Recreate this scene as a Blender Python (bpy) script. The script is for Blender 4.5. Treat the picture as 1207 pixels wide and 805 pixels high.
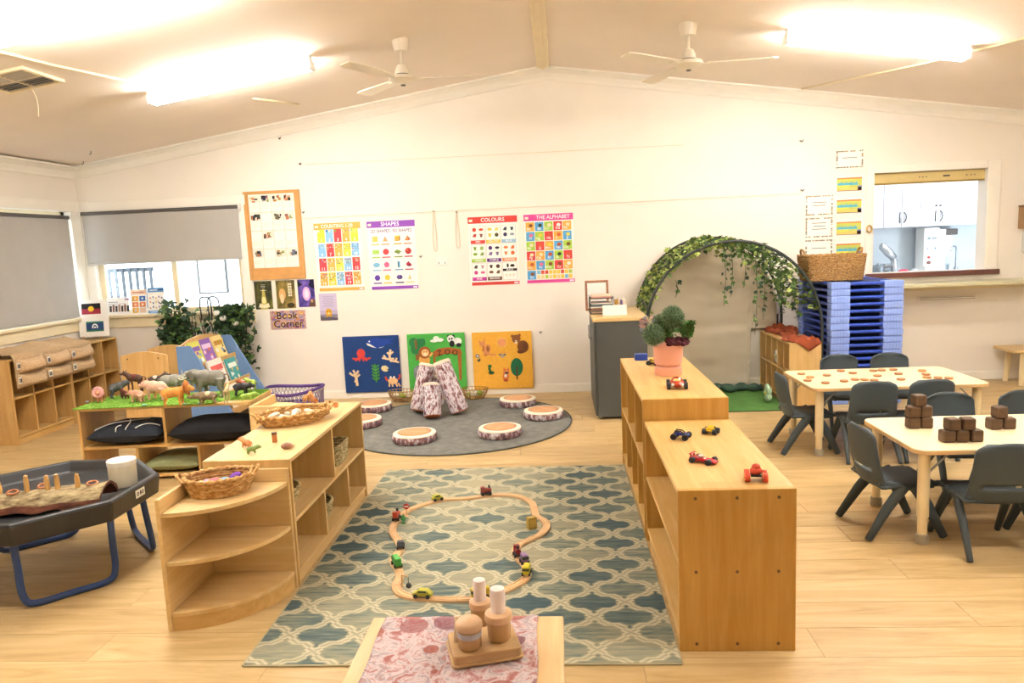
import bpy, bmesh, math, random
from mathutils import Vector, Matrix, Euler, noise
random.seed(7)
for o in list(bpy.data.objects): bpy.data.objects.remove(o, do_unlink=True)
SC = bpy.context.scene
COL = SC.collection
PI = math.pi
R = math.radians
# ------------------------------------------------------------------ camera
FPX, IW, IH, CH = 865.0, 1207.0, 805.0, 1.47
_p, _y, _r = R(7.6), R(3.9), R(-2.5)
FW = Vector((-math.sin(_y)*math.cos(_p), math.cos(_y)*math.cos(_p), -math.sin(_p)))
_r0 = Vector((math.cos(_y), math.sin(_y), 0)); _u0 = _r0.cross(FW)
CR = _r0*math.cos(_r) + _u0*math.sin(_r)
CU = _u0*math.cos(_r) - _r0*math.sin(_r)
CP = Vector((0, 0, CH))
cam = bpy.data.cameras.new('camera'); camo = bpy.data.objects.new('camera', cam); COL.objects.link(camo)
cam.sensor_width = 36; cam.lens = FPX*36/IW; cam.clip_start = .05; cam.clip_end = 100
camo.matrix_world = Matrix(((CR.x, CU.x, -FW.x, 0), (CR.y, CU.y, -FW.y, 0), (CR.z, CU.z, -FW.z, CH), (0, 0, 0, 1)))
SC.camera = camo
def ray(x, y): return CR*((x-IW/2)/FPX) + CU*((IH/2-y)/FPX) + FW
def G(x, y, z=0.0):            # pixel -> point on the horizontal plane at height z
    d = ray(x, y); return CP + d*((z-CH)/d.z)
def V(x, y, Y):                # pixel -> point on the upright plane at depth Y
    d = ray(x, y); return CP + d*(Y/d.y)
# ------------------------------------------------------------------ world, light, exposure
wd = bpy.data.worlds.new('world'); SC.world = wd; wd.use_nodes = True
bg = wd.node_tree.nodes['Background']; bg.inputs[0].default_value = (.86, .93, 1, 1); bg.inputs[1].default_value = 2.6
SC.view_settings.view_transform = 'Standard'; SC.view_settings.look = 'None'
SC.view_settings.gamma = 1; SC.view_settings.use_curve_mapping = False
SC.view_settings.exposure = 1.75
TUBE_STRENGTH = 34.0
TUBE_COLOR = (1.0, .965, .91)
# ------------------------------------------------------------------ colour + materials
def L(c):
    if isinstance(c, str):
        c = c.lstrip('#'); c = [int(c[i:i+2], 16)/255 for i in (0, 2, 4)]
    return tuple((v/12.92 if v <= .04045 else ((v+.055)/1.055)**2.4) for v in c)
MATS = {}
def nt(name):
    m = bpy.data.materials.new(name); m.use_nodes = True
    return m, m.node_tree.nodes, m.node_tree.links, m.node_tree.nodes['Principled BSDF']
def texco(n, l, scale=(1, 1, 1), space='Object', rot=(0, 0, 0)):
    t = n.new('ShaderNodeTexCoord'); mp = n.new('ShaderNodeMapping')
    mp.inputs['Scale'].default_value = scale; mp.inputs['Rotation'].default_value = rot
    l.new(t.outputs[space], mp.inputs['Vector']); return mp.outputs['Vector']
def ramp(n, l, fac, stops):
    r = n.new('ShaderNodeValToRGB'); e = r.color_ramp.elements
    while len(e) < len(stops): e.new(.5)
    for el, (p, c) in zip(e, stops): el.position = p; el.color = (*c, 1)
    l.new(fac, r.inputs['Fac']); return r.outputs['Color']
def noi(n, l, vec, scale, detail=3, rough=.55, dist=0):
    t = n.new('ShaderNodeTexNoise'); t.inputs['Scale'].default_value = scale; t.inputs['Detail'].default_value = detail
    t.inputs['Roughness'].default_value = rough; t.inputs['Distortion'].default_value = dist
    l.new(vec, t.inputs['Vector']); return t.outputs['Fac']
def bump(n, l, b, h, strength=.2, dist=.01):
    k = n.new('ShaderNodeBump'); k.inputs['Strength'].default_value = strength; k.inputs['Distance'].default_value = dist
    l.new(h, k.inputs['Height']); l.new(k.outputs['Normal'], b.inputs['Normal'])
def mat(name, col=None, rough=.5, metal=0, var=.06, vscale=6, stretch=(1, 1, 1), bmp=0, bscale=120, emit=0, spec=None, trans=0, alpha=1, ecol=None):
    if name in MATS: return MATS[name]
    m, n, l, b = nt(name); c = L(col)
    if var:
        v = texco(n, l, stretch)
        f = noi(n, l, v, vscale)
        lo = tuple(max(0, x*(1-var*1.6)) for x in c); hi = tuple(min(1, x*(1+var)) for x in c)
        l.new(ramp(n, l, f, [(.3, lo), (.7, hi)]), b.inputs['Base Color'])
    else: b.inputs['Base Color'].default_value = (*c, 1)
    if bmp:
        v2 = texco(n, l, stretch); bump(n, l, b, noi(n, l, v2, bscale), bmp, .004)
    b.inputs['Roughness'].default_value = rough; b.inputs['Metallic'].default_value = metal
    if spec is not None: b.inputs['Specular IOR Level'].default_value = spec
    if trans: b.inputs['Transmission Weight'].default_value = trans; b.inputs['IOR'].default_value = 1.45
    if emit: b.inputs['Emission Color'].default_value = (*(ecol or c), 1); b.inputs['Emission Strength'].default_value = emit
    MATS[name] = m; return m
def wood(name, light, dark, axis='x', rough=.42, scale=1.0, boards=0):
    """pale furniture timber: stretched grain; boards>0 adds glued lamella tones of that width"""
    if name in MATS: return MATS[name]
    m, n, l, b = nt(name)
    st = {'x': (1.2, 14, 14), 'y': (14, 1.2, 14), 'z': (14, 14, 1.2)}[axis]
    v = texco(n, l, tuple(s*scale for s in st))
    f = noi(n, l, v, 2.2, 4, .6, .4)
    colr = ramp(n, l, f, [(.25, L(dark)), (.52, tuple((a+c)/2 for a, c in zip(L(light), L(dark)))), (.75, L(light))])
    oi = n.new('ShaderNodeObjectInfo'); mx = n.new('ShaderNodeMix'); mx.data_type = 'RGBA'; mx.blend_type = 'MULTIPLY'
    rr = ramp(n, l, oi.outputs['Random'], [(0, (.93, .92, .90)), (1, (1, 1, 1))])
    mx.inputs[0].default_value = 1; l.new(colr, mx.inputs[6]); l.new(rr, mx.inputs[7])
    out = mx.outputs[2]
    if boards:
        k = 1.0/boards
        v3 = texco(n, l, {'x': (1.1, k, k), 'y': (k, 1.1, k), 'z': (k, k, .55)}[axis])
        sn = n.new('ShaderNodeVectorMath'); sn.operation = 'FLOOR'; l.new(v3, sn.inputs[0])
        wn = n.new('ShaderNodeTexWhiteNoise'); wn.noise_dimensions = '3D'; l.new(sn.outputs[0], wn.inputs['Vector'])
        m2 = n.new('ShaderNodeMix'); m2.data_type = 'RGBA'; m2.blend_type = 'MULTIPLY'; m2.inputs[0].default_value = 1
        l.new(out, m2.inputs[6]); l.new(ramp(n, l, wn.outputs['Value'], [(0, (.88, .85, .8)), (1, (1, 1, 1))]), m2.inputs[7]); out = m2.outputs[2]
    l.new(out, b.inputs['Base Color'])
    b.inputs['Roughness'].default_value = rough
    bump(n, l, b, f, .05, .002)
    MATS[name] = m; return m
def speckle(name, cols, scale=30, stretch=(1, 1, 1), rough=.9, bmp=.3, detail=4):
    if name in MATS: return MATS[name]
    m, n, l, b = nt(name); v = texco(n, l, stretch); f = noi(n, l, v, scale, detail, .65)
    k = len(cols); l.new(ramp(n, l, f, [(.3+.4*i/(k-1), L(c)) for i, c in enumerate(cols)]), b.inputs['Base Color'])
    b.inputs['Roughness'].default_value = rough; bump(n, l, b, f, bmp, .006); MATS[name] = m; return m
def vcol():
    if 'print' in MATS: return MATS['print']
    m, n, l, b = nt('print'); a = n.new('ShaderNodeVertexColor'); a.layer_name = 'Col'
    l.new(a.outputs['Color'], b.inputs['Base Color']); b.inputs['Roughness'].default_value = .55
    b.inputs['Specular IOR Level'].default_value = .3; MATS['print'] = m; return m
# ------------------------------------------------------------------ mesh builder
class MB:
    def __init__(s): s.v = []; s.f = []; s.m = []; s.c = []
    def add(s, vs, fs, mi=0, c=None):
        o = len(s.v); s.v += [tuple(x) for x in vs]
        for f in fs: s.f.append([i+o for i in f]); s.m.append(mi); s.c.append(c)
        return s
    def box(s, x0, x1, y0, y1, z0, z1, mi=0, c=None, M=None):
        vs = [Vector(p) for p in ((x0,y0,z0),(x1,y0,z0),(x1,y1,z0),(x0,y1,z0),(x0,y0,z1),(x1,y0,z1),(x1,y1,z1),(x0,y1,z1))]
        if M: vs = [M @ v for v in vs]
        return s.add(vs, [(0,3,2,1),(4,5,6,7),(0,1,5,4),(1,2,6,5),(2,3,7,6),(3,0,4,7)], mi, c)
    def prism(s, pts, z0, z1, mi=0, c=None, M=None, plane='xy'):
        n = len(pts)
        def mk(p, z): return Vector((p[0], p[1], z)) if plane == 'xy' else (Vector((p[0], z, p[1])) if plane == 'xz' else Vector((z, p[0], p[1])))
        a = [mk(p, z0) for p in pts]; b = [mk(p, z1) for p in pts]
        if M: a = [M @ v for v in a]; b = [M @ v for v in b]
        fs = [list(range(n))[::-1], [n+i for i in range(n)]] + [(i, (i+1) % n, n+(i+1) % n, n+i) for i in range(n)]
        return s.add(a+b, fs, mi, c)
    def lathe(s, prof, n=24, M=None, mi=0, sx=1, sy=1, c=None, a0=0, a1=2*PI):
        full = abs(a1-a0-2*PI) < 1e-6; vs = []; fs = []; k = n if full else n+1
        for r, z in prof:
            for i in range(k):
                a = a0+(a1-a0)*i/n; p = Vector((r*math.cos(a)*sx, r*math.sin(a)*sy, z)); vs.append(M @ p if M else p)
        for j in range(len(prof)-1):
            for i in range(n):
                i2 = (i+1) % k; fs.append((j*k+i, j*k+i2, (j+1)*k+i2, (j+1)*k+i))
        if full:
            if prof[0][0] > 1e-6: fs.append(tuple(range(k))[::-1])
            if prof[-1][0] > 1e-6: fs.append(tuple((len(prof)-1)*k+i for i in range(k)))
        return s.add(vs, fs, mi, c)
    def cyl(s, p0, p1, r0, r1=None, n=12, mi=0, c=None):
        r1 = r0 if r1 is None else r1
        return s.tube([p0, p1], [r0, r1], n, mi, c)
    def tube(s, pts, rad, n=8, mi=0, c=None, closed=False, flat=None):
        pts = [Vector(p) for p in pts]; k = len(pts)
        if not hasattr(rad, '__len__'): rad = [rad]*k
        vs = []; fs = []; up = None
        for i, p in enumerate(pts):
            if closed: t = pts[(i+1) % k]-pts[i-1]
            else: t = pts[min(i+1, k-1)]-pts[max(i-1, 0)]
            t.normalize()
            if up is None: up = Vector((0, 0, 1)) if abs(t.z) < .9 else Vector((1, 0, 0))
            sd = t.cross(up); sd.normalize(); up = sd.cross(t); up.normalize()
            for j in range(n):
                a = 2*PI*j/n; q = p + sd*math.cos(a)*rad[i]*(flat or 1) + up*math.sin(a)*rad[i]; vs.append(q)
        for i in range(k if closed else k-1):
            i2 = (i+1) % k
            for j in range(n):
                j2 = (j+1) % n; fs.append((i*n+j, i*n+j2, i2*n+j2, i2*n+j))
        if not closed: fs += [tuple(range(n))[::-1], tuple((k-1)*n+j for j in range(n))]
        return s.add(vs, fs, mi, c)
    def ell(s, c, r, n=14, m=9, mi=0, M=None, col=None):
        vs = []; fs = []; c = Vector(c)
        for j in range(m+1):
            t = PI*j/m
            for i in range(n):
                a = 2*PI*i/n; p = Vector((r[0]*math.sin(t)*math.cos(a), r[1]*math.sin(t)*math.sin(a), r[2]*math.cos(t)))
                vs.append((M @ p if M else p)+c)
        for j in range(m):
            for i in range(n): fs.append((j*n+i, (j+1)*n+i, (j+1)*n+(i+1) % n, j*n+(i+1) % n))
        return s.add(vs, fs, mi, col)
    def grid(s, fn, nu, nv, mi=0, c=None, closeu=False):
        vs = [fn(i/nu, j/nv) for j in range(nv+1) for i in range(nu+1)]
        fs = [(j*(nu+1)+i, j*(nu+1)+i+1, (j+1)*(nu+1)+i+1, (j+1)*(nu+1)+i) for j in range(nv) for i in range(nu)]
        return s.add(vs, fs, mi, c)
    def mesh(s, name, mats, smooth=None):
        me = bpy.data.meshes.new(name); me.from_pydata(s.v, [], s.f)
        for m in (mats if isinstance(mats, (list, tuple)) else [mats]): me.materials.append(m)
        me.polygons.foreach_set('material_index', s.m)
        if any(c is not None for c in s.c):
            ca = me.color_attributes.new('Col', 'FLOAT_COLOR', 'CORNER'); d = []
            for f, c in zip(s.f, s.c): d += list((*(c or (1, 1, 1)), 1))*len(f)
            ca.data.foreach_set('color', d)
        me.update()
        if smooth:
            me.shade_smooth()
            if smooth < 180: me.set_sharp_from_angle(angle=R(smooth))
        return me
def link(name, me, parent=None, loc=(0, 0, 0), rot=(0, 0, 0), bevel=0, seg=2, solid=0, subs=0, remesh=0):
    o = bpy.data.objects.new(name, me); COL.objects.link(o); o.location = loc; o.rotation_euler = rot; o.parent = parent
    if solid: k = o.modifiers.new('solid', 'SOLIDIFY'); k.thickness = solid; k.offset = 0
    if remesh:
        k = o.modifiers.new('remesh', 'REMESH'); k.mode = 'VOXEL'; k.voxel_size = remesh; k.use_smooth_shade = True
        k = o.modifiers.new('soft', 'SMOOTH'); k.factor = .5; k.iterations = 3
    if bevel: k = o.modifiers.new('bevel', 'BEVEL'); k.width = bevel; k.segments = seg; k.limit_method = 'ANGLE'; k.angle_limit = R(40)
    if subs: k = o.modifiers.new('sub', 'SUBSURF'); k.levels = subs; k.render_levels = subs
    return o
def part(mb, name, mats, parent, smooth=None, label=None, **kw):
    o = link(name, mb.mesh(name, mats, smooth), parent, **kw)
    if label: o['label'] = label
    return o
def tag(o, label, cat, group=None):
    o['label'] = label; o['category'] = cat
    if group: o['group'] = group
    return o
def thing(name, label, cat, loc=(0, 0, 0), rz=0, group=None, rot=None):
    o = bpy.data.objects.new(name, None); COL.objects.link(o); o.empty_display_size = .1
    o.location = loc; o.rotation_euler = rot or (0, 0, rz); return tag(o, label, cat, group)
def solo(mb, name, mats, label, cat, smooth=None, group=None, **kw):
    return tag(link(name, mb.mesh(name, mats, smooth), **kw), label, cat, group)
def struct(mb, name, mats, parent=None, smooth=None, **kw):
    o = link(name, mb.mesh(name, mats, smooth), parent, **kw)
    if parent is None: o['kind'] = 'structure'
    return o
def kids(o): return [c for c in bpy.data.objects if c.parent == o]
def dup(root, loc, rz=0, label=None, group=None, rot=None):
    r = root.copy(); COL.objects.link(r); r.location = loc; r.rotation_euler = rot or (0, 0, rz)
    if label: r['label'] = label
    if group: r['group'] = group
    for ch in kids(root):
        c = ch.copy(); COL.objects.link(c); c.parent = r
        for g in kids(ch):
            d = g.copy(); COL.objects.link(d); d.parent = c
    return r
def rrect(x0, x1, y0, y1, r, n=5):
    out = []
    for cx, cy, a in ((x1-r, y1-r, 0), (x0+r, y1-r, 90), (x0+r, y0+r, 180), (x1-r, y0+r, 270)):
        out += [(cx+r*math.cos(R(a+90*i/n)), cy+r*math.sin(R(a+90*i/n))) for i in range(n+1)]
    return out
def smoothpts(pts, closed=False, k=6):
    """Catmull-Rom through the points"""
    pts = [Vector(p) for p in pts]; n = len(pts); out = []
    for i in range(n if closed else n-1):
        g = (lambda q: pts[q % n]) if closed else (lambda q: pts[max(0, min(n-1, q))])
        a, b, c, d = g(i-1), g(i), g(i+1), g(i+2)
        for j in range(k):
            t = j/k; out.append(.5*((2*b)+(c-a)*t+(2*a-5*b+4*c-d)*t*t+(3*b-a-3*c+d)*t**3))
    if not closed: out.append(pts[-1])
    return out
# flat print: coloured shapes in the local x-z plane facing -y
_txt = {}
def textmesh(s):
    if s in _txt: return _txt[s]
    cu = bpy.data.curves.new('t', 'FONT'); cu.body = s; cu.align_x = 'CENTER'; cu.align_y = 'CENTER'; cu.size = 1; cu.resolution_u = 2; cu.offset = .012
    ob = bpy.data.objects.new('t', cu); COL.objects.link(ob)
    me = bpy.data.meshes.new_from_object(ob.evaluated_get(bpy.context.evaluated_depsgraph_get()))
    r = ([v.co.copy() for v in me.vertices], [tuple(p.vertices) for p in me.polygons])
    bpy.data.objects.remove(ob); bpy.data.curves.remove(cu); bpy.data.meshes.remove(me); _txt[s] = r; return r
class Print(MB):
    """w x h sheet, origin bottom-left, each layer a hair in front of the last"""
    def __init__(s, w, h, col='ffffff', t=.0012):
        super().__init__(); s.w = w; s.h = h; s.d = 0
        s.box(0, w, -t, 0, 0, h, c=L(col)); s.d = -t-.0004
    def lay(s, k=1): s.d -= .0003*k; return s
    def rect(s, x0, x1, z0, z1, col): return s.poly([(x0, z0), (x1, z0), (x1, z1), (x0, z1)], col)
    def poly(s, pts, col):
        s.add([(p[0], s.d, p[1]) for p in pts], [tuple(range(len(pts)))], 0, L(col)); return s
    def disc(s, x, z, rx, rz=None, col='000000', n=14, a0=0):
        rz = rx if rz is None else rz
        return s.poly([(x+rx*math.cos(a0+2*PI*i/n), z+rz*math.sin(a0+2*PI*i/n)) for i in range(n)], col)
    def text(s, t, x, z, size, col, maxw=None, rot=0):
        vs, fs = textmesh(t)
        if maxw:
            w = max(v.x for v in vs)-min(v.x for v in vs); sx = min(size, maxw/max(w, 1e-6))
        else: sx = size
        cr, sr = math.cos(rot), math.sin(rot)
        s.add([(x+v.x*sx*cr-v.y*size*sr, s.d, z+v.x*sx*sr+v.y*size*cr) for v in vs], fs, 0, L(col)); return s
# ------------------------------------------------------------------ the room
YW, XL, XR, YF = 7.12, -4.74, 4.57, -2.6
RX, RZ, SL = -.085, 3.08, .148
def cz(x): return RZ - SL*abs(x-RX)
M_wall = mat('wall_paint', 'f6efe4', .7, var=.02, vscale=2)
M_ceil = mat('ceiling_paint', 'f5e9dc', .75, var=.02, vscale=1.5)
M_trim = mat('trim_gloss', 'faf5ea', .4, var=.015)
M_trimy = mat('trim_cream', 'efe0bc', .45, var=.03)
M_white = mat('white_plastic', 'f4f2ec', .35, var=0)
def wallxz(mb, pts, y0, y1): mb.prism(pts, y0, y1, plane='xz')
W1 = (-4.63, -3.13, .93, 1.96)          # window opening
HT = (2.93, 3.935, 1.045, 1.965)         # hatch opening
mb = MB()
def col(x0, x1, z0=None, z1=None):
    if z1 is not None: wallxz(mb, [(x0, 0 if z0 is None else z0), (x1, 0 if z0 is None else z0), (x1, z1), (x0, z1)], YW, YW+.14)
    else:
        xs = [x1] + ([RX] if x0 < RX < x1 else []) + [x0]
        wallxz(mb, [(x0, z0 or 0), (x1, z0 or 0)] + [(x, cz(x)) for x in xs], YW, YW+.14)
col(XL-.14, W1[0]); col(W1[0], W1[1], 0, W1[2]); col(W1[0], W1[1], W1[3]); col(W1[1], HT[0])
col(HT[0], HT[1], 0, HT[2]); col(HT[0], HT[1], HT[3]); col(HT[1], XR+.14)
struct(mb, 'wall_back', M_wall)
W2 = (4.5, 6.96, .93, 1.96)
mb = MB(); x0, x1 = XL-.14, XL
mb.box(x0, x1, YF, W2[0], 0, cz(XL)); mb.box(x0, x1, W2[0], W2[1], 0, W2[2]); mb.box(x0, x1, W2[0], W2[1], W2[3], cz(XL)); mb.box(x0, x1, W2[1], YW, 0, cz(XL))
struct(mb, 'wall_left', M_wall)
struct(MB().box(XR, XR+.14, YF, YW, 0, cz(XR)), 'wall_right', M_wall)
mb = MB(); wallxz(mb, [(XL-.14, 0), (XR+.14, 0), (XR+.14, cz(XR)), (RX, RZ), (XL-.14, cz(XL))], YF-.14, YF); struct(mb, 'wall_front', M_wall)
mb = MB()
mb.prism([(XL-.14, cz(XL-.14)), (RX, RZ), (XR+.14, cz(XR+.14)), (XR+.14, cz(XR)+.15), (RX, RZ+.15), (XL-.14, cz(XL)+.15)], YF-.14, YW+.14, plane='xz')
struct(mb, 'ceiling', M_ceil)
# floor of timber-look planks
def plankmat():
    m, n, l, b = nt('oak_plank')
    v = texco(n, l, (1.1, 9, 9)); oi = n.new('ShaderNodeObjectInfo')
    cmb = n.new('ShaderNodeCombineXYZ'); mu = n.new('ShaderNodeMath'); mu.operation = 'MULTIPLY'; mu.inputs[1].default_value = 40
    l.new(oi.outputs['Random'], mu.inputs[0]); l.new(mu.outputs[0], cmb.inputs[0]); l.new(mu.outputs[0], cmb.inputs[1])
    ad = n.new('ShaderNodeVectorMath'); l.new(v, ad.inputs[0]); l.new(cmb.outputs[0], ad.inputs[1])
    f = noi(n, l, ad.outputs[0], 1.6, 5, .6, 1.1)
    c1 = ramp(n, l, f, [(.22, L('a88957')), (.42, L('c2a470')), (.62, L('d1b683')), (.8, L('dac291'))])
    mx = n.new('ShaderNodeMix'); mx.data_type = 'RGBA'; mx.blend_type = 'MULTIPLY'; mx.inputs[0].default_value = 1
    l.new(c1, mx.inputs[6]); l.new(ramp(n, l, oi.outputs['Random'], [(0, (.86, .85, .84)), (1, (1, 1, 1))]), mx.inputs[7])
    l.new(mx.outputs[2], b.inputs['Base Color']); b.inputs['Roughness'].default_value = .42; bump(n, l, b, f, .04, .002); return m
M_plank = plankmat()
fl = struct(MB().box(XL-.14, XR+.14, YF-.14, YW+.14, -.08, -.007), 'floor', mat('floor_underlay', 'a98a5e', .6))
PW, PLN = .195, 1.34
def plank_mesh(ln):
    g = .0008; mb = MB(); mb.box(g, ln-g, g, PW-g, -.0068, 0); return mb.mesh('plank', M_plank)
pm = {}
rest = MB(); row = 0; y = YW-PW
while y > YF-.1:
    off = -((row*.47) % 1)*PLN; x = XL+off
    while x < XR:
        a, b_ = max(x, XL), min(x+PLN, XR); ya = max(y, YF)
        if b_-a > .02:
            if y > 1.75:
                k = round(b_-a, 3)
                if k not in pm: pm[k] = plank_mesh(k)
                link('plank', pm[k], fl, loc=(a, y, 0))
            else: rest.box(a+.0008, b_-.0008, ya+.0008, y+PW-.0008, -.0068, 0)
        x += PLN
    y -= PW; row += 1
o = part(rest, 'planking', M_plank, fl); o['kind'] = 'stuff'
# skirting, cornice, ridge
mb = MB(); mb.box(XL, XR, YW-.016, YW, 0, .075); mb.box(XL, XR, YW-.012, YW, .075, .085); struct(mb, 'baseboard_back', M_trim, bevel=.004)
mb = MB(); mb.box(XL, XL+.016, YF, YW-.016, 0, .085); struct(mb, 'baseboard_left', M_trim, bevel=.004)
mb = MB(); mb.box(XR-.016, XR, YF, YW-.016, 0, .085); struct(mb, 'baseboard_right', M_trim, bevel=.004)
cove = [(0, 0), (.085, 0), (.085, .012), (.066, .016), (.03, .038), (.016, .068), (.012, .088), (0, .088)]
def cornice(name, p0, p1, inward):
    a, b = Vector(p0), Vector(p1); mb = MB(); vs = []
    for p in (a, b):
        for u, d in cove: vs.append(p+Vector(inward)*u*1.25+Vector((0, 0, -d*1.25)))
    n = len(cove); mb.add(vs, [tuple(range(n)), tuple(n+i for i in range(n))[::-1]]+[(i, n+i, n+(i+1) % n, (i+1) % n) for i in range(n)])
    struct(mb, name, M_trim)
cornice('trim_1', (XL, YW, cz(XL)), (RX, YW, RZ), (0, -1, 0)); cornice('trim_2', (RX, YW, RZ), (XR, YW, cz(XR)), (0, -1, 0))
cornice('trim_3', (XL, YF, cz(XL)), (XL, YW, cz(XL)), (1, 0, -SL*0)); cornice('trim_4', (XR, YW, cz(XR)), (XR, YF, cz(XR)), (-1, 0, 0))
mb = MB(); mb.box(RX-.055, RX+.055, YF, YW-.08, RZ-.022, RZ+.01); mb.box(RX-.022, RX+.022, YF, YW-.08, RZ-.034, RZ-.02); struct(mb, 'trim_5', M_trimy, bevel=.004)
# window in the back wall
glass = mat('window_glass', 'eef6f8', .02, var=0, trans=1, spec=.4)
win = struct(MB().box(W1[0], W1[1], YW+.05, YW+.10, W1[2], W1[2]+.045), 'window_1', M_trimy)
mb = MB(); a, b_, c, d = W1
mb.box(a, a+.05, YW+.05, YW+.10, c, d); struct(mb, 'window_stile', M_trimy, win)
for x in (b_-.05, -3.875): struct(MB().box(x, x+.05, YW+.045, YW+.10, c, d), 'window_stile', M_trimy if x < -3.2 else M_trimy, win)
struct(MB().box(a, b_, YW+.05, YW+.10, d-.05, d), 'window_rail', M_trimy, win)
for x0_, x1_ in ((a+.05, -3.875), (-3.825, b_-.05)):
    struct(MB().box(x0_, x1_, YW+.075, YW+.079, c+.045, d-.05), 'pane', glass, win)
mb = MB(); mb.box(W1[0]-.09, W1[1]+.10, YW-.05, YW+.05, .90, .93); mb.box(W1[0]-.09, W1[1]+.1, YW-.02, YW, .80, .90); struct(mb, 'window_sill', M_trimy, win, bevel=.005)
struct(MB().box(W1[1], W1[1]+.095, YW-.018, YW, .93, 2.05), 'trim_6', M_trim, bevel=.004)
struct(MB().box(XL, W1[1]+.095, YW-.024, YW, 1.96, 2.055), 'trim_7', M_trim, bevel=.004)
struct(MB().box(XL, W1[0]+.0, YW-.018, YW, .80, 1.96), 'trim_8', M_trim, bevel=.004)
# window in the left wall
win2 = struct(MB().box(XL-.10, XL-.05, W2[0], W2[1], W2[2], W2[2]+.045), 'window_2', M_trimy)
for y0_ in (W2[0], 5.7, W2[1]-.05): struct(MB().box(XL-.10, XL-.05, y0_, y0_+.05, W2[2], W2[3]), 'window_stile', M_trimy, win2)
struct(MB().box(XL-.10, XL-.05, W2[0], W2[1], W2[3]-.05, W2[3]), 'window_rail', M_trimy, win2)
for y0_, y1_ in ((W2[0]+.05, 5.7), (5.75, W2[1]-.05)): struct(MB().box(XL-.079, XL-.075, y0_, y1_, W2[2]+.045, W2[3]-.05), 'pane', glass, win2)
mb = MB(); mb.box(XL-.05, XL+.05, W2[0]-.1, W2[1]+.1, .90, .93); mb.box(XL, XL+.02, W2[0]-.1, W2[1]+.1, .80, .90); struct(mb, 'window_sill', M_trimy, win2, bevel=.005)
struct(MB().box(XL, XL+.024, W2[0]-.1, YW-.024, 1.96, 2.06), 'trim_9', M_trim, bevel=.004)
struct(MB().box(XL, XL+.02, W2[1], YW-.018, .93, 1.96), 'trim_10', M_trim, bevel=.004)
# roller blinds
M_blind = mat('blind_fabric', 'b4b1ac', .9, var=.02, bmp=.1, bscale=300)
M_dark = mat('dark_metal', '5a5450', .45, var=0)
bl = thing('roller_blind', 'grey roller blind half lowered over the window above the paper flyers', 'blind', ((W1[0]+W1[1])/2-.01, YW-.05, 1.435))
w = .79
part(MB().box(-w, w, -.0012, .0012, .02, .51), 'fabric', M_blind, bl); part(MB().box(-w, w, -.006, .006, 0, .022), 'bottom_rail', M_blind, bl, bevel=.003)
part(MB().cyl((-w-.01, .006, .505), (w+.01, .006, .505), .019, n=14), 'roller_tube', M_dark, bl, smooth=60)
for s in (-1, 1): part(MB().box(s*(w+.018)-.008, s*(w+.018)+.008, -.02, .034, .48, .535), 'bracket', M_white, bl)
bl = thing('roller_blind', 'long grey roller blind fully lowered over the side window by the cubby shelf', 'blind', (XL+.06, 5.66, .945))
w = 1.19
part(MB().box(-.0012, .0012, -w, w, .02, .96), 'fabric', M_blind, bl); part(MB().box(-.006, .006, -w, w, 0, .022), 'bottom_rail', M_blind, bl, bevel=.003)
part(MB().cyl((-.006, -w-.01, .955), (-.006, w+.01, .955), .019, n=14), 'roller_tube', M_dark, bl, smooth=60)
for s in (-1, 1): part(MB().box(-.036, .02, s*(w+.018)-.008, s*(w+.018)+.008, .93, .985), 'bracket', M_white, bl)
# ------------------------------------------------------------------ yard outside the window
struct(MB().box(-9, 0, YW+.2, 12, -.1, 0), 'ground', mat('yard_paving', 'd9d6d0', .8))
fn = thing('palisade_fence', 'dark grey upright bar fence outside the window', 'fence', (V(119, 330, 9.2).x, 9.2, 0))
M_pal = mat('fence_grey', '2c323a', .6, var=0)
for z in (.5, 1.32): part(MB().box(0, V(180, 330, 9.2).x-V(119, 330, 9.2).x, .02, .05, z, z+.05), 'rail', M_pal, fn)
pal = MB().box(-.014, .014, -.01, .02, 0.02, 1.36).mesh('picket', M_pal)
for i in range(8): link('picket', pal, fn, loc=(.02+i*(V(180, 330, 9.2).x-V(119, 330, 9.2).x-.04)/7, 0, 0))
hs = thing('white_outbuilding', 'white rendered building wall in the yard beyond the window', 'building', (V(252, 330, 10.6).x-.75, 10.6, 0))
part(MB().box(-3.8, 4.2, 0, .2, 0, 3.0), 'wall', mat('render_white', 'f3f4f5', .8, var=.03), hs)
part(MB().box(.55, .95, -.03, 0, .95, 1.5), 'notice_board', mat('notice_white', 'fbfbfb', .6, var=0), hs)
mb = MB()
for q in ((.53, .97, 1.5, 1.52), (.53, .97, .93, .95), (.53, .55, .95, 1.5), (.95, .97, .95, 1.5)): mb.box(q[0], q[1], -.045, 0, q[2], q[3])
part(mb, 'board_frame', mat('black_frame', '2a2a2c', .5, var=0), hs)
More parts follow.
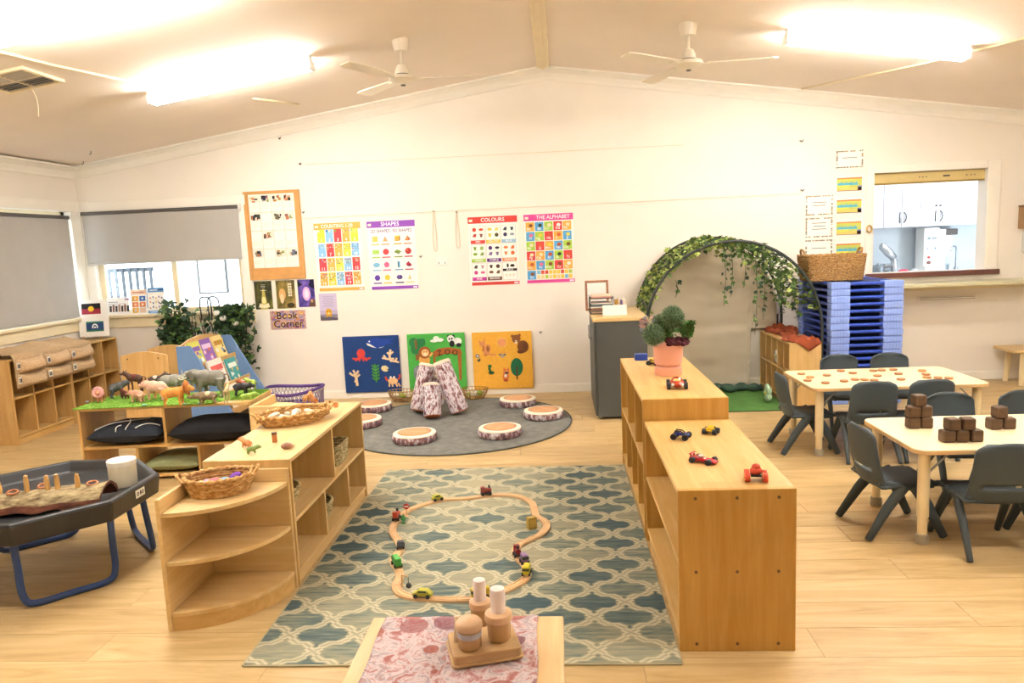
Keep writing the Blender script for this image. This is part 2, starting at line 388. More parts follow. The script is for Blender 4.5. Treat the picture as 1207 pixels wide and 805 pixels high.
# ------------------------------------------------------------------ kitchen hatch
mb = MB(); a, b_, c, d = HT
mb.box(a-.075, a, YW-.02, YW, .99, d+.075); struct(mb, 'trim_11', M_trim, bevel=.005)
struct(MB().box(b_, b_+.115, YW-.02, YW, .99, d+.075), 'trim_12', M_trim, bevel=.005)
struct(MB().box(a, b_, YW-.02, YW, d, d+.075), 'trim_13', M_trim, bevel=.005)
struct(MB().box(a-.07, b_+.125, YW-.05, YW+.15, .997, 1.043), 'trim_14', mat('sill_brown', '6b4038', .4, var=.06), bevel=.006)
sh = thing('roller_shutter', 'cream roller shutter box across the top of the kitchen hatch', 'shutter', ((a+b_)/2, YW+.06, 1.86))
hw = (b_-a)/2
part(MB().box(-hw, hw, -.03, .05, .012, d-1.862), 'housing', mat('shutter_cream', 'd6c083', .5, var=.04), sh, bevel=.004)
part(MB().box(-hw+.005, hw-.005, -.034, .02, 0, .014), 'bottom_slat', mat('shutter_slat', 'a3843f', .5), sh)
part(MB().box(.13, .19, -.034, -.03, .05, .064), 'latch_slot', M_dark, sh)
for x in (-.08, -.05, -.02, .34, .38, .41): part(MB().cyl((x, -.033, .055), (x, -.03, .055), .006, n=8), 'rivet', M_dark, sh)
rg = MB(); rg.tube([(.022*math.cos(t), 0, .03*math.sin(t)) for t in [2*PI*i/20 for i in range(20)]], .008, 8, closed=True)
solo(rg, 'pull_ring', mat('ring_brass', 'b99a5c', .35, .6, var=0), 'small brass coloured ring hanging on the frame beside the kitchen hatch', 'ring', smooth=180, loc=(2.886, YW-.031, 1.46))
sv = thing('wall_counter', 'long cream wall counter under the kitchen hatch', 'counter', (3.78, YW, .88))
part(MB().box(V(1057, 336, 6.79).x-3.78, .785, -.33, 0, .036, .072), 'countertop', mat('counter_cream', 'cfc9a6', .35, var=.03), sv, bevel=.008)
part(MB().box(V(1057, 336, 6.79).x-3.76, .785, -.03, 0, -.01, .036), 'support_rail', M_trimy, sv)
vt = thing('wall_vent', 'narrow painted slot vent in the wall under the counter', 'vent', (3.62, YW, .785))
part(MB().box(-.27, .27, -.008, 0, -.022, .022), 'plate', M_wall, vt, bevel=.002)
for z in (-.01, .008): part(MB().box(-.25, .25, -.011, -.008, z, z+.004), 'slot', mat('vent_slot', '8a7860', .6, var=0), vt)
# kitchen beyond
KY = 9.0
M_kw = mat('kitchen_wall', 'e9eef2', .5, var=.02)
struct(MB().box(2.0, 5.2, KY, KY+.1, 0, 2.7), 'wall_kitchen_back', M_kw); struct(MB().box(1.9, 2.0, YW+.14, KY, 0, 2.7), 'wall_kitchen_left', M_kw)
struct(MB().box(5.2, 5.3, YW+.14, KY, 0, 2.7), 'wall_kitchen_right', M_kw); struct(MB().box(1.9, 5.3, YW+.14, KY+.1, 2.7, 2.8), 'ceiling_kitchen', M_kw)
struct(MB().box(1.9, 5.3, YW+.14, KY+.1, -.1, 0), 'floor_kitchen', mat('kitchen_vinyl', 'b9b4aa', .4))
M_kc = mat('kitchen_cabinet', 'f1f0f4', .3, var=.015)
uc = KY-.34
M_hn = mat('handle_metal', '4e4c4c', .3, .7, var=0)
def ux(p): return V(p, 255, uc).x
for lb, p0, p1, doors in (('plain white wall cupboard at the hatch side end, above the saucepan', 1000, 1041.5, ((1000, 1041.5, None, 0),)),
    ('white wall cupboard with paired handles above the stand mixer', 1041.5, 1085, ((1041.5, 1063, 1061, 0), (1063, 1085, 1065.5, 0))),
    ('white wall cupboard with paired handles and locks above the tall dispenser', 1085, 1131, ((1085, 1105.5, 1103, 1), (1105.5, 1131, 1108, 1))),
    ('white wall cupboard with one lock above the soap dispenser and tap', 1131, 1184, ((1131, 1158, 1154, 1), (1158, 1184, 1181, 1)))):
    c0, c1 = ux(p0), ux(p1); cm = (c0+c1)/2
    t = thing('wall_cupboard', lb, 'cupboard', (cm, KY, 1.46), group='kitchen wall cupboards')
    part(MB().box(c0-cm+.002, c1-cm-.002, -.32, 0, 0, .75), 'body', M_kc, t, bevel=.003)
    for d0, d1, hp_, lk in doors:
        dr = part(MB().box(ux(d0)-cm+.003, ux(d1)-cm-.003, -.34, -.32, .003, .747), 'door', M_kc, t, bevel=.003)
        if hp_ is None: continue
        hxx = ux(hp_)-cm; s = -1 if hp_ > (d0+d1)/2 else 1
        part(MB().tube([(hxx, -.34, .05), (hxx+.012*s, -.36, .075), (hxx+.016*s, -.364, .11), (hxx+.012*s, -.36, .145), (hxx, -.34, .17)], .006, 8), 'handle', M_hn, dr, smooth=180)
        if lk: part(MB().cyl((hxx, -.348, .225), (hxx, -.34, .225), .012, n=10), 'lock', M_hn, dr)
kc = thing('kitchen_bench', 'white kitchen benchtop and cupboards beyond the hatch', 'bench', (3.6, KY-.312, 0))
part(MB().box(-1.55, 1.55, -.28, .3, 0, .90), 'base_cabinet', M_kc, kc); part(MB().box(-1.57, 1.57, -.32, .3, .90, .94), 'benchtop', mat('benchtop_white', 'f3f6f8', .25, var=.02), kc, bevel=.006)
part(MB().box(-1.57, 1.57, .288, .3, .94, 1.46), 'splashback', mat('splash_tile', 'd5e0e8', .2, var=.03), kc)
# things on the bench
BZ = .94
def kpos(x, yy=KY-.34): return V(x, 300, yy).x
sm = thing('stand_mixer', 'silver stand mixer with tilted head on the kitchen bench', 'mixer', (kpos(1049), KY-.3, BZ)); sm.scale = (.8, .8, .8)
M_sil = mat('silver_metal', 'c9ced3', .25, .7, var=0)
part(MB().box(-.09, .12, -.09, .09, 0, .035), 'base', M_sil, sm, bevel=.012)
part(MB().tube([(.09, 0, .02), (.08, 0, .18), (.05, 0, .24)], [.045, .04, .045], 12), 'column', M_sil, sm, smooth=60)
part(MB().tube([(.08, 0, .22), (.0, 0, .30), (-.09, 0, .40), (-.11, 0, .42)], [.05, .062, .055, .03], 14), 'head', M_sil, sm, smooth=180)
part(MB().lathe([(.03, .035), (.07, .06), (.085, .14), (.088, .145)], 18, Matrix.Translation((-.03, 0, 0))), 'bowl', M_sil, sm, smooth=180)
cp = thing('saucepan', 'grey saucepan beside the stand mixer', 'saucepan', (kpos(1031), KY-.42, BZ))
part(MB().lathe([(.0, 0), (.07, 0), (.075, .09), (.072, .09), (.066, .006)], 18), 'pot', mat('pan_grey', '8b949c', .3, .6, var=0), cp, smooth=40)
part(MB().lathe([(.075, .09), (.05, .105), (.012, .112), (.012, .13), (0, .132)], 18), 'lid', mat('pan_grey2', '9aa4ac', .25, .5, var=0), cp, smooth=40)
part(MB().tube([(.07, 0, .075), (.16, 0, .085)], .009, 8), 'handle', M_dark, cp)
solo(MB().ell((0, 0, .028), (.06, .035, .028)), 'dish_sponge', mat('sponge_pink', 'd0566c', .8), 'pink cloth lying on the kitchen bench', 'cloth', smooth=180, loc=(kpos(1060), KY-.45, BZ))
for i, (x, rr, hh, cl, lb) in enumerate(((1073, .03, .055, 'e6e9ec', 'small white cup beside the pink cloth'), (1086, .026, .075, 'dcd8d2', 'pale cup beside the paper towel box'))):
    t = thing('cup', lb, 'cup', (kpos(x), KY-.45, BZ)); m_ = mat('cup%d' % i, cl, .3, var=0)
    part(MB().lathe([(0, 0), (rr*.8, 0), (rr, hh), (rr*.9, hh), (rr*.7, .006)], 16), 'bowl', m_, t, smooth=40)
    part(MB().tube([(rr*.9, 0, hh*.8), (rr*1.6, 0, hh*.7), (rr*1.6, 0, hh*.35), (rr*.85, 0, hh*.25)], .004, 6), 'handle', m_, t, smooth=180)
pt = thing('paper_towel_box', 'tall white dispenser with a printed notice standing on the kitchen bench', 'dispenser', (kpos(1100.5), KY-.22, BZ))
part(MB().box(-.10, .07, -.10, .11, 0, .50), 'body', M_white, pt, bevel=.01)
part(MB().box(.07, .16, -.06, .11, 0, .48), 'side_box', mat('kitchen_box', 'e4e7ea', .4, var=0), pt, bevel=.006)
p = Print(.12, .15, 'e9f0f6'); p.rect(.02, .10, .03, .115, 'fdfdfd'); p.lay(); p.rect(.01, .045, .125, .14, '4d8a88'); p.rect(.06, .11, .125, .138, '5b6f88'); p.rect(.01, .02, .01, .03, '476a90'); p.rect(.09, .11, .01, .03, '476a90')
part(p, 'notice', vcol(), pt, loc=(-.075, -.101, .25))
part(MB().cyl((-.045, -.115, .17), (-.045, -.10, .17), .014, n=10), 'red_button', mat('button_red', 'd23a3a', .4, var=0), pt); part(MB().cyl((-.045, -.115, .11), (-.045, -.10, .11), .02, n=10), 'tap_knob', mat('knob_brown', '7d4a3c', .4, var=0), pt)
sd = thing('soap_dispenser', 'white soap dispenser mounted on the splashback by the tap', 'dispenser', (kpos(1125), KY-.08, 1.17))
part(MB().box(-.06, .06, -.10, .066, -.03, .18), 'body', M_white, sd, bevel=.012); part(MB().box(-.07, .11, -.11, .066, .18, .25), 'cap', M_dark, sd, bevel=.01); part(MB().cyl((0, -.05, -.07), (0, -.05, -.03), .018, n=10), 'nozzle', M_white, sd)
tp = thing('sink_tap', 'curved chrome tap on the kitchen bench', 'tap', (kpos(1135), KY-.2, BZ))
M_chr = mat('chrome', 'b9c0c6', .12, 1, var=0)
part(MB().cyl((0, 0, 0), (0, 0, .04), .024, n=14), 'base', M_chr, tp, smooth=40)
part(MB().tube(smoothpts([(0, 0, .03), (0, 0, .2), (-.02, -.02, .27), (-.06, -.04, .28), (-.09, -.06, .23)]), .011, 10), 'spout', M_chr, tp, smooth=180)
part(MB().tube([(-.09, 0, 0), (-.09, 0, .06), (-.11, -.05, .075)], .012, 8), 'lever', M_chr, tp, smooth=180)
kl = thing('kitchen_light', 'white strip light on the kitchen ceiling', 'light', (3.6, 8.1, 2.64))
part(MB().box(-.6, .6, -.06, .06, .02, .06), 'body', M_white, kl); part(MB().box(-.59, .59, -.045, .045, 0, .02), 'diffuser', mat('kitchen_tube', 'ffffff', .5, var=0, emit=8, ecol=(.9, .96, 1)), kl)
# brown box and bottle on the wall at the far right
bx = thing('wall_mounted_box', 'small brown box fixed to the wall right of the hatch', 'box', (4.30, YW, 1.40))
part(MB().box(-.075, .1, -.11, 0, 0, .20), 'body', mat('box_brown', 'a67f56', .5), bx, bevel=.008); part(MB().box(-.078, .103, -.114, 0, .20, .215), 'lid', mat('box_brown2', '8f6a44', .5), bx, bevel=.004)
bt = thing('hand_gel_dispenser', 'clear white dispenser under the brown wall box', 'dispenser', (4.32, YW, 1.14))
part(MB().box(-.055, .055, -.09, 0, .04, .24), 'body', mat('gel_white', 'dcdcdc', .25, var=0), bt, bevel=.015); part(MB().cyl((0, -.05, 0), (0, -.05, .04), .02, n=10), 'nozzle', M_white, bt)
# ------------------------------------------------------------------ ceiling lights, fans, vent
def ceil_pt(x, y, off=0):
    d = ray(x, y)
    for sg in (-1, 1):
        t = (RZ-off-CH+SL*sg*RX)/(d.z+SL*sg*d.x); P = CP+d*t
        if t > 0 and (P.x-RX)*sg >= 0: return P
M_tube = mat('fluoro_tube', 'ffffff', .5, var=0, emit=TUBE_STRENGTH, ecol=TUBE_COLOR)
def batten(x, y, label):
    sg = -1 if x < RX else 1; a = math.atan(SL)*(-sg)*-1
    t = thing('fluorescent_batten', label, 'light', (x, y, cz(x)), rot=(0, math.atan(SL)*sg, 0), group='ceiling fluorescent battens')
    part(MB().box(-.61, .61, -.03, .03, -.045, 0), 'body', M_white, t, bevel=.004)
    for s in (-1, 1): part(MB().box(s*.6-.012, s*.6+.012, -.05, .05, -.098, -.03), 'lamp_holder', M_white, t, bevel=.004)
    for s in (-1, 1): part(MB().cyl((-.59, s*.032, -.08), (.59, s*.032, -.08), .014, n=10), 'tube', M_tube, t, smooth=180)
batten(-2.30, 5.30, 'lit twin tube batten on the ceiling between the left fan and the corner window')
batten(2.20, 5.34, 'lit twin tube batten on the ceiling above the cot stack side of the room')
batten(-2.30, 3.74, 'lit twin tube batten on the ceiling near the ceiling vent')
batten(-2.30, 2.18, 'lit twin tube batten added out of view on the left ceiling slope to brighten the foreground')  # unseen fill batten, added to light the foreground table and floor from above
batten(2.20, 2.18, 'lit twin tube batten added out of view on the right ceiling slope to brighten the foreground')  # right half of the added foreground fill pair, outside the frame
batten(2.20, 3.74, 'lit twin tube batten on the ceiling over the dining tables')
M_fan = mat('fan_cream', 'efe6d4', .35, var=.01)
def fan(x, y, blades, label):
    t = thing('ceiling_fan', label, 'fan', (x, y, cz(x)))
    part(MB().lathe([(.062, .012), (.062, -.02), (.05, -.08), (.03, -.085), (0, -.085)], 20), 'canopy', M_fan, t, smooth=40)
    part(MB().cyl((0, 0, -.08), (0, 0, -.19), .011, n=10), 'downrod', M_fan, t, smooth=60)
    part(MB().lathe([(.012, -.165), (.035, -.175), (.05, -.21), (.052, -.235), (.046, -.236)], 20), 'motor_cover', M_fan, t, smooth=40)
    part(MB().lathe([(.05, -.236), (.05, -.244)], 20), 'shadow_ring', M_dark, t)
    part(MB().lathe([(.05, -.243), (.095, -.252), (.10, -.275), (.055, -.30), (.02, -.308), (0, -.308)], 24), 'motor', M_fan, t, smooth=40)
    part(MB().lathe([(.018, -.308), (.016, -.316), (0, -.316)], 12), 'cap', M_dark, t)
    for a in blades:
        M = Matrix.Rotation(R(a), 4, 'Z') @ Matrix.Translation((0, 0, -.268)) @ Matrix.Rotation(R(9), 4, 'X')
        b = MB(); b.prism([(.13, -.04), (.56, -.058), (.60, -.03), (.60, .045), (.56, .055), (.13, .035)], -.004, .004, M=M)
        bo = part(b, 'blade', M_fan, t, bevel=.002)
        part(MB().box(.07, .17, -.02, .02, -.008, -.002, M=M), 'blade_arm', M_fan, bo)
p_ = ceil_pt(472, 47); fan(p_.x, p_.y, (3, 133, 243), 'cream three blade ceiling fan left of the ridge, over the log circle')
p_ = ceil_pt(811, 28); fan(p_.x, p_.y, (-3, 112, 217), 'cream three blade ceiling fan right of the ridge, on the ivy arch side')
vn = thing('ceiling_vent', 'square louvred air vent in the left ceiling slope', 'vent', (-3.30, 4.50, cz(-3.30)), rot=(0, -math.atan(SL), 0))
mb = MB()
for q in ((-.19, .19, -.19, -.165), (-.19, .19, .165, .19), (-.19, -.165, -.165, .165), (.165, .19, -.165, .165)): mb.box(*q, -.018, 0)
part(mb, 'frame', M_trimy, vn, bevel=.003)
part(MB().box(-.165, .165, -.165, .165, -.004, 0), 'backing', mat('vent_dark', '6c645a', .6, var=.2, vscale=20), vn)
for q in ((-.165, .165, -.006, .006), (-.006, .006, -.165, .165)): part(MB().box(*q, -.016, -.004), 'divider', M_trimy, vn)
for qx in (-1, 1):
    for qy in (-1, 1):
        for i in range(4):
            u = .03+i*.035; Mx = Matrix.Translation((qx*.085, qy*u, -.011)) @ Matrix.Rotation(R(35*qy), 4, 'X')
            part(MB().box(-.075, .075, -.012, .012, -.001, .001, M=Mx), 'louvre', mat('louvre_grey', 'b9b2a4', .4), vn)
def conduit(pts, label):
    P = [ceil_pt(*p) for p in pts]; solo(MB().tube([p-Vector((0, 0, .006)) for p in P], .008, 8), 'cable_conduit', M_trimy, label, 'conduit', smooth=180)
conduit([(-30, 52), (60, 75), (172, 99)], 'thin cream cable strip running from the ceiling vent to the batten')
conduit([(298, 115), (352, 122)], 'short thin cream cable strip between the batten and the back wall')
conduit([(945, 104), (1080, 76), (1215, 42)], 'thin cream cable strip crossing the right ceiling slope')
for i, (x, y) in enumerate(((107, 178), (98, 190))):
    P = ceil_pt(x, y); solo(MB().tube([P+Vector((0, 0, .005)), P-Vector((0, 0, .02)), P-Vector((.01, 0, .032)), P-Vector((.018, 0, .024))], .003, 6), 'ceiling_hook', M_dark, 'tiny dark hook in the ceiling by the corner window', 'hook', smooth=180, group='ceiling hooks in the corner')
P = ceil_pt(38, 106); Q = P+Vector((.02, 0, -.17))
solo(MB().tube(smoothpts([P, P+Vector((.02, 0, -.05)), P+Vector((.025, 0, -.11)), Q]), .0025, 6), 'hanging_string', M_trimy, 'white string hanging from the ceiling beside the vent', 'string', smooth=180)
# ------------------------------------------------------------------ wall displays
def sheet(p, name, label, cat, x, z, group=None, y=YW-.0025, partname='print'):
    t = thing(name, label, cat, (x, y, z), group=group); part(p, partname, vcol(), t); return t
# pin board
t = thing('pin_board', 'orange framed pin board holding a calendar grid of photos and notes', 'pin board', (-3.05, YW, 1.22))
W, H = .56, .86
M_cork = mat('board_orange', 'd09a58', .6, var=.06, vscale=14)
part(MB().box(.02, W-.02, -.014, 0, .02, H-.02), 'backing', M_cork, t)
for q in ((0, .035, 0, H), (W-.035, W, 0, H), (.035, W-.035, 0, .03), (.035, W-.035, H-.025, H)): part(MB().box(q[0], q[1], -.02, 0, q[2], q[3]), 'frame_rail', M_cork, t, bevel=.003)
p = Print(.455, .715, 'f7f0e0')
rng = random.Random(3); gx = [.0, .113, .228, .342, .455]
for r_ in range(4):
    for c_ in range(4):
        x0_, x1_ = gx[c_]+.004, gx[c_+1]-.004; zt = .708-r_*.1775
        p.rect(x0_, x1_, zt-.165, zt-.0, 'fffaf0')
p.lay()
ph = {(0, 0): '8a8f5c', (0, 1): '4d4f78', (0, 2): 'b5803a', (0, 3): 'd79a86', (1, 0): '3f4a40', (1, 2): '6b6650', (1, 3): '8c6a68', (2, 1): '7c5a48', (3, 0): '5d6470', (3, 2): 'b08a5c', (3, 3): '6a6e80'}
for (r_, c_), cl in ph.items():
    x0_, x1_ = gx[c_]+.008, gx[c_+1]-.006; zt = .704-r_*.1775
    p.rect(x0_, x1_, zt-.068, zt, 'efe6d8')
p.lay()
for (r_, c_), cl in ph.items():
    x0_, x1_ = gx[c_]+.01, gx[c_+1]-.008; zt = .702-r_*.1775
    for k in range(9):
        a = x0_+rng.random()*(x1_-x0_-.03); b_ = zt-.064+rng.random()*.04
        p.lay(.2).rect(a, min(a+.012+rng.random()*.025, x1_), b_, min(b_+.01+rng.random()*.03, zt), rng.choice([cl, cl, '2c2a28', 'f2e2cc', 'c8784e', '93a05a']))
for r_ in range(4):
    for c_ in range(4):
        for k in range(3): p.rect(gx[c_]+.012, gx[c_+1]-.02-.02*(k == 2), .708-r_*.1775-.098-k*.016, .708-r_*.1775-.095-k*.016, 'e8d8c2')
for x in gx[1:4]: p.rect(x-.001, x+.001, 0, .715, 'b09a84')
for r_ in range(1, 4): p.rect(0, .455, .719-r_*.1775-.001, .719-r_*.1775+.001, 'b09a84')
part(p, 'calendar_sheet', vcol(), t, loc=(.05, -.015, .115))
# three book posters
def imgmat(name, cols, scale, st=(1, 1, 1)):
    return speckle(name, cols, scale, st, .5, 0)
for nm, lb, x0_, x1_, z0_, z1_, base, kind in (
    ('book_poster', 'dark forest poster with a glowing open book, at the end by the window', -3.025, -2.848, .928, 1.206, ['12140c', '2c2f16', '55551f', '8a8238'], 0),
    ('book_poster', 'golden green forest poster with upright white lettering', -2.805, -2.615, .928, 1.206, ['2a2210', '5c5020', '8f7c34', 'b98e5c'], 1),
    ('book_poster', 'violet night sky poster with a pink glow and a brown animal', -2.585, -2.417, .935, 1.206, ['151236', '33277c', '6c50b4', 'b48cdc'], 2)):
    w, h = x1_-x0_, z1_-z0_
    t = thing(nm, lb, 'poster', (x0_, YW-.0025, z0_), group='book posters under the pin board')
    part(MB().box(0, w, -.0012, 0, 0, h), 'sheet', imgmat('bookimg%d' % kind, base, 9, (1, 1, .6)), t)
    p = MB.__new__(Print); MB.__init__(p); p.w = w; p.h = h; p.d = -.0018
    if kind == 0:
        p.poly([(.05, .0), (.13, .0), (.11, .12), (.1, .2), (.08, .2), (.07, .12)], 'c8b860'); p.lay()
        p.poly([(.03, .02), (.088, .01), (.145, .02), (.135, .06), (.088, .045), (.045, .06)], 'f7efcf'); p.lay().disc(.088, .09, .022, .035, 'f6e8a8')
        p.lay().rect(.055, .125, .2, .255, '15150d'); p.lay()
        for k in range(3): p.rect(.065, .115, .212+k*.014, .217+k*.014, 'c9c9b0')
        p.rect(.06, .12, .185, .19, 'e8e2c0')
    elif kind == 1:
        p.disc(.06, .14, .035, .06, 'd9a86c'); p.lay().disc(.055, .1, .02, .05, 'e8c9a0'); p.disc(.14, .03, .04, .025, '3a3018'); p.lay()
        for k in range(5): p.rect(.125, .158, .12+k*.027, .14+k*.027, 'f2ead0'); p.lay(.2).rect(.135, .15, .125+k*.027, .134+k*.027, '9a8a4a')
        p.rect(.12, .123, .12, .25, 'f2ead0')
    else:
        p.disc(.085, .13, .04, .07, 'e9b8e8'); p.lay().disc(.085, .13, .022, .045, 'fbe6f8'); p.poly([(0, .2), (.05, .22), (.0, .271)], '0d0c28'); p.poly([(.168, .17), (.11, .21), (.13, .271), (.168, .271)], '15143c'); p.lay()
        p.poly([(.1, 0), (.168, 0), (.168, .07), (.14, .085), (.115, .06)], '6b4a3c'); p.lay().disc(.135, .06, .014, .018, 'c9a080')
    part(p, 'picture', vcol(), t)
# book corner sign
t = thing('book_corner_sign', 'colourful paper sign reading Book Corner', 'sign', (-2.888, YW-.0025, .72))
part(MB().box(0, .36, -.0012, 0, 0, .187), 'sheet', imgmat('signimg', ['5c3a66', 'a8789c', 'd9b48c', '8a6aa8', 'e8d0b0'], 26), t)
p = MB.__new__(Print); MB.__init__(p); p.d = -.002
for q in range(40):
    p.lay(.05).rect(*(lambda a, b_: (a, a+.04, b_, b_+.02))(rng.random()*.32, rng.random()*.165), rng.choice(['8a5a86', 'c98a5a', '7a6aa8', 'e0b878', 'b06a70', '9a90b8']))
p.lay(); p.text('Book', .17, .135, .105, 'e8b84a'); p.text('Corner', .18, .052, .105, 'e8b84a'); p.lay()
p.text('Book', .17, .135, .1, '241a2c'); p.text('Corner', .18, .052, .1, '241a2c'); p.lay(); p.disc(.155, .13, .012, .012, 'f2c84a'); p.disc(.192, .13, .012, .012, 'f2c84a')
part(p, 'lettering', vcol(), t)
# quote poster
p = Print(.176, .267, 'cfc4e0'); p.rect(0, .176, 0, .06, '8d8698'); p.lay().poly([(0, .045), (.05, .03), (.1, .035), (.176, .02), (.176, 0), (0, 0)], '5a5660'); p.rect(0, .176, .06, .1, 'bdb2d0'); p.lay()
for k in range(7): p.rect(.03+.008*(k % 3), .148-.009*(k % 2), .235-k*.016, .239-k*.016, '9c92b4')
p.disc(.088, .082, .032, .036, 'e0a82c'); p.lay(); p.disc(.075, .09, .005, .006, '4a3010'); p.disc(.1, .09, .005, .006, '4a3010'); p.disc(.088, .07, .012, .006, 'fbe9b0'); p.disc(.07, .045, .014, .01, 'd89a28'); p.disc(.106, .045, .014, .01, 'd89a28')
sheet(p, 'quote_poster', 'lilac poster with a small yellow smiling figure on grey rocks', 'poster', -2.378, .793)
# counting poster
def frame_poster(w, h, col, title, tx, tsize, bottom):
    p = Print(w, h, 'fffdf6'); p.rect(0, w, h-.062, h, col); p.rect(.012, w, 0, bottom, col); p.lay(); p.text(title, tx, h-.032, tsize, 'ffffff', maxw=w*.68); p.rect(.012, .045, h-.045, h-.022, 'fff2dc'); p.rect(w-.05, w-.01, .006, bottom-.008, 'f4e8f4'); return p
p = frame_poster(.462, .661, 'eeb055', 'COUNTING 1-20', .23, .05, .03)
cc = {'g': 'c9dc4c', 'b': '8cc4ea', 'r': 'd8434a', 'o': 'eab254', 'y': 'e6dc58'}
rows = ['gbrog', 'broyb', 'roybr', 'oybro']
for r_ in range(4):
    for c_ in range(5):
        x0_, z0_ = .03+c_*.083, .475-r_*.14
        p.rect(x0_, x0_+.074, z0_, z0_+.126, cc[rows[r_][c_]])
p.lay()
for r_ in range(4):
    for c_ in range(5):
        x0_, z0_ = .03+c_*.083, .475-r_*.14; nn = r_*5+c_+1
        p.text(str(nn), x0_+.037, z0_+.022, .042, 'ffffff')
        for k in range(nn):
            kk = 5 if nn > 10 else 3
            p.disc(x0_+.014+(k % kk)*(.05/(kk-1)), z0_+.114-(k//kk)*.018-.004, .0055 if nn > 3 else .012, None, rng.choice(['d8434a', '3f7cb8', '7a9c38', 'f6e8c0', '8a5a30', 'f2f2f2']), n=8)
sheet(p, 'counting_poster', 'counting one to twenty wall chart with an orange heading', 'poster', -2.377, 1.083, 'learning charts on the wall')
# shapes poster
p = frame_poster(.474, .662, '8e4bb8', 'SHAPES', .23, .055, .03)
p.text('2D SHAPES', .13, .565, .043, '5c3a7c', maxw=.19); p.text('3D SHAPES', .345, .565, .043, '5c3a7c', maxw=.19)
xs = [.075, .175, .295, .395]
cl4 = [['e9c860', 'e0a070', 'd6a63c', 'd98650'], ['a5cf5a', 'd84850', '7c9a3c', 'b8302c'], ['7ebfe0', 'e0608c', '58a4cc', 'a8284c'], ['5a34a0', 'e8c848', '3c2c6c', 'e6d494']]
for r_ in range(4):
    for c_ in range(4):
        x0_, z0_ = xs[c_], .49-r_*.125; k = cl4[r_][c_]
        p.rect(x0_-.045, x0_+.045, z0_-.06, z0_+.05, 'f3e8ee'); p.lay(.5).rect(x0_-.043, x0_+.043, z0_-.044, z0_+.048, 'fffdf8'); p.rect(x0_-.04, x0_+.04, z0_-.058, z0_-.047, k); p.lay(.5)
        if c_ == 0: [lambda: p.rect(x0_-.026, x0_+.026, z0_-.026, z0_+.026, k), lambda: p.rect(x0_-.032, x0_+.032, z0_-.02, z0_+.02, k), lambda: p.disc(x0_, z0_, .034, .023, k), lambda: p.disc(x0_, z0_, .03, None, k, 6)][r_]()
        if c_ == 1: [lambda: p.poly([(x0_-.026, z0_-.026), (x0_+.026, z0_-.026), (x0_, z0_+.026)], k), lambda: p.disc(x0_, z0_, .03, None, k), lambda: p.disc(x0_, z0_, .03, None, k, 5, PI/2), lambda: p.disc(x0_, z0_, .028, None, k, 8, PI/8)][r_]()
        if c_ == 2: [lambda: (p.rect(x0_-.026, x0_+.016, z0_-.026, z0_+.016, k), p.poly([(x0_-.026, z0_+.016), (x0_+.016, z0_+.016), (x0_+.028, z0_+.028), (x0_-.014, z0_+.028)], 'f0d070'), p.poly([(x0_+.016, z0_-.026), (x0_+.028, z0_-.014), (x0_+.028, z0_+.028), (x0_+.016, z0_+.016)], '9c7824')),
                     lambda: (p.poly([(x0_-.036, z0_), (x0_-.01, z0_+.018), (x0_+.036, z0_-.002), (x0_+.01, z0_-.02)], k), p.lay(.5).poly([(x0_-.036, z0_), (x0_+.01, z0_-.02), (x0_+.01, z0_-.028), (x0_-.036, z0_-.008)], '4c6a20')),
                     lambda: (p.rect(x0_-.012, x0_+.012, z0_-.03, z0_+.028, k), p.lay(.5).rect(x0_-.012, x0_-.004, z0_-.03, z0_+.028, '34708c')),
                     lambda: (p.disc(x0_, z0_, .032, .024, k, 6), p.lay(.5).disc(x0_-.006, z0_+.006, .016, .012, '6a58a8', 6))][r_]()
        if c_ == 3: [lambda: (p.poly([(x0_-.03, z0_-.022), (x0_+.006, z0_-.026), (x0_, z0_+.026)], k), p.poly([(x0_+.006, z0_-.026), (x0_+.03, z0_-.014), (x0_, z0_+.026)], 'a85c30')),
                     lambda: (p.disc(x0_, z0_, .031, None, k), p.lay(.5).disc(x0_-.01, z0_+.01, .01, None, 'e07858')),
                     lambda: (p.poly([(x0_-.03, z0_), (x0_-.005, z0_+.026), (x0_+.03, z0_-.01), (x0_+.01, z0_-.026), (x0_-.02, z0_-.02)], k), p.lay(.5).poly([(x0_-.02, z0_-.02), (x0_+.01, z0_-.026), (x0_+.005, z0_)], '70142c')),
                     lambda: (p.poly([(x0_-.018, z0_-.026), (x0_+.014, z0_-.026), (x0_, z0_+.028)], k), p.lay(.5).poly([(x0_, z0_-.026), (x0_+.014, z0_-.026), (x0_, z0_+.028)], 'b8a060'))][r_]()
sheet(p, 'shapes_poster', 'shapes wall chart with a purple heading', 'poster', -1.852, 1.078, 'learning charts on the wall')
# colours poster
p = frame_poster(.476, .656, 'd8443c', 'COLOURS', .24, .05, .03)
cells = [('RED', 'd8443c'), ('YELLOW', 'ecc850'), ('BLUE', '9cc4dc'), ('GREEN', 'a8cc50'), ('PURPLE', '6a2c8c'), ('ORANGE', 'e8905c'), ('PINK', 'c83c9c'), ('BROWN', '6c4428'), ('BLACK', '1c1c1c')]
icon = [['c83828', 'd85030', 'b84030', '8a5a4a'], ['ecc850', 'e8d070', 'e0c040', '4c4c20'], ['3a4a58', '2c3c4c', '3a3a68', '8a9cb0'], ['78a030', '98b868', '80b038', '6a8a3c'], ['4a2470', '2c2430', '7a5a98', '7a6a90'], ['e07840', 'd86830', 'd88850', 'c86030'], ['3c3438', 'c0a0b0', 'c83c88', 'd86090'], ['40281c', '5a4030', '7a4a28', '6a5038'], ['1c1c1c', '2a2a2a', '2a2a2a', '111111']]
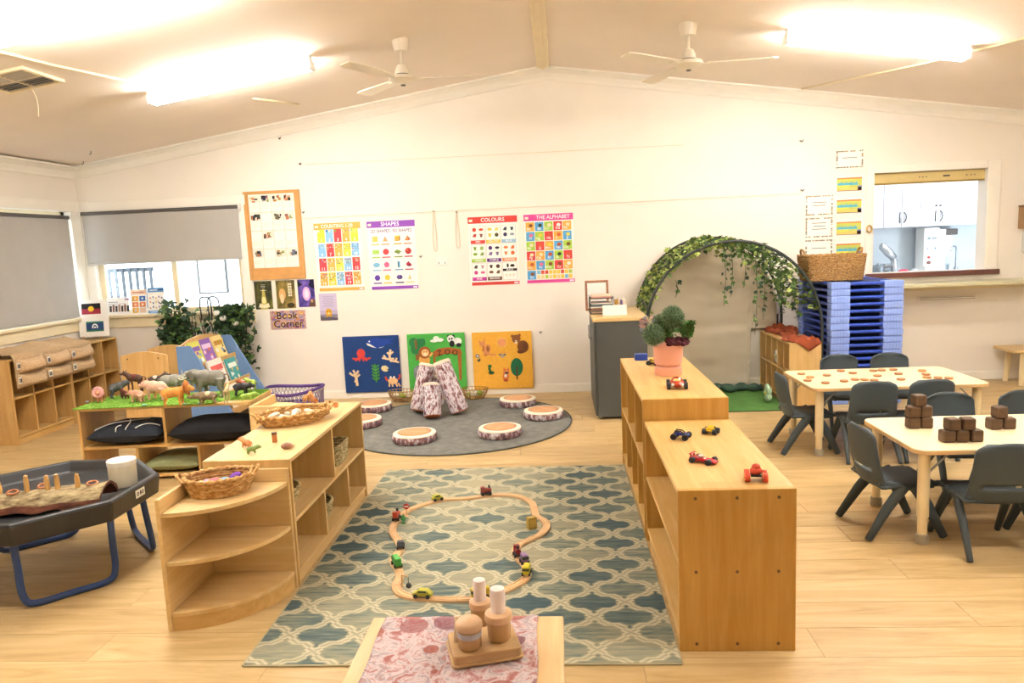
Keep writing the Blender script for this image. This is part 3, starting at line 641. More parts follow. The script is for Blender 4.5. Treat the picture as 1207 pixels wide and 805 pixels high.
for i, (nm, k) in enumerate(cells):
    r_, c_ = divmod(i, 3); x0_, z0_ = .02+c_*.149, .40-r_*.178; h_ = .17
    p.rect(x0_, x0_+.14, z0_, z0_+h_, '8c8078'); p.lay(.3).rect(x0_+.002, x0_+.138, z0_+.002, z0_+h_-.002, 'fffdf6'); p.lay(.3)
    if i < 8:
        p.rect(x0_+.002, x0_+.138, z0_+.002, z0_+.034, k)
        for j in range(4):
            ix, iz = x0_+.038+(j % 2)*.066, z0_+.135-(j//2)*.055
            [lambda: p.disc(ix, iz, .019, None, icon[i][j]), lambda: p.disc(ix, iz, .022, .013, icon[i][j]), lambda: p.poly([(ix-.02, iz-.012), (ix+.012, iz-.018), (ix+.02, iz+.014), (ix-.004, iz+.016)], icon[i][j]), lambda: p.poly([(ix-.016, iz+.016), (ix+.016, iz+.014), (ix+.008, iz-.018), (ix-.008, iz-.018)], icon[i][j])][(i+j) % 4]()
        p.lay(.3); p.text(nm, x0_+.07, z0_+.018, .026, 'ffffff', maxw=.1)
    else:
        p.rect(x0_+.002, x0_+.138, z0_+.085, z0_+.108, k); p.disc(x0_+.05, z0_+.138, .01, .02, k); p.disc(x0_+.095, z0_+.136, .022, .014, k); p.lay(.3); p.text(nm, x0_+.07, z0_+.097, .022, 'ffffff', maxw=.1)
        for j in range(3): p.disc(x0_+.035+j*.035, z0_+.045, .012, .016, 'ece4d6')
sheet(p, 'colours_poster', 'colours wall chart with a red heading', 'poster', -.862, 1.08, 'learning charts on the wall')
# alphabet poster
p = frame_poster(.472, .656, 'dc4c9c', 'THE ALPHABET', .28, .05, .03)
ac = {'o': 'eeb050', 'b': '5aa8dc', 'g': 'a4cc4c', 'r': 'd4403c'}
rows = ['obgro', 'bgrob', 'grobg', 'robgr', 'obgro', 'bxxxx']
n_ = 0
for r_ in range(6):
    for c_ in range(5):
        x0_, z0_ = .018+c_*.0885, .498-r_*.0925
        if rows[r_][c_] == 'x': continue
        ch = chr(65+n_); n_ += 1
        p.rect(x0_, x0_+.081, z0_, z0_+.085, ac[rows[r_][c_]]); p.lay(.2)
        p.disc(x0_+.048, z0_+.052, .02, .017, rng.choice(['f6e0c0', 'c85830', '2c3c24', 'f2f2f2', '7c4a2c', 'e8d048', 'd86a8c']), 9); p.lay(.2); p.text(ch+ch.lower(), x0_+.026 if n_ % 2 else x0_+.04, z0_+.022, .034, 'ffffff')
for k in range(9):
    for j in range(2): p.rect(.112+k*.038, .142+k*.038, .04+j*.045, .075+j*.045, rng.choice(['e8c84c', 'd4503c', '7cb8dc', 'b4cc5c', 'f0d8a0']))
sheet(p, 'alphabet_poster', 'alphabet wall chart with a pink heading', 'poster', -.323, 1.08, 'learning charts on the wall')
# socket plate, cords, wires, hooks
t = thing('wall_socket', 'white double power point on the wall between the charts', 'socket', (-1.133, YW, 1.325))
part(MB().box(-.06, .06, -.01, 0, -.035, .035), 'plate', M_white, t, bevel=.004)
for s in (-1, 1): part(MB().box(s*.03-.006, s*.03+.006, -.014, -.01, .008, .022), 'switch', M_white, t)
for s in (-1, 1): part(MB().box(s*.03-.004, s*.03+.004, -.0105, -.0099, -.02, -.004), 'outlet', M_dark, t)
M_cord = mat('cord_beige', 'd8c8a8', .7, var=0)
for x0_, zt, zb, lb in ((-1.187, 1.81, 1.428, 'beige cord loop hanging on the wall beside the shapes chart'), (-.964, 1.79, 1.45, 'beige cord loop hanging on the wall beside the colours chart')):
    t = thing('string_loop', lb, 'string', (x0_, YW, zt))
    h = zt-zb
    part(MB().tube(smoothpts([(0, -.012, 0), (-.018, -.008, -h*.5), (-.016, -.008, -h*.93), (0, -.008, -h), (.016, -.008, -h*.93), (.014, -.008, -h*.5), (0, -.012, 0)]), .003, 6), 'cord', M_cord, t, smooth=180)
    part(MB().cyl((0, -.018, 0), (0, 0, 0), .009, n=10), 'hook_peg', mat('peg_brown', 'a89878', .4, var=0), t)
a = V(476, 187, YW-.006); b_ = V(800, 172, YW-.006); z_ = (a.z+b_.z)/2
solo(MB().tube([(V(360, 192, YW).x, YW-.006, z_), (V(806, 173, YW).x, YW-.006, z_)], .002, 6), 'display_wire', M_cord, 'upper thin display wire stretched across the back wall', 'wire')
a = V(350, 255, YW-.006)
solo(MB().tube([(a.x, YW-.006, 1.80), (V(944, 224, YW).x, YW-.006, 1.815)], .002, 6), 'display_wire', M_cord, 'lower thin display wire running behind the learning charts', 'wire')
for x_, y_, lb in ((353, 193, 'small dark wall hook above the pin board'), (329, 163, 'small dark wall hook near the left cornice'), (357, 250, 'small dark wall hook at the edge of the pin board'), (944, 224, 'small dark wall hook above the flower bordered cards'), (943, 166, 'small dark wall hook high on the wall left of the hatch'), (636, 391, 'tiny grey hook beside the yellow felt board'), (495, 302, 'tiny dark hook beside the shapes chart')):
    P = V(x_, y_, YW)
    solo(MB().tube([(P.x, YW, P.z), (P.x, YW-.015, P.z), (P.x+.012, YW-.025, P.z-.012), (P.x+.022, YW-.02, P.z+.006)], .005, 6), 'wall_hook', M_dark, lb, 'hook', smooth=180, group='wall hooks')
# cards beside the hatch
def bordered(w, h, lines):
    p = Print(w, h, 'fdf8ee'); rg_ = random.Random(int(w*1e4)+lines)
    for k in range(80):
        u = rg_.random()*2*(w+h)
        x_, z_ = (u, .012) if u < w else ((w-.012, u-w) if u < w+h else ((u-w-h, h-.012) if u < 2*w+h else (.012, u-2*w-h)))
        p.lay(.05).disc(min(max(x_, .01), w-.01), min(max(z_, .01), h-.01), .009, .007, rg_.choice(['a8977c', '9a9484', 'bda888', '8c8c78', 'c8b496']), 7)
    for k in range(lines): p.rect(w*.24+.01*(k % 2), w*.76-.01*(k % 2), h*.5+(lines/2-k)*.028-.004, h*.5+(lines/2-k)*.028+.002, '7a766e')
    return p
sheet(bordered(.252, .168, 1), 'flower_border_card', 'flower bordered card above the column of rainbow cards', 'card', 2.582, 2.022, 'flower bordered cards')
for i, (lines, lb) in enumerate(((2, 'flower bordered card, topmost of the column left of the rainbow cards'), (3, 'flower bordered card, middle of the column left of the rainbow cards'), (1, 'flower bordered card just above the woven basket'))):
    sheet(bordered(.256, .192, lines), 'flower_border_card', lb, 'card', 2.311, 1.603-i*.205, 'flower bordered cards')
nm_ = ['top', 'second', 'third', 'fourth', 'fifth']
for i in range(5):
    p = Print(.24, .15, 'fdfaf2'); z0_ = .014
    p.rect(.008, .232, z0_, z0_+.118, 'bfc860'); p.lay(); p.rect(.008, .232, z0_+.104, z0_+.118, 'd8884c'); p.rect(.008, .232, z0_, z0_+.03, 'dcc870'); p.rect(.196, .232, z0_, z0_+.04, '6a78c0'); p.rect(.008, .12, z0_+.03, z0_+.05, 'e4dc58'); p.rect(.008, .232, z0_-.004, z0_+.002, '9a6a6a'); p.lay()
    p.rect(.014, .196, z0_+.048, z0_+.068, '58b0c8'); p.lay(.3)
    for k in range(12): p.rect(.018+k*.0145, .027+k*.0145, z0_+.066, z0_+.066+.008*(k % 3), '58b0c8')
    sheet(p, 'rainbow_card', nm_[i]+' rainbow striped card in the column beside the kitchen hatch', 'card', 2.59, 1.808-i*.202, 'rainbow cards beside the hatch')
# felt boards ---------------------------------------------------------------
def felt(c): return mat('felt_'+c, c, .95, var=.05, vscale=40, bmp=.15, bscale=500)
def blob(cx, cz_, fn, n=40): return [(cx+fn(2*PI*i/n)[0], cz_+fn(2*PI*i/n)[1]) for i in range(n)]
def fboard(label, x, z, w, h, colr):
    t = thing('felt_board', label, 'felt board', (x, YW-.03, z), group='square felt play boards')
    part(MB().box(0, w, -.004, .010, 0, h), 'panel', felt(colr), t, bevel=.004); return t
def fp(t, name, shapes, label=None):
    """shapes: list of (outline, colour, thickness) stacked"""
    cols = []; mb = MB(); y0 = -.004
    for pts, c, th in shapes:
        if c not in cols: cols.append(c)
        mb.prism(pts, y0-th, -.0041, mi=cols.index(c), plane='xz'); y0 -= .0004
    return part(mb, name, [felt(c) for c in cols], t, label=label)
def ov(cx, cz_, a, b, n=16, rot=0):
    return [(cx+a*math.cos(u)*math.cos(rot)-b*math.sin(u)*math.sin(rot), cz_+a*math.cos(u)*math.sin(rot)+b*math.sin(u)*math.cos(rot)) for u in [2*PI*i/n for i in range(n)]]
def line(pts, w):
    """thick polyline outline"""
    P = [Vector((p[0], p[1])) for p in pts]; l_ = []; r_ = []
    for i, q in enumerate(P):
        d = (P[min(i+1, len(P)-1)]-P[max(i-1, 0)]).normalized(); nn = Vector((-d.y, d.x))*w/2; l_.append(tuple(q+nn)); r_.append(tuple(q-nn))
    return l_+r_[::-1]
t = fboard('navy blue felt board with sea creatures', -2.168, .06, .565, .566, '1c3f7c')
sx = .565/500.0
def q5(x, z): return ((x-92)*.565/250/1.0, .566-(z-97)*.566/252)     # crop pixels -> board metres
def Q(*pp): return [q5(*a) for a in pp]
fp(t, 'felt_whale', [(Q((197, 122), (215, 112), (245, 106), (285, 112), (328, 112), (300, 124), (322, 132), (290, 135), (262, 150), (235, 152), (212, 140)), '2347a4', .004), (Q((199, 128), (214, 132), (238, 148), (243, 151), (222, 146), (204, 138)), 'f4f2ec', .005), (Q((250, 151), (278, 145), (262, 151)), 'f4f2ec', .005), (ov(*q5(213, 121), .008, .008), 'f4f2ec', .005)])
fp(t, 'felt_octopus', [(ov(*q5(172, 172), .042, .044), 'd8453c', .004)]+[(line(Q((172+dx*.3, 190), (172+dx*.7, 196+abs(dx)*.1), (172+dx, 200-abs(dx)*.15+8*(abs(dx) < 25)), (172+dx*1.15, 210-abs(dx)*.4)), .018), 'd8453c', .004) for dx in (-34, -24, -10, 10, 24, 36)])
fp(t, 'felt_coral', [(line(Q((305, 215), (298, 195), (300, 178), (304, 160)), .022), 'f0d0a8', .004)]+[(line(Q(*s), .018), 'f0d0a8', .004) for s in (((302, 205), (280, 200), (264, 196)), ((282, 200), (272, 184)), ((300, 185), (288, 172)), ((302, 180), (316, 170)), ((305, 210), (325, 214), (338, 218)), ((322, 213), (330, 198)), ((300, 200), (318, 202)))])
fp(t, 'felt_seaweed', [(line(Q((232, 304), (233, 260), (230, 222)), .012), '4a9a3c', .004)]+[(ov(*q5(232+s*9, 232+k*14), .024, .009, 12, s*R(35)), '4a9a3c', .004) for k in range(5) for s in (-1, 1)])
fp(t, 'felt_shell', [(ov(*q5(274, 244), .038, .03, 16, R(-20)), 'ecd8a0', .004), (ov(*q5(288, 248), .007, .007), '3a3830', .005)])
fp(t, 'felt_branch', [(line(Q((146, 318), (143, 285), (140, 262)), .026), 'f0cfa0', .004)]+[(line(Q(*s), .02), 'f0cfa0', .004) for s in (((142, 275), (126, 268), (114, 258)), ((140, 265), (132, 246)), ((142, 268), (155, 250)), ((144, 280), (160, 266)), ((144, 298), (134, 296)))])
fp(t, 'felt_crab', [(ov(*q5(306, 300), .05, .032), 'ecc08c', .004), (line(Q((280, 300), (276, 288), (274, 280)), .016), 'd84838', .005), (line(Q((330, 294), (338, 284), (338, 272)), .018), 'd84838', .005)]+[(line(Q((296+dx, 310), (296+dx*1.3, 326)), .016), 'ecc08c', .004) for dx in (-6, 6, 22, 32)]+[(ov(*q5(x_, 284), .010, .012), 'f6f2ea', .005) for x_ in (297, 312)])
t = fboard('green felt board with a zoo sign and animals', -1.52, .062, .573, .566, '4cb048')
def q5(x, z): return ((x-640)*.573/520, .566-(z-60)*.566/505)
fp(t, 'felt_tree', [(line(Q((735, 290), (728, 200), (722, 130)), .05), '8a5c34', .003), (ov(*q5(700, 135), .046, .05), '2c8048', .004), (ov(*q5(755, 140), .055, .045), '2c8048', .004), (ov(*q5(715, 195), .05, .05), '2c8048', .004), (ov(*q5(780, 125), .03, .03), '2c8048', .004), (line(Q((722, 190), (720, 110)), .02), '8a5c34', .005)])
fp(t, 'felt_cloud', [(ov(*q5(885, 125), .04, .014), 'f6f6f2', .004), (ov(*q5(905, 105), .03, .025), 'f6f6f2', .004), (ov(*q5(940, 118), .035, .018), 'f6f6f2', .004)])
fp(t, 'felt_panda', [(ov(*q5(1095, 135), .042, .036), 'f6f6f2', .004), (ov(*q5(1036, 112), .036, .036), 'f6f6f2', .005), (ov(*q5(1018, 88), .014, .014), '1e2022', .004), (ov(*q5(1060, 88), .014, .014), '1e2022', .004), (ov(*q5(1045, 155), .026, .032), '1e2022', .0045), (ov(*q5(1105, 168), .026, .02), '1e2022', .005), (ov(*q5(1024, 112), .008, .010), '1e2022', .006), (ov(*q5(1046, 110), .008, .010), '1e2022', .006)])
fp(t, 'felt_lion', [(ov(*q5(790, 290), .055, .06), 'e8b05c', .004), (ov(*q5(795, 225), .06, .06), '9a5428', .005), (ov(*q5(800, 228), .038, .038), 'f0c07c', .006), (ov(*q5(800, 240), .022, .014), 'f6e2c0', .007), (ov(*q5(790, 218), .005, .006), '2c2018', .007), (ov(*q5(812, 218), .005, .006), '2c2018', .007), (line(Q((840, 260), (862, 230)), .02), 'e8b05c', .004)])
sg = fp(t, 'felt_zoo_sign', [(Q((870, 225), (910, 195), (1010, 185), (1120, 205), (1130, 250), (1050, 245), (990, 240), (920, 262), (875, 268)), 'a8622e', .004), (Q((1090, 230), (1125, 225), (1115, 480), (1095, 478)), 'a8622e', .004), (Q((870, 250), (890, 250), (885, 480), (868, 480)), 'a8622e', .004)])
p = MB.__new__(Print); MB.__init__(p); p.d = -.0095
for ch, x_, z_, rt in (('Z', 930, 235, R(12)), ('O', 1000, 228, 0), ('O', 1068, 236, R(-10))): p.text(ch, *q5(x_, z_), .075, '2c1c14', rot=rt)
part(p, 'lettering', vcol(), sg)
fp(t, 'felt_elephant', [(ov(*q5(735, 390), .055, .06), '7c8084', .004), (line(Q((700, 370), (695, 430), (710, 460)), .02), '7c8084', .004), (ov(*q5(715, 380), .025, .03), '8e9296', .005)])
t = fboard('yellow orange felt board with bush animals', -.876, .055, .586, .567, 'eab040')
def q5(x, z): return ((x-490)*.586/612, .567-(z-88)*.567/580)
fp(t, 'felt_kangaroo', [(ov(*q5(640, 265), .034, .055, 16, R(-20)), 'd8905c', .004), (ov(*q5(650, 255), .014, .03), '9c6434', .005), (ov(*q5(595, 205), .03, .024), 'd8905c', .005), (line(Q((580, 195), (560, 172)), .012), 'd8905c', .004), (line(Q((610, 190), (620, 155)), .014), 'd8905c', .004), (line(Q((605, 225), (600, 280)), .016), 'b87040', .005), (line(Q((650, 310), (690, 316), (730, 322)), .014), 'd8905c', .004), (line(Q((605, 320), (640, 318)), .014), 'c47c48', .005)])
fp(t, 'felt_sun', [(ov(*q5(795, 195), .04, .04), 'e8a070', .004)]+[(line([tuple(Vector(q5(795, 195))+Vector((math.cos(u), math.sin(u)))*.042), tuple(Vector(q5(795, 195))+Vector((math.cos(u), math.sin(u)))*.06)], .008), 'f0c86c', .003) for u in [2*PI*k/12 for k in range(12)]])
fp(t, 'felt_bear', [(ov(*q5(1010, 245), .056, .062), '7c4c2a', .004), (ov(*q5(945, 165), .042, .042), '8c5830', .006), (ov(*q5(905, 135), .014, .014), '8c5830', .006), (ov(*q5(978, 128), .014, .014), '8c5830', .006), (ov(*q5(940, 195), .014, .018), 'ecd8b8', .007), (ov(*q5(932, 190), .005, .005), '201812', .008), (ov(*q5(985, 295), .035, .018), '6a4024', .006), (ov(*q5(1030, 240), .024, .04), '6c4226', .006)])
fp(t, 'felt_bird', [(ov(*q5(796, 330), .022, .02), 'b8a890', .004), (ov(*q5(772, 318), .014, .007), '5a6470', .005), (ov(*q5(820, 320), .014, .008), '5a6470', .005), (line(Q((790, 300), (786, 288)), .008), 'e08850', .004), (line(Q((815, 300), (820, 290)), .008), 'e08850', .004)])
fp(t, 'felt_koala', [(ov(*q5(540, 325), .02, .02), '6c7078', .004), (ov(*q5(540, 325), .011, .012), 'e8e4dc', .005), (ov(*q5(552, 365), .016, .018), '4a4a42', .004), (ov(*q5(545, 352), .010, .008), 'e0c060', .005)])
fp(t, 'felt_snake', [(line(Q((660, 430), (655, 460), (668, 490), (700, 505)), .024), '2c6838', .004), (ov(*q5(662, 432), .02, .016), '346c3c', .005), (ov(*q5(675, 498), .03, .016), '2c5c34', .005)])
fp(t, 'felt_fox', [(ov(*q5(822, 545), .032, .05), 'e08040', .004), (ov(*q5(828, 495), .032, .028), 'e08848', .005), (Q((800, 480), (805, 445), (822, 475)), 'd87038', .005), (Q((835, 475), (855, 448), (858, 482)), 'd87038', .005), (ov(*q5(832, 505), .02, .010), '3c4450', .006), (ov(*q5(820, 535), .014, .016), 'f2e8dc', .006), (ov(*q5(820, 580), .022, .012), 'b04828', .006)])
fp(t, 'felt_gum_tree', [(ov(*q5(938, 450), .06, .09, 20), '1f6a44', .004), (line(Q((938, 575), (938, 440)), .014), '5c3a22', .005)])
# ------------------------------------------------------------------ timber furniture
M_birchx = wood('birch_x', 'e6c384', 'd2a65c', 'x', boards=.09); M_birchz = wood('birch_z', 'dcb062', 'c4923c', 'z', boards=.11); M_birchy = wood('birch_y', 'e6c384', 'd2a65c', 'y')
M_pinex = wood('pine_x', 'ebcf9a', 'd9b474', 'x'); M_pinez = wood('pine_z', 'e4c48a', 'd2aa68', 'z'); M_piney = wood('pine_y', 'ebcf9a', 'd9b474', 'y')
M_cubx = wood('cubby_x', 'dcb878', 'c49a58', 'x'); M_cubz = wood('cubby_z', 'd8b272', 'bf9350', 'z')
M_screw = mat('screw_dark', '6d5636', .4, .4, var=0)
def open_shelf(name, label, loc, rz, ln, dp, h, zs, divs, back=True, mats=None, t=.018, group=None, screws=0, kick=.05, topover=.0):
    """front faces local -y; zs = shelf board heights; divs = (x, z0, z1)"""
    mx, mz = mats or (M_birchx, M_birchz)
    o = thing(name, label, 'shelf', loc, rz, group)
    for x in (0, ln-t):
        e = part(MB().box(x, x+t, 0, dp, 0, h-(t if topover else 0)), 'end_panel', mz, o, bevel=.003)
        if screws and x:
            for sy in (.06, dp/2, dp-.06):
                for sz in (.03, h*.5, h-.03): part(MB().cyl((x+t-.001, sy, sz), (x+t+.0015, sy, sz), .006, n=10), 'screw', M_screw, e)
    part(MB().box(-topover if topover else t, ln+topover if topover else ln-t, -topover, dp, h-t, h), 'top', mx, o, bevel=.003)
    for z in zs: part(MB().box(t, ln-t, .004, dp-.008, z, z+t), 'shelf_board', mx, o, bevel=.002)
    for x, z0, z1 in divs: part(MB().box(x, x+t, .004, dp-.008, z0, z1), 'divider', mz, o, bevel=.002)
    if back: part(MB().box(t, ln-t, dp-.008, dp, kick, h-t), 'back_panel', mx, o)
    if kick: part(MB().box(t, ln-t, .012, .012+t, 0, kick), 'kick_board', mx, o, bevel=.002)
    return o
open_shelf('low_shelf', 'low honey timber shelf with screw caps on its end, toy cars on top', (.383, 3.475, 0), R(-90), .995, .404, .597, [.05, .31], [], screws=1)
open_shelf('tall_shelf', 'taller honey timber shelf holding the pink plant pot', (.376, 4.75, 0), R(-90), 1.265, .408, .70, [.05, .36], [(.30, .068, .36), (.62, .068, .36), (.94, .068, .36), (.42, .378, .682), (.84, .378, .682)])
open_shelf('toy_shelf', 'low timber toy shelf with wicker baskets, small wooden animals on top', (-1.20, 3.034, 0), R(90), 1.175, .395, .58, [.045, .285], [(.60, .303, .562), (.42, .063, .285), (.82, .063, .285)], mats=(M_pinex, M_pinez), screws=0)
def corner_unit(label, loc, rz):
    o = thing('corner_shelf', label, 'shelf', loc, rz, 'quarter round corner shelves'); RR = .39; t = .018; h = .545
    part(MB().box(t, RR, -t, 0, 0, h), 'back_panel', M_pinex, o, bevel=.003); part(MB().box(0, t, -RR, 0, 0, h), 'side_panel', M_piney, o, bevel=.003)
    def qd(r): return [(t, -t)]+[(r*math.sin(a), -r*math.cos(a)) for a in [R(3)+(R(84))*i/18 for i in range(19)]]
    for z in (.06, .27, .47): part(MB().prism(qd(RR-.004), z, z+t), 'shelf_board', M_pinex, o, bevel=.002)
    arc = [R(3)+R(84)*i/18 for i in range(19)]
    part(MB().prism([((RR-.006)*math.sin(a), -(RR-.006)*math.cos(a)) for a in arc]+[((RR-.022)*math.sin(a), -(RR-.022)*math.cos(a)) for a in arc[::-1]], 0, .06), 'curved_kick', M_birchx, o, smooth=30)
    return o
corner_unit('quarter round corner shelf in front of the toy shelf, round basket on top', (-1.597, 3.032, 0), 0)
corner_unit('empty quarter round corner shelf behind the large twig basket', (-1.935, 4.31, 0), R(90))
open_shelf('cubby_shelf', 'timber cubby shelf under the hessian pocket hanger', (-4.478, 5.6, 0), R(90), .738, .235, .71, [.055, .375], [(.245, .073, .692), (.485, .073, .692)], mats=(M_cubx, M_cubz), group='cubby shelves along the side window')
open_shelf('cubby_shelf', 'timber cubby shelf holding the flag cards', (-4.478, 6.34, 0), R(90), .738, .235, .71, [.055, .375], [(.245, .073, .692), (.485, .073, .692)], mats=(M_cubx, M_cubz), group='cubby shelves along the side window')
open_shelf('animal_shelf', 'open timber shelf with a grass mat of toy animals on top', (-3.225, 4.57, 0), R(4), 1.16, .42, .505, [.02, .225], [(.56, .243, .487), (.36, .038, .225), (.77, .038, .225)], back=False, mats=(M_cubx, M_cubz), kick=0)
open_shelf('cubby_shelf', 'pale timber cubby shelf beside the cot stack with a rust cloth on top', (1.893, 7.09, 0), R(-90), .90, .262, .55, [.03, .285], [(.17, .048, .532), (.35, .048, .532), (.53, .048, .532), (.71, .048, .532)], mats=(M_cubx, M_pinez), kick=0)
# dark cabinet
dk = thing('dark_cabinet', 'charcoal storage cabinet with a pale timber top', 'cabinet', (.262, 5.94, 0))
M_char = mat('charcoal_laminate', '4a4d4a', .5, var=.03)
part(MB().box(.02, .43, 0, .86, .02, .81), 'body', M_char, dk, bevel=.003)
part(MB().box(-.005, .437, -.012, .872, .81, .842), 'top', M_pinex, dk, bevel=.004)
for y0_ in (.01, .437):
    d_ = part(MB().box(.0, .018, y0_, y0_+.415, .03, .80), 'door', M_char, dk, bevel=.003)
    yy = y0_+(.38 if y0_ < .1 else .035)
    part(MB().tube([(0, yy, .62), (-.022, yy, .63), (-.022, yy, .73), (0, yy, .74)], .006, 8), 'handle', M_sil, d_, smooth=180)
for x_, y_ in ((.03, .02), (.40, .02), (.03, .82), (.40, .82)): part(MB().box(x_, x_+.025, y_, y_+.025, 0, .02), 'foot', M_dark, dk)
# child tables
M_ttop = mat('table_laminate', 'f0ddb4', .38, var=.03, vscale=4); M_tedge = mat('table_edge', 'd9b480', .45, var=.03)
M_leg = mat('leg_cream', 'e8d5aa', .4, var=.02); M_foot = mat('foot_grey', 'a9a190', .6, var=0)
def child_table(label, x0_, x1_, y0_, y1_, h=.462):
    t = thing('child_table', label, 'table', ((x0_+x1_)/2, (y0_+y1_)/2, 0), group='cream child tables'); a, b = (x1_-x0_)/2, (y1_-y0_)/2
    part(MB().prism(rrect(-a, a, -b, b, .055), h-.022, h-.002), 'tabletop', M_tedge, t, bevel=.003)
    part(MB().prism(rrect(-a+.003, a-.003, -b+.003, b-.003, .053), h-.002, h), 'top_laminate', M_ttop, t)
    for sx in (-1, 1):
        for sy in (-1, 1):
            X, Y = sx*(a-.062), sy*(b-.062)
            lg = part(MB().cyl((X, Y, .13), (X, Y, h-.022), .026, n=16), 'leg', M_leg, t, smooth=60)
            part(MB().cyl((X, Y, .03), (X, Y, .132), .021, n=16), 'lower_leg', M_leg, lg, smooth=60)
            part(MB().lathe([(0, 0), (.027, 0), (.03, .006), (.028, .045), (.022, .048)], 16, Matrix.Translation((X, Y, 0))), 'foot', M_foot, lg, smooth=40)
            part(MB().tube([(X, Y, h-.14), (X-sx*.12, Y, h-.022)], .005, 6), 'brace', M_sil, lg)
    return t
child_table('cream child table scattered with small wooden discs', 1.60, 2.71, 4.74, 5.40)
child_table('cream child table with dark wooden blocks stacked on it', 1.585, 2.70, 3.325, 3.95)
# far bench
bn = thing('low_bench', 'low pale timber bench on angled legs under the wall counter', 'bench', (4.29, 6.9, 0))
part(MB().prism(rrect(-.27, .26, -.17, .17, .02), .305, .33), 'seat', M_pinex, bn, bevel=.004)
for sx in (-1, 1):
    for sy in (-1, 1): part(MB().cyl((sx*.17, sy*.12, 0), (sx*.15, sy*.11, .305), .022, .03, n=14), 'leg', M_leg, bn, smooth=60)
# child chairs
M_chair = mat('chair_slate', '3e494f', .55, var=.03, bmp=.05, bscale=400)
def make_chair(label):
    t = thing('child_chair', label, 'chair', group='slate grey child chairs')
    SH = .275
    def seat(u, v):
        x = (u-.5)*2; y = (v-.5)*2
        e = max(abs(x)**4, abs(y)**4)
        return Vector((x*(.150-.008*y), y*.145+.01, SH-.010*(1-x*x)*(1-y*y*.6)-.022*e))
    mb = MB(); mb.grid(seat, 14, 14); part(mb, 'seat', M_chair, t, smooth=180, solid=.010)
    mb = MB(); nu, nv = 16, 16; z0, z1 = .245, .53
    def pt(i, j):
        u = -1+2*i/nu; v = j/nv; z = z0+(z1-z0)*v
        wd = .148-.012*v if v < .85 else (.1378-.05*((v-.85)/.15)**2.5)
        drop = .012*(u*u)*max(0, v-.5)*2
        y = -.135-.055*v+.028*u*u-.012*math.sin(PI*v)
        return Vector((wd*u, y, z-drop))
    vs = [pt(i, j) for j in range(nv+1) for i in range(nu+1)]; fs = []
    for j in range(nv):
        for i in range(nu):
            uc_ = abs(-1+2*(i+.5)/nu); vc = (j+.5)/nv
            if uc_ < .62 and .24 < vc < .31: continue
            fs.append((j*(nu+1)+i, j*(nu+1)+i+1, (j+1)*(nu+1)+i+1, (j+1)*(nu+1)+i))
    mb.add(vs, fs); part(mb, 'backrest', M_chair, t, smooth=180, solid=.011)
    for sx in (-1, 1):
        part(MB().tube([(sx*.138, -.02, SH-.02), (sx*.146, -.10, .155), (sx*.158, -.195, .004)], [.030, .026, .019], 10, flat=.6), 'leg', M_chair, t, smooth=60)
        part(MB().tube([(sx*.138, .03, SH-.02), (sx*.146, .09, .155), (sx*.158, .165, .004)], [.030, .026, .019], 10, flat=.6), 'leg', M_chair, t, smooth=60)
        part(MB().tube([(sx*.128, -.13, SH-.005), (sx*.13, 0, SH-.03), (sx*.128, .12, SH-.022)], .017, 8), 'side_rail', M_chair, t, smooth=180)
    return t
spots = [(1.632, 4.985, -90, 'slate grey child chair at the end of the disc table by the cubby shelf'),
    (1.937, 4.78, -2, 'slate grey child chair tucked into the disc table next to its corner leg'),
    (2.275, 4.79, 3, 'slate grey child chair at the disc table directly behind the block pyramid'),
    (2.09, 5.47, 180, 'slate grey chair on the cot side of the disc table, near the cubby'),
    (2.46, 5.47, 180, 'slate grey chair on the cot side of the disc table, away from the cubby'),
    (1.60, 3.59, -86, 'slate grey child chair at the end of the block table, turned slightly'),
    (1.908, 3.365, 0, 'slate grey child chair, back to the aisle, pushed under the block table'),
    (2.165, 4.04, 180, 'slate grey child chair between the two tables, behind the five block row'),
    (2.575, 4.04, 180, 'slate grey child chair between the two tables, behind the three block pile'),
    (2.27, 3.375, 0, 'slate grey child chair at the block table beside the one pushed under')]
ch0 = make_chair(spots[0][3]); ch0.location = spots[0][:2]+(0,); ch0.rotation_euler = (0, 0, R(spots[0][2]))
for x_, y_, a_, lb in spots[1:]: dup(ch0, (x_, y_, 0), R(a_), lb)
# wooden discs on the far table
M_disc = wood('disc_wood', 'c98f58', '8c5230', 'x'); M_disct = wood('disc_top', 'dca468', 'b97a44', 'x')
dsc = [(215,147),(265,166),(250,185),(360,155),(352,198),(440,130),(458,188),(508,142),(520,179),(575,180),(630,183),(648,158),(625,129),(672,126),(738,123),(768,146),(782,178),(902,129),(925,150),(930,167),(993,169),(1055,171)]
d0 = None
for i, (a, b) in enumerate(dsc):
    P = G(900+a/4.828, 410+b/4.828, .468)
    if d0 is None:
        d0 = thing('wooden_disc', 'small round wooden disc lying on the far cream table', 'disc', group='wooden discs on the table')
        part(MB().lathe([(.0, 0), (.024, 0), (.027, .003), (.027, .009), (.024, .012)], 14), 'bark_edge', M_disc, d0, smooth=40); part(MB().lathe([(.0235, .0118), (.0235, .0125), (0, .0125)], 14), 'face', M_disct, d0)
        d0.location = (P.x, P.y, .462)
    else: dup(d0, (P.x, P.y, .462), rng.random()*6)
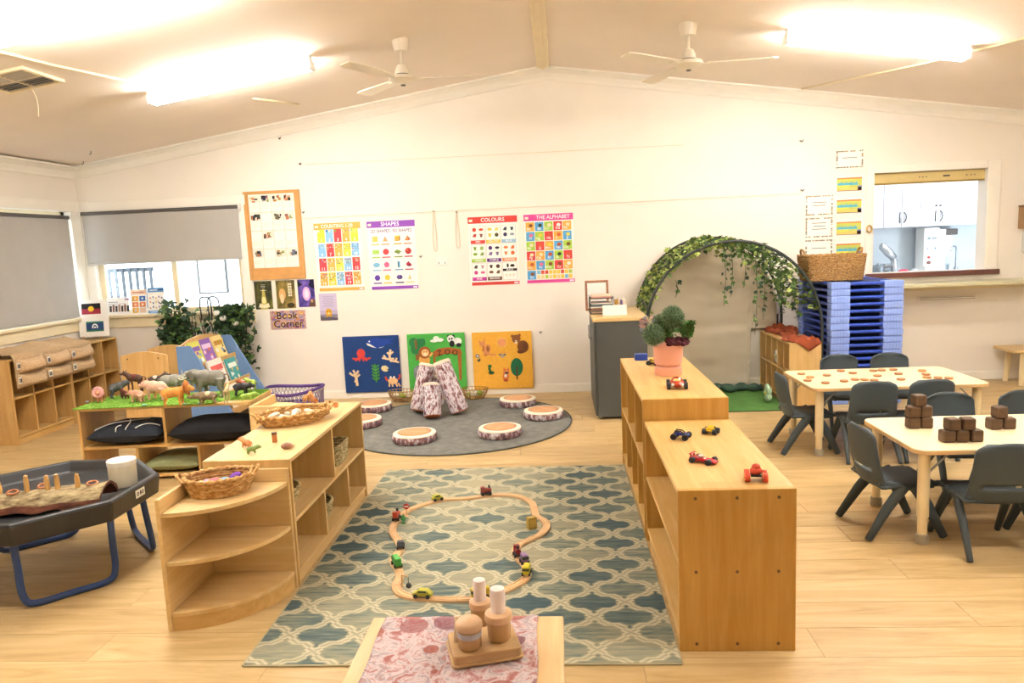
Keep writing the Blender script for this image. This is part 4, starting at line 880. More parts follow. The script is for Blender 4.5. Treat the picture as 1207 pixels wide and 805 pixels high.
# dark cubes on the near table
M_cube = wood('walnut_block', '6e4c30', '40301f', 'x', .55)
def cube(x_, y_, z_, a_, lb, grp):
    o = solo(MB().box(-.0285, .0285, -.0285, .0285, 0, .057), 'wooden_block', M_cube, lb, 'block', group=grp, bevel=.009, seg=3, loc=(x_, y_, z_), rot=(0, 0, a_)); return o
TZ = .462
P = G(1083, 504, TZ); gr = 'dark blocks in the five block pyramid'
for dx, dz, a in ((-.0305, 0, .05), (.0305, 0, -.06)): cube(P.x+dx, P.y, TZ+dz, a, 'dark wooden block in the bottom row of the tall pyramid', gr)
for dx, a in ((-.036, .0), (.026, .12)): cube(P.x+dx*.9+.002, P.y, TZ+.057, a, 'dark wooden block in the middle row of the tall pyramid', gr)
cube(P.x-.004, P.y, TZ+.114, .1, 'dark wooden block topping the tall pyramid', gr)
P = G(1132, 520, TZ); gr = 'dark blocks in the three over two row'
for dx, a in ((-.062, .06), (0, -.05), (.063, .08)): cube(P.x+dx, P.y, TZ, a, 'dark wooden block in the bottom row of the three and two stack', gr)
for dx, a in ((-.041, .1), (.028, -.08)): cube(P.x+dx, P.y, TZ+.057, a, 'dark wooden block in the upper row of the three and two stack', gr)
P = G(1179, 505, TZ); gr = 'dark blocks in the three block pile'
for dx, a in ((-.032, .15), (.034, -.1)): cube(P.x+dx, P.y, TZ, a, 'dark wooden block in the bottom row of the three block pile', gr)
cube(P.x-.008, P.y, TZ+.057, .05, 'dark wooden block topping the three block pile', gr)
# ------------------------------------------------------------------ rugs
def rugmat():
    m, n, l, b = nt('trellis_rug')
    tc = n.new('ShaderNodeTexCoord'); sp = n.new('ShaderNodeSeparateXYZ'); l.new(tc.outputs['Object'], sp.inputs[0])
    def mth(op, a, bb=None):
        k = n.new('ShaderNodeMath'); k.operation = op
        for i, q in enumerate((a, bb)):
            if q is None: continue
            if hasattr(q, 'is_output'): l.new(q, k.inputs[i])
            else: k.inputs[i].default_value = q
        return k.outputs[0]
    def fold(c, per): return mth('ABSOLUTE', mth('SUBTRACT', mth('FRACT', mth('DIVIDE', c, per)), .5))
    PX, PY = .262, .235
    du = fold(mth('ADD', sp.outputs[0], 10*PX+.03), PX); dv = fold(mth('ADD', sp.outputs[1], 10*PY), PY)
    t_ = mth('SUBTRACT', du, dv)
    sq = mth('MULTIPLY', mth('MAXIMUM', mth('MINIMUM', mth('MULTIPLY', t_, 16), 1), -1), mth('LESS_THAN', mth('ABSOLUTE', t_), .3))   # one jog half way along each diamond edge
    ss = mth('SUBTRACT', mth('ADD', mth('ADD', du, dv), mth('MULTIPLY', sq, -.06)), .5); s = mth('ABSOLUTE', ss)
    outer = mth('LESS_THAN', s, .088); inner = mth('LESS_THAN', s, .028)
    line_ = mth('SUBTRACT', outer, mth('MULTIPLY', inner, .7))
    # which diamond a point lies in -> one dye tone per diamond
    uu = mth('DIVIDE', mth('ADD', sp.outputs[0], 10*PX+.03), PX); vv = mth('DIVIDE', mth('ADD', sp.outputs[1], 10*PY), PY)
    isA = mth('LESS_THAN', ss, 0.0)
    def cell(c): return mth('ADD', mth('MULTIPLY', isA, mth('ADD', mth('FLOOR', c), .5)), mth('MULTIPLY', mth('SUBTRACT', 1.0, isA), mth('ROUND', c)))
    cb = n.new('ShaderNodeCombineXYZ'); l.new(cell(uu), cb.inputs[0]); l.new(cell(vv), cb.inputs[1])
    wn = n.new('ShaderNodeTexWhiteNoise'); wn.noise_dimensions = '3D'; l.new(cb.outputs[0], wn.inputs['Vector'])
    fc = noi(n, l, cb.outputs[0], .34, 2, .5)
    v = texco(n, l, (2.0, 16, 1)); f1 = noi(n, l, v, 3, 5, .65)
    tone = mth('ADD', mth('ADD', mth('MULTIPLY', fc, .50), mth('MULTIPLY', wn.outputs['Value'], .17)), mth('MULTIPLY', f1, .50))
    field = ramp(n, l, tone, [(.46, L('4a5c60')), (.55, L('66736e')), (.63, L('8e907e')), (.76, L('aaa286'))])
    margin = mth('LESS_THAN', s, .13)
    m0 = n.new('ShaderNodeMix'); m0.data_type = 'RGBA'; l.new(mth('MULTIPLY', margin, .75), m0.inputs[0]); l.new(field, m0.inputs[6]); l.new(ramp(n, l, f1, [(.3, L('8c8c78')), (.7, L('a8a286'))]), m0.inputs[7])
    mx = n.new('ShaderNodeMix'); mx.data_type = 'RGBA'; l.new(line_, mx.inputs[0]); l.new(m0.outputs[2], mx.inputs[6])
    l.new(ramp(n, l, f1, [(.3, L('b5ac90')), (.7, L('cbc3a8'))]), mx.inputs[7])
    l.new(mx.outputs[2], b.inputs['Base Color']); b.inputs['Roughness'].default_value = .95; b.inputs['Specular IOR Level'].default_value = .1
    v3 = texco(n, l, (1, 1, 1)); bump(n, l, b, noi(n, l, v3, 400, 2), .25, .003); return m
M_rug = rugmat()
RXa, RXb, RYa, RYb = -1.185, .378, 2.40, 4.68
t = thing('trellis_rug', 'teal and beige trellis patterned rug under the wooden train track', 'rug', ((RXa+RXb)/2, (RYa+RYb)/2, 0))
a, b_ = (RXb-RXa)/2, (RYb-RYa)/2; RUGZ = .008
part(MB().prism(rrect(-a, a, -b_, b_, .01), .0005, RUGZ), 'pile', M_rug, t, bevel=.002)
mb = MB(); M_bind = mat('rug_binding', 'b3ab8c', .9)
for q in ((-a, a, -b_-.006, -b_), (-a, a, b_, b_+.006), (-a-.006, -a, -b_, b_), (a, a+.002, -b_, b_)): mb.box(*q, .0005, RUGZ-.001)
part(mb, 'binding', M_bind, t)
CCX, CCY, CRR = -.895, 5.955, .955
t = thing('round_rug', 'round plush grey rug under the log cushions', 'rug', (CCX, CCY, 0))
def rr(u, v):
    a = 2*PI*u; r_ = CRR*v
    z = .016*(1-max(0, (v-.96)/.04)**2)+.004*noise.noise(Vector((r_*math.cos(a)*4, r_*math.sin(a)*4, 0)))+.003*noise.noise(Vector((r_*math.cos(a)*11, r_*math.sin(a)*7, 3)))
    return Vector((r_*math.cos(a), r_*math.sin(a), max(.002, z)))
mb = MB(); mb.grid(rr, 96, 48); part(mb, 'pile', speckle('plush_grey', ['666662', '74746f', '82827c'], 14, (1, 1, 1), .95, .25), t, smooth=180)
part(MB().tube([(CRR*math.cos(2*PI*i/72), CRR*math.sin(2*PI*i/72), .006) for i in range(72)], .006, 6, closed=True), 'binding', mat('rug_edge_dark', '55564f', .9), t, smooth=180)
t = thing('green_mat', 'flat green felt mat inside the ivy arch', 'mat', (1.60, 6.585, 0))
part(MB().prism(rrect(-.28, .28, -.505, .505, .02), .0005, .012), 'felt', mat('mat_green', '4c7a34', .95, var=.12, vscale=8), t, bevel=.004)
part(MB().prism(rrect(-.286, .286, -.511, .511, .022), .0003, .006), 'backing', mat('mat_black', '20221e', .8, var=0), t)
# ------------------------------------------------------------------ log cushions and slices
M_bark = speckle('bark_print', ['3a2c34', '6c5a68', '8a4a38', 'c0b4c0', 'efe8ea', '9a8a98', '6a3a34'], 42, (1, 1, .45), .9, .15, 5)
M_barks = speckle('bark_slice', ['3a2c34', '7c6a78', '8a5040', 'b8aab4', 'eee6e4', '6a5660'], 30, (1, 1, .5), .9, .15, 5)
M_cut = wood('cut_wood', 'e2b48a', 'd09668', 'x', .9); M_rim = mat('log_rim', 'f0e6d4', .9); M_end = mat('log_end', 'b8683c', .9, var=.15, vscale=18)
def log(label, base, top, r):
    base = Vector(base); d = Vector(top)-base; h = d.length; q = d.to_track_quat('Z', 'Y')
    t = thing('log_cushion', label, 'cushion', base, group='log shaped bolsters', rot=q.to_euler())
    part(MB().lathe([(r*.9, 0.0), (r*.99, .012), (r, .03), (r*.99, h*.5), (r*.96, h-.02), (r*.88, h)], 28), 'bark_cover', M_bark, t, smooth=50)
    part(MB().lathe([(r*.92, .012), (r*.9, -.004), (r*.6, -.008), (0, -.008)], 24), 'base_disc', M_end, t, smooth=50)
    part(MB().lathe([(r*.965, h-.022), (r*.955, h-.004), (r*.84, h+.006)], 24), 'rim', M_rim, t, smooth=180)
    part(MB().lathe([(r*.86, h+.004), (r*.5, h+.010), (0, h+.012)], 24), 'cut_face', M_cut, t, smooth=180); return t
zb = .022
def lp(x, y, Y): return V(x, y, Y)
def lg(lb, b_, t_, Yb, Yt, r, z0): 
    B = lp(*b_, Yb); log(lb, (B.x, Yb, z0), tuple(lp(*t_, Yt)), r)
lg('short log bolster leaning in front of the log pile', (510, 490), (508, 453), 6.06, 6.17, .078, zb+.02)
lg('tall log bolster leaning right, beside the blue felt board', (494, 487), (504, 430), 6.30, 6.42, .079, zb+.02)
lg('tall log bolster leaning left, beside the yellow felt board', (542, 489), (520, 426), 6.20, 6.25, .081, zb+.028)
lg('log bolster standing at the back of the pile', (514, 478), (512, 440), 6.56, 6.50, .075, zb+.012)
def slice_(label, x_, y_, r=.168, h=.066, a=0, squash=1):
    t = thing('log_slice_cushion', label, 'cushion', (x_, y_, .018), a, 'log slice seat cushions')
    part(MB().lathe([(r*.94, 0), (r, .010), (r*1.01, h*.55), (r*.985, h-.012)], 30, sy=squash), 'bark_side', M_barks, t, smooth=50)
    part(MB().lathe([(r*.985, h-.014), (r*.965, h-.003), (r*.86, h+.001)], 30, sy=squash), 'rim', M_rim, t, smooth=180)
    part(MB().lathe([(r*.87, h-.0005), (r*.5, h+.005), (0, h+.006)], 30, sy=squash), 'cut_face', M_cut, t, smooth=180)
    part(MB().lathe([(r*.94, .002), (0, .002)], 30, sy=squash), 'underside', M_end, t); return t
for i, (x_, y_, lb) in enumerate(((-1.14, 5.38, 'log slice cushion on the round rug nearest the toy shelf end'), (-.495, 5.47, 'log slice cushion at the front edge of the round rug towards the tall shelf'), (-.172, 6.02, 'log slice cushion by the rug edge facing the dark cabinet'), (-.415, 6.52, 'log slice cushion with a warmer top in front of the yellow felt board'), (-1.735, 6.48, 'log slice cushion in front of the blue felt board, mostly behind the toy shelf'), (-1.69, 5.90, 'log slice cushion on the round rug half hidden behind the end of the toy shelf'))):
    slice_(lb, x_, y_, a=i*1.1)
# gold wire baskets
M_gold = mat('gold_wire', 'b98f4a', .3, .8, var=0)
def wirebasket(label, x_, y_):
    t = thing('wire_basket', label, 'basket', (x_, y_, .018), group='gold wire baskets')
    for z, r in ((.004, .085), (.035, .108), (.065, .122), (.095, .13)):
        part(MB().tube([(r*math.cos(2*PI*i/28), r*.75*math.sin(2*PI*i/28), z) for i in range(28)], .0035 if z > .09 else .0022, 6, closed=True), 'ring', M_gold, t, smooth=180)
    mb = MB()
    for i in range(22):
        for s in (-.14, .14):
            a = 2*PI*i/22; mb.tube([(.085*math.cos(a), .085*.75*math.sin(a), .004), (.115*math.cos(a+s*.5), .115*.75*math.sin(a+s*.5), .05), (.13*math.cos(a+s), .13*.75*math.sin(a+s), .095)], .0018, 5)
    part(mb, 'mesh_wires', M_gold, t)
    part(MB().lathe([(.0, .002), (.083, .002), (.083, .005), (0, .005)], 20, sy=.75), 'base', M_gold, t)
    return t
M_lea = mat('leaf_lime', '93b845', .7, var=.2, vscale=30)
for x_, lb, k in ((-1.555, 'gold wire basket of greenery below the blue felt board', 0), (-.845, 'gold wire basket of greenery below the yellow felt board', 1)):
    wirebasket(lb, x_, 6.86)
    for j in range(4):
        a = j*1.7+k; c_ = [('cotton_ball', 'e9e2cf', 'cream felt ball in the gold wire basket'), ('greenery_ball', 'a9c45c', 'lime green tuft in the gold wire basket')][j % 2]
        mb = MB(); mb.ell((0, 0, 0), (.032, .028, .026), 10, 7)
        solo(mb, c_[0], mat(c_[0], c_[1], .95, var=.25, vscale=60, bmp=.6, bscale=150), c_[2]+(' below the blue felt board' if k == 0 else ' below the yellow felt board'), 'ball', smooth=180, loc=(x_+.05*math.cos(a), 6.86+.035*math.sin(a), .056+.012*(j > 1)), group='balls in the wire baskets')
# ------------------------------------------------------------------ wooden train track
M_track = wood('track_beech', 'e9c79c', 'd6a974', 'x', .5)
tp_ = [(640,152),(760,148),(830,162),(880,190),(893,222),(905,258),(945,282),(958,315),(930,352),(870,383),(815,410),(795,440),(808,480),(842,512),(856,556),(838,595),(770,635),(690,672),(620,692),(540,698),(430,699),(330,692),(240,684),(180,660),(165,620),(185,580),(175,535),(152,500),(168,462),(190,430),(175,388),(150,350),(150,315),(172,278),(205,245),(260,215),(340,190),(430,172),(540,165)]
ctr = smoothpts([G(430+a/4.472, 550+b/4.472, RUGZ+.008) for a, b in tp_], True, 8)
ctr = [Vector((p.x, p.y, 0)) for p in ctr]
N = len(ctr); NP = 18; cuts = [round(N*i/NP) for i in range(NP+1)]
for i in range(NP):
    seg = [ctr[k % N] for k in range(cuts[i], cuts[i+1]+1)]; org = seg[0]
    # profile across: width 40 mm with two grooves
    prof = [(-.019, 0), (-.019, .011), (-.013, .011), (-.013, .008), (-.008, .008), (-.008, .011), (.008, .011), (.008, .008), (.013, .008), (.013, .011), (.019, .011), (.019, 0)]
    vs = []; k_ = len(prof)
    for j, p in enumerate(seg):
        g_ = cuts[i]+j; d = (ctr[(g_+1) % N]-ctr[(g_-1) % N]).normalized(); nn = Vector((d.y, -d.x, 0)); q = p-org
        if j == 0: q = q+d*.0012
        if j == len(seg)-1: q = q-d*.0012
        vs += [q+nn*u+Vector((0, 0, w_)) for u, w_ in prof]
    m_ = len(seg); fs = [tuple(range(k_)), tuple((m_-1)*k_+u for u in range(k_))[::-1]]+[(j*k_+u, j*k_+(u+1) % k_, (j+1)*k_+(u+1) % k_, (j+1)*k_+u) for j in range(m_-1) for u in range(k_)]
    mb = MB(); mb.add(vs, fs)
    solo(mb, 'track_piece', M_track, 'curved beech train track piece of the loop on the trellis rug', 'track', group='wooden train track pieces', loc=(org.x, org.y, RUGZ))
TZt = RUGZ+.011
M_blk = mat('wheel_black', '232426', .5, var=0)
def on_track(cx, cy):
    P = G(430+cx/4.472, 550+cy/4.472, TZt); k = min(range(N), key=lambda i: (ctr[i].x-P.x)**2+(ctr[i].y-P.y)**2)
    d = (ctr[(k+2) % N]-ctr[(k-2) % N]); return ctr[k].x, ctr[k].y, math.atan2(d.y, d.x)
def wheels(t, L_, W_, r, xs_=(-.32, .32)):
    for x_ in xs_:
        for s in (-1, 1): part(MB().cyl((x_*L_, s*(W_/2-.004), r), (x_*L_, s*(W_/2+.004), r), r, n=14), 'wheel', M_blk, t, smooth=50)
def toycar(cx, cy, cl, label, kind='car', L_=.075, W_=.03, da=0):
    x_, y_, a = on_track(cx, cy); t = thing('toy_vehicle', label, 'toy car', (x_, y_, TZt), a+da, 'toy vehicles on the train track'); m_ = mat('toy_'+cl, cl, .4, var=.04)
    if kind == 'car':
        part(MB().prism([(-.5*L_, .008), (.5*L_, .008), (.5*L_, .02), (.3*L_, .024), (.18*L_, .036), (-.28*L_, .036), (-.42*L_, .024), (-.5*L_, .022)], -W_/2, W_/2, plane='xz'), 'body', m_, t, bevel=.003)
        for s in (-1, 1): part(MB().prism([(-.25*L_, .025), (.2*L_, .025), (.13*L_, .033), (-.24*L_, .033)], s*(W_/2+.0002)-.0006, s*(W_/2+.0002)+.0006, plane='xz'), 'side_window', mat('toy_window', '3d4a38', .3, var=0), t)
    elif kind == 'van':
        part(MB().box(-.5*L_, .5*L_, -W_/2, W_/2, .008, .045), 'body', m_, t, bevel=.006); part(MB().box(.2*L_, .502*L_, -W_/2-.0006, W_/2+.0006, .026, .038), 'windscreen', mat('toy_window', '3d4a38', .3, var=0), t)
    elif kind == 'loco':
        part(MB().box(-.5*L_, .5*L_, -W_/2, W_/2, .008, .018), 'chassis', M_blk, t, bevel=.002); part(MB().cyl((-.1*L_, 0, .03), (.48*L_, 0, .03), .013, n=14), 'boiler', m_, t, smooth=50)
        part(MB().box(-.48*L_, -.1*L_, -W_/2+.001, W_/2-.001, .018, .052), 'cab', m_, t, bevel=.003); part(MB().cyl((.3*L_, 0, .04), (.3*L_, 0, .058), .005, .007, n=10), 'funnel', M_blk, t)
    wheels(t, L_, W_, .009)
    return t
toycar(378, 172, 'b4b034', 'olive yellow toy car on the back stretch of the train track', 'car', .065)
toycar(640, 150, '8a3c34', 'dark red toy engine on the back stretch of the train track', 'loco', .065)
toycar(168, 280, 'c04a30', 'orange red toy engine near the little stop sign', 'loco', .06)
toycar(182, 428, '3a4048', 'dark grey rounded toy car on the track curve', 'car', .06)
toycar(182, 520, '3f9a3c', 'bright green toy truck on the track curve', 'van', .07)
toycar(300, 690, 'c0b83c', 'yellow green toy car on the front straight of the track', 'car', .085)
toycar(615, 690, 'd6b82c', 'yellow toy digger on the front straight beside the jars', 'van', .08)
toycar(828, 468, '8c2c30', 'dark red toy engine pulling the purple and yellow wagons', 'loco', .05)
toycar(848, 510, '8a6a94', 'purple grey toy wagon between the red engine and the yellow wagon', 'van', .045)
toycar(842, 568, 'ccc428', 'yellow toy wagon at the tail of the red engine', 'van', .055)
x_, y_, a = on_track(885, 300)
t = thing('wooden_arch_block', 'tall yellow brown wooden block standing beside the track', 'block', (G(430+880/4.472, 550+325/4.472, RUGZ).x, G(430+880/4.472, 550+325/4.472, RUGZ).y, RUGZ), R(30))
part(MB().box(-.024, .024, -.016, .016, 0, .062), 'body', mat('block_mustard', 'b39844', .5), t, bevel=.003); part(MB().box(-.018, .018, -.0166, -.0158, .012, .05), 'front_panel', mat('block_must2', 'c9a848', .5), t)
P = G(430+222/4.472, 550+262/4.472, RUGZ)
t = thing('toy_stop_sign', 'tiny red octagonal road sign on a post by the train track', 'toy sign', (P.x, P.y, RUGZ))
part(MB().lathe([(0, 0), (.012, 0), (.012, .004), (0, .004)], 12), 'base', M_track, t); part(MB().cyl((0, 0, .003), (0, 0, .05), .003, n=8), 'post', M_track, t)
part(MB().prism([(.017*math.cos(R(22.5+45*i)), .058+.017*math.sin(R(22.5+45*i))) for i in range(8)], -.005, -.001, plane='xz'), 'sign_plate', mat('sign_red', 'c0392f', .4, var=0), t)
part(MB().box(-.011, .011, -.0056, -.005, .0545, .0615), 'sign_bar', M_white, t)
P = G(430+195/4.472, 550+300/4.472, RUGZ)
t = thing('toy_tree', 'tiny green wooden tree standing by the train track', 'toy tree', (P.x+.01, P.y, RUGZ)); part(MB().lathe([(0, .0), (.012, 0), (.012, .004), (.004, .006), (.004, .02), (.016, .022), (.010, .04), (0, .055)], 10), 'tree', mat('tree_green', '3f8a4a', .6), t, smooth=40)
P = G(430+232/4.472, 550+640/4.472, RUGZ)
t = thing('toy_crane', 'small wooden crane with a black ball beside the track', 'toy crane', (P.x, P.y, RUGZ))
part(MB().ell((0, 0, .012), (.012, .012, .012)), 'ball', M_blk, t, smooth=180); part(MB().cyl((0, 0, .02), (0, 0, .05), .0015, n=6), 'cord', M_blk, t)
part(MB().tube([(-.03, .01, 0), (-.03, .01, .055), (0, 0, .055)], .004, 8), 'mast', M_track, t)
# ------------------------------------------------------------------ table in the foreground
t = thing('display_table', 'pale timber table in the foreground covered with a patterned cloth', 'table', (-.288, 1.555, 0))
FZ = .45
part(MB().box(-.265, .267, -.36, .35, FZ-.03, FZ), 'tabletop', wood('table_top_pine', 'ecd0a0', 'dab27c', 'y'), t, bevel=.005)
for sx in (-1, 1):
    for sy in (-1, 1): part(MB().box(sx*.23-.022, sx*.23+.022, sy*.31-.022, sy*.31+.022, 0, FZ-.03), 'leg', M_pinez, t, bevel=.004)
def clothmat():
    m, n, l, b = nt('dot_cloth'); v = texco(n, l, (1, 1, 1))
    def voro(sc, off):
        mp = n.new('ShaderNodeMapping'); mp.inputs['Location'].default_value = off; l.new(v, mp.inputs['Vector'])
        w_ = n.new('ShaderNodeTexVoronoi'); w_.inputs['Scale'].default_value = sc; w_.inputs['Randomness'].default_value = .8; l.new(mp.outputs[0], w_.inputs['Vector']); return w_
    f = noi(n, l, v, 22, 5, .65, 1.2)
    base = ramp(n, l, f, [(.34, L('a0605a')), (.43, L('b58a88')), (.51, L('d6c8ca')), (.6, L('a6989e')), (.7, L('bd8070'))])
    w1 = voro(11, (.1, .2, 0)); lt = n.new('ShaderNodeMath'); lt.operation = 'LESS_THAN'; lt.inputs[1].default_value = .46; l.new(w1.outputs['Distance'], lt.inputs[0])
    sepc = n.new('ShaderNodeSeparateColor'); l.new(w1.outputs['Color'], sepc.inputs[0]); g2 = n.new('ShaderNodeMath'); g2.operation = 'GREATER_THAN'; g2.inputs[1].default_value = .4; l.new(sepc.outputs[0], g2.inputs[0])
    mu = n.new('ShaderNodeMath'); mu.operation = 'MULTIPLY'; l.new(lt.outputs[0], mu.inputs[0]); l.new(g2.outputs[0], mu.inputs[1]); m3 = n.new('ShaderNodeMath'); m3.operation = 'MULTIPLY'; m3.inputs[1].default_value = .8; l.new(mu.outputs[0], m3.inputs[0])
    dots = ramp(n, l, sepc.outputs[1], [(.3, L('a0503e')), (.7, L('8a5560'))])
    mx = n.new('ShaderNodeMix'); mx.data_type = 'RGBA'; l.new(m3.outputs[0], mx.inputs[0]); l.new(base, mx.inputs[6]); l.new(dots, mx.inputs[7]); l.new(mx.outputs[2], b.inputs['Base Color'])
    b.inputs['Roughness'].default_value = .85; bump(n, l, b, noi(n, l, v, 30, 3), .15, .004); return m
def clt(u, v):
    x_ = -.225+.425*u; y_ = -.37+.715*v; z_ = .0025+.0014*noise.noise(Vector((x_*20, y_*9, 1)))+.004*math.exp(-((x_-.175+.01*math.sin(y_*12))/.006)**2)
    if y_ < -.355: z_ -= .03
    return Vector((x_+.004*math.sin(y_*17), y_, z_))
mb = MB(); mb.grid(clt, 60, 60)
solo(mb, 'table_cloth', clothmat(), 'mauve and rust patterned cloth lying on the foreground table', 'cloth', smooth=180, solid=.001, loc=(-.288, 1.555, FZ))
# wooden holder with jars
def wpt(cx, cy, z): return G(390+cx/4.162, 680+cy/4.162, z)
M_hold = wood('holder_wood', 'ceac7c', 'b58e5a', 'x')
t = thing('jar_holder', 'square wooden holder with three jars on the patterned cloth', 'holder', (-.222, 1.725, FZ+.006), R(16))
part(MB().prism(rrect(-.085, .085, -.062, .062, .012), 0, .028), 'tray', M_hold, t, bevel=.003)
part(MB().prism(rrect(-.09, .09, -.067, .067, .014), .0, .006), 'base', M_hold, t, bevel=.002)
jarm = mat('jar_amber', 'c49e6c', .25, var=.05); jlid = mat('jar_lid', 'e2bc94', .45, var=.04); jwh = mat('jar_white', 'f8ecea', .5, var=.02); jpk = mat('candle_pink', 'f3ddd6', .5, var=0)
def jar(dx, dy, kind, lb):
    P = Matrix.Rotation(R(16), 3, 'Z') @ Vector((dx, dy, 0)); t = thing('jar', lb, 'jar', (-.222+P.x, 1.725+P.y, FZ+.0345), group='jars in the wooden holder')
    part(MB().lathe([(0, 0), (.026, 0), (.029, .004), (.030, .05), (.027, .052)], 20), 'glass', jarm, t, smooth=40)
    if kind == 0:
        part(MB().lathe([(.0305, .03), (.0308, .044)], 20), 'label_band', mat('band_grey', 'b4b4b8', .5, var=0), t)
        part(MB().lathe([(.033, .05), (.034, .054), (.033, .064), (.028, .07), (0, .076)], 20), 'lid', jlid, t, smooth=40)
    else:
        part(MB().lathe([(.034, .05), (.036, .054), (.034, .068), (.02, .072)], 20), 'collar', jlid, t, smooth=40)
        part(MB().lathe([(.018, .07), (.0195, .12), (.018, .132), (0, .134)], 18), 'lid', jwh, t, smooth=40)
jar(-.038, -.022, 0, 'small jar with a round beige lid in the wooden holder'); jar(.04, -.004, 1, 'small jar with a tall pink white cap beside the round lidded jar')
P = wpt(735, 235, FZ+.006)
t = thing('jar', 'small jar with a tall pink white cap standing behind the wooden holder', 'jar', (P.x, P.y+.012, FZ+.005), group='jars in the wooden holder')
part(MB().lathe([(0, 0), (.024, 0), (.026, .004), (.027, .046), (.024, .05)], 20), 'glass', jarm, t, smooth=40); part(MB().lathe([(.03, .048), (.031, .054), (.029, .064), (.018, .068)], 20), 'collar', jlid, t, smooth=40)
part(MB().lathe([(.017, .066), (.018, .112), (.016, .124), (0, .126)], 18), 'lid', jwh, t, smooth=40)
Pq = Matrix.Rotation(R(16), 3, 'Z') @ Vector((-.068, .012, 0))
solo(MB().lathe([(0, 0), (.006, 0), (.0068, .006), (.0055, .05), (.007, .058), (.006, .064), (0, .066)], 12), 'wooden_peg_doll', mat('peg_cream', 'ecd4b0', .5), 'slim cream peg standing at the edge of the wooden holder', 'peg', smooth=50, loc=(-.222+Pq.x, 1.725+Pq.y, FZ+.0345), rot=(R(-4), R(4), 0))
# ------------------------------------------------------------------ black activity tray
M_tray = mat('tray_black', '2b2d30', .4, var=.08, bmp=.05, bscale=200); M_blue = mat('leg_blue', '2c4a86', .35, var=.03)
TX, TY, TH = -2.50, 3.25, .405
t = thing('activity_tray', 'black octagonal play tray on blue tubular legs', 'play tray', (TX, TY, 0))
def octo(r, k=1.0): return [(r/math.cos(R(22.5))*math.cos(R(22.5+45*i)), k*r/math.cos(R(22.5))*math.sin(R(22.5+45*i))) for i in range(8)]
def loft(rings):
    mb = MB(); vs = []; n = 8; fs = []
    for r, z in rings: vs += [(x_, y_, z) for x_, y_ in octo(r, 1.04)]
    for j in range(len(rings)-1):
        for i in range(n): fs.append((j*n+i, j*n+(i+1) % n, (j+1)*n+(i+1) % n, (j+1)*n+i))
    fs.append(tuple(range(n))[::-1]); fs.append(tuple((len(rings)-1)*n+i for i in range(n))); mb.add(vs, fs); return mb
part(loft([(.40, TH-.105), (.45, TH-.10), (.462, TH-.012), (.455, TH), (.428, TH), (.40, TH-.05), (.385, TH-.055)]), 'tray', M_tray, t, bevel=.008, seg=3)
for k in range(4):
    a = R(-45+90*k); c_, s_ = math.cos(a), math.sin(a)
    def wp(u, out, z): return (c_*out-s_*u, s_*out+c_*u, z)
    part(MB().tube(smoothpts([wp(-.19, .37, TH-.06), wp(-.185, .385, .2), wp(-.18, .40, .06), wp(-.14, .405, .016), wp(0, .405, .014), wp(.14, .405, .016), wp(.18, .40, .06), wp(.185, .385, .2), wp(.19, .37, TH-.06)], False, 5), .0155, 10), 'leg', M_blue, t, smooth=180)
p = Print(.075, .038, 'e8e8e4'); p.disc(.018, .019, .009, .010, '2c2c30'); p.disc(.04, .019, .006, .012, '2c2c30'); p.disc(.058, .019, .009, .010, '2c2c30'); p.lay(); p.disc(.018, .019, .004, .005, 'e8e8e4'); p.disc(.058, .019, .004, .005, 'e8e8e4')
pl = part(p, 'maker_plate', vcol(), t); pl.rotation_euler = (0, 0, R(90)); pl.location = (.462, -.02, TH-.058)
TF = TH-.055
# curved bark with wooden pegs
b0 = Vector((-2.49, 3.105, TF)); M_brk = speckle('bark_pale', ['4a3a28', '7a684a', 'a0906c', 'bcae88'], 16, (1, 3, 2), .95, .8, 6); M_brki = speckle('bark_inner', ['3a1c10', '5c2e1a', '70402a'], 18, (1, 3, 2), .9, .4)
bk = thing('bark_slab', 'long arched piece of tree bark in the black tray', 'bark', (b0.x, b0.y, b0.z), R(13))
def bks(off):
    def f(u, v):
        x_ = -.36+.72*u; a = PI*(.06+.88*v); r_ = (.055+.062*u+.012*math.sin(u*5)+.01*noise.noise(Vector((u*6, v*3, 0))))-off
        return Vector((x_, -r_*1.15*math.cos(a), max(0.0, r_*math.sin(a)*(.95)+.012*noise.noise(Vector((u*9, v*5, 4)))*(.3 if off else 1))))
    return f
mb = MB(); mb.grid(bks(0), 40, 16)
for i_ in range(len(mb.m)):
    if i_//40 < 2: mb.m[i_] = 1
part(mb, 'outer_bark', [M_brk, M_brki], bk, smooth=180); mb = MB(); mb.grid(bks(.014), 40, 16); part(mb, 'inner_bark', M_brki, bk, smooth=180)
mb = MB()
for u in (0, 1):
    A = [bks(0)(u, v/16) for v in range(17)]; B = [bks(.014)(u, v/16) for v in range(17)]
    mb.add(A+B, [(i, i+1, 18+i, 17+i) for i in range(16)])
part(mb, 'cut_edge', M_brki, bk)
M_peg = wood('peg_wood', 'e2ba74', 'c08c48', 'z')
mw = Matrix.Translation(b0) @ Matrix.Rotation(R(13), 4, 'Z')
for i, (u, h) in enumerate(((.28, .05), (.36, .045), (.52, .065), (.64, .055), (.70, .06), (.82, .05))):
    P = mw @ (bks(0)(u, .5)+Vector((0, 0, -.006)))
    solo(MB().lathe([(0, 0), (.011, 0), (.011, h), (.008, h+.008), (.009, h+.016), (0, h+.022)], 12), 'peg_doll', M_peg, 'small wooden peg figure standing on the bark slab', 'peg', smooth=40, group='peg figures on the bark', loc=P)
ringm = MB().tube([(.022*math.cos(2*PI*i/18), .022*math.sin(2*PI*i/18), .005) for i in range(18)], .005, 6, closed=True).mesh('wooden_ring', mat('ring_copper', 'b9764a', .45), 180)
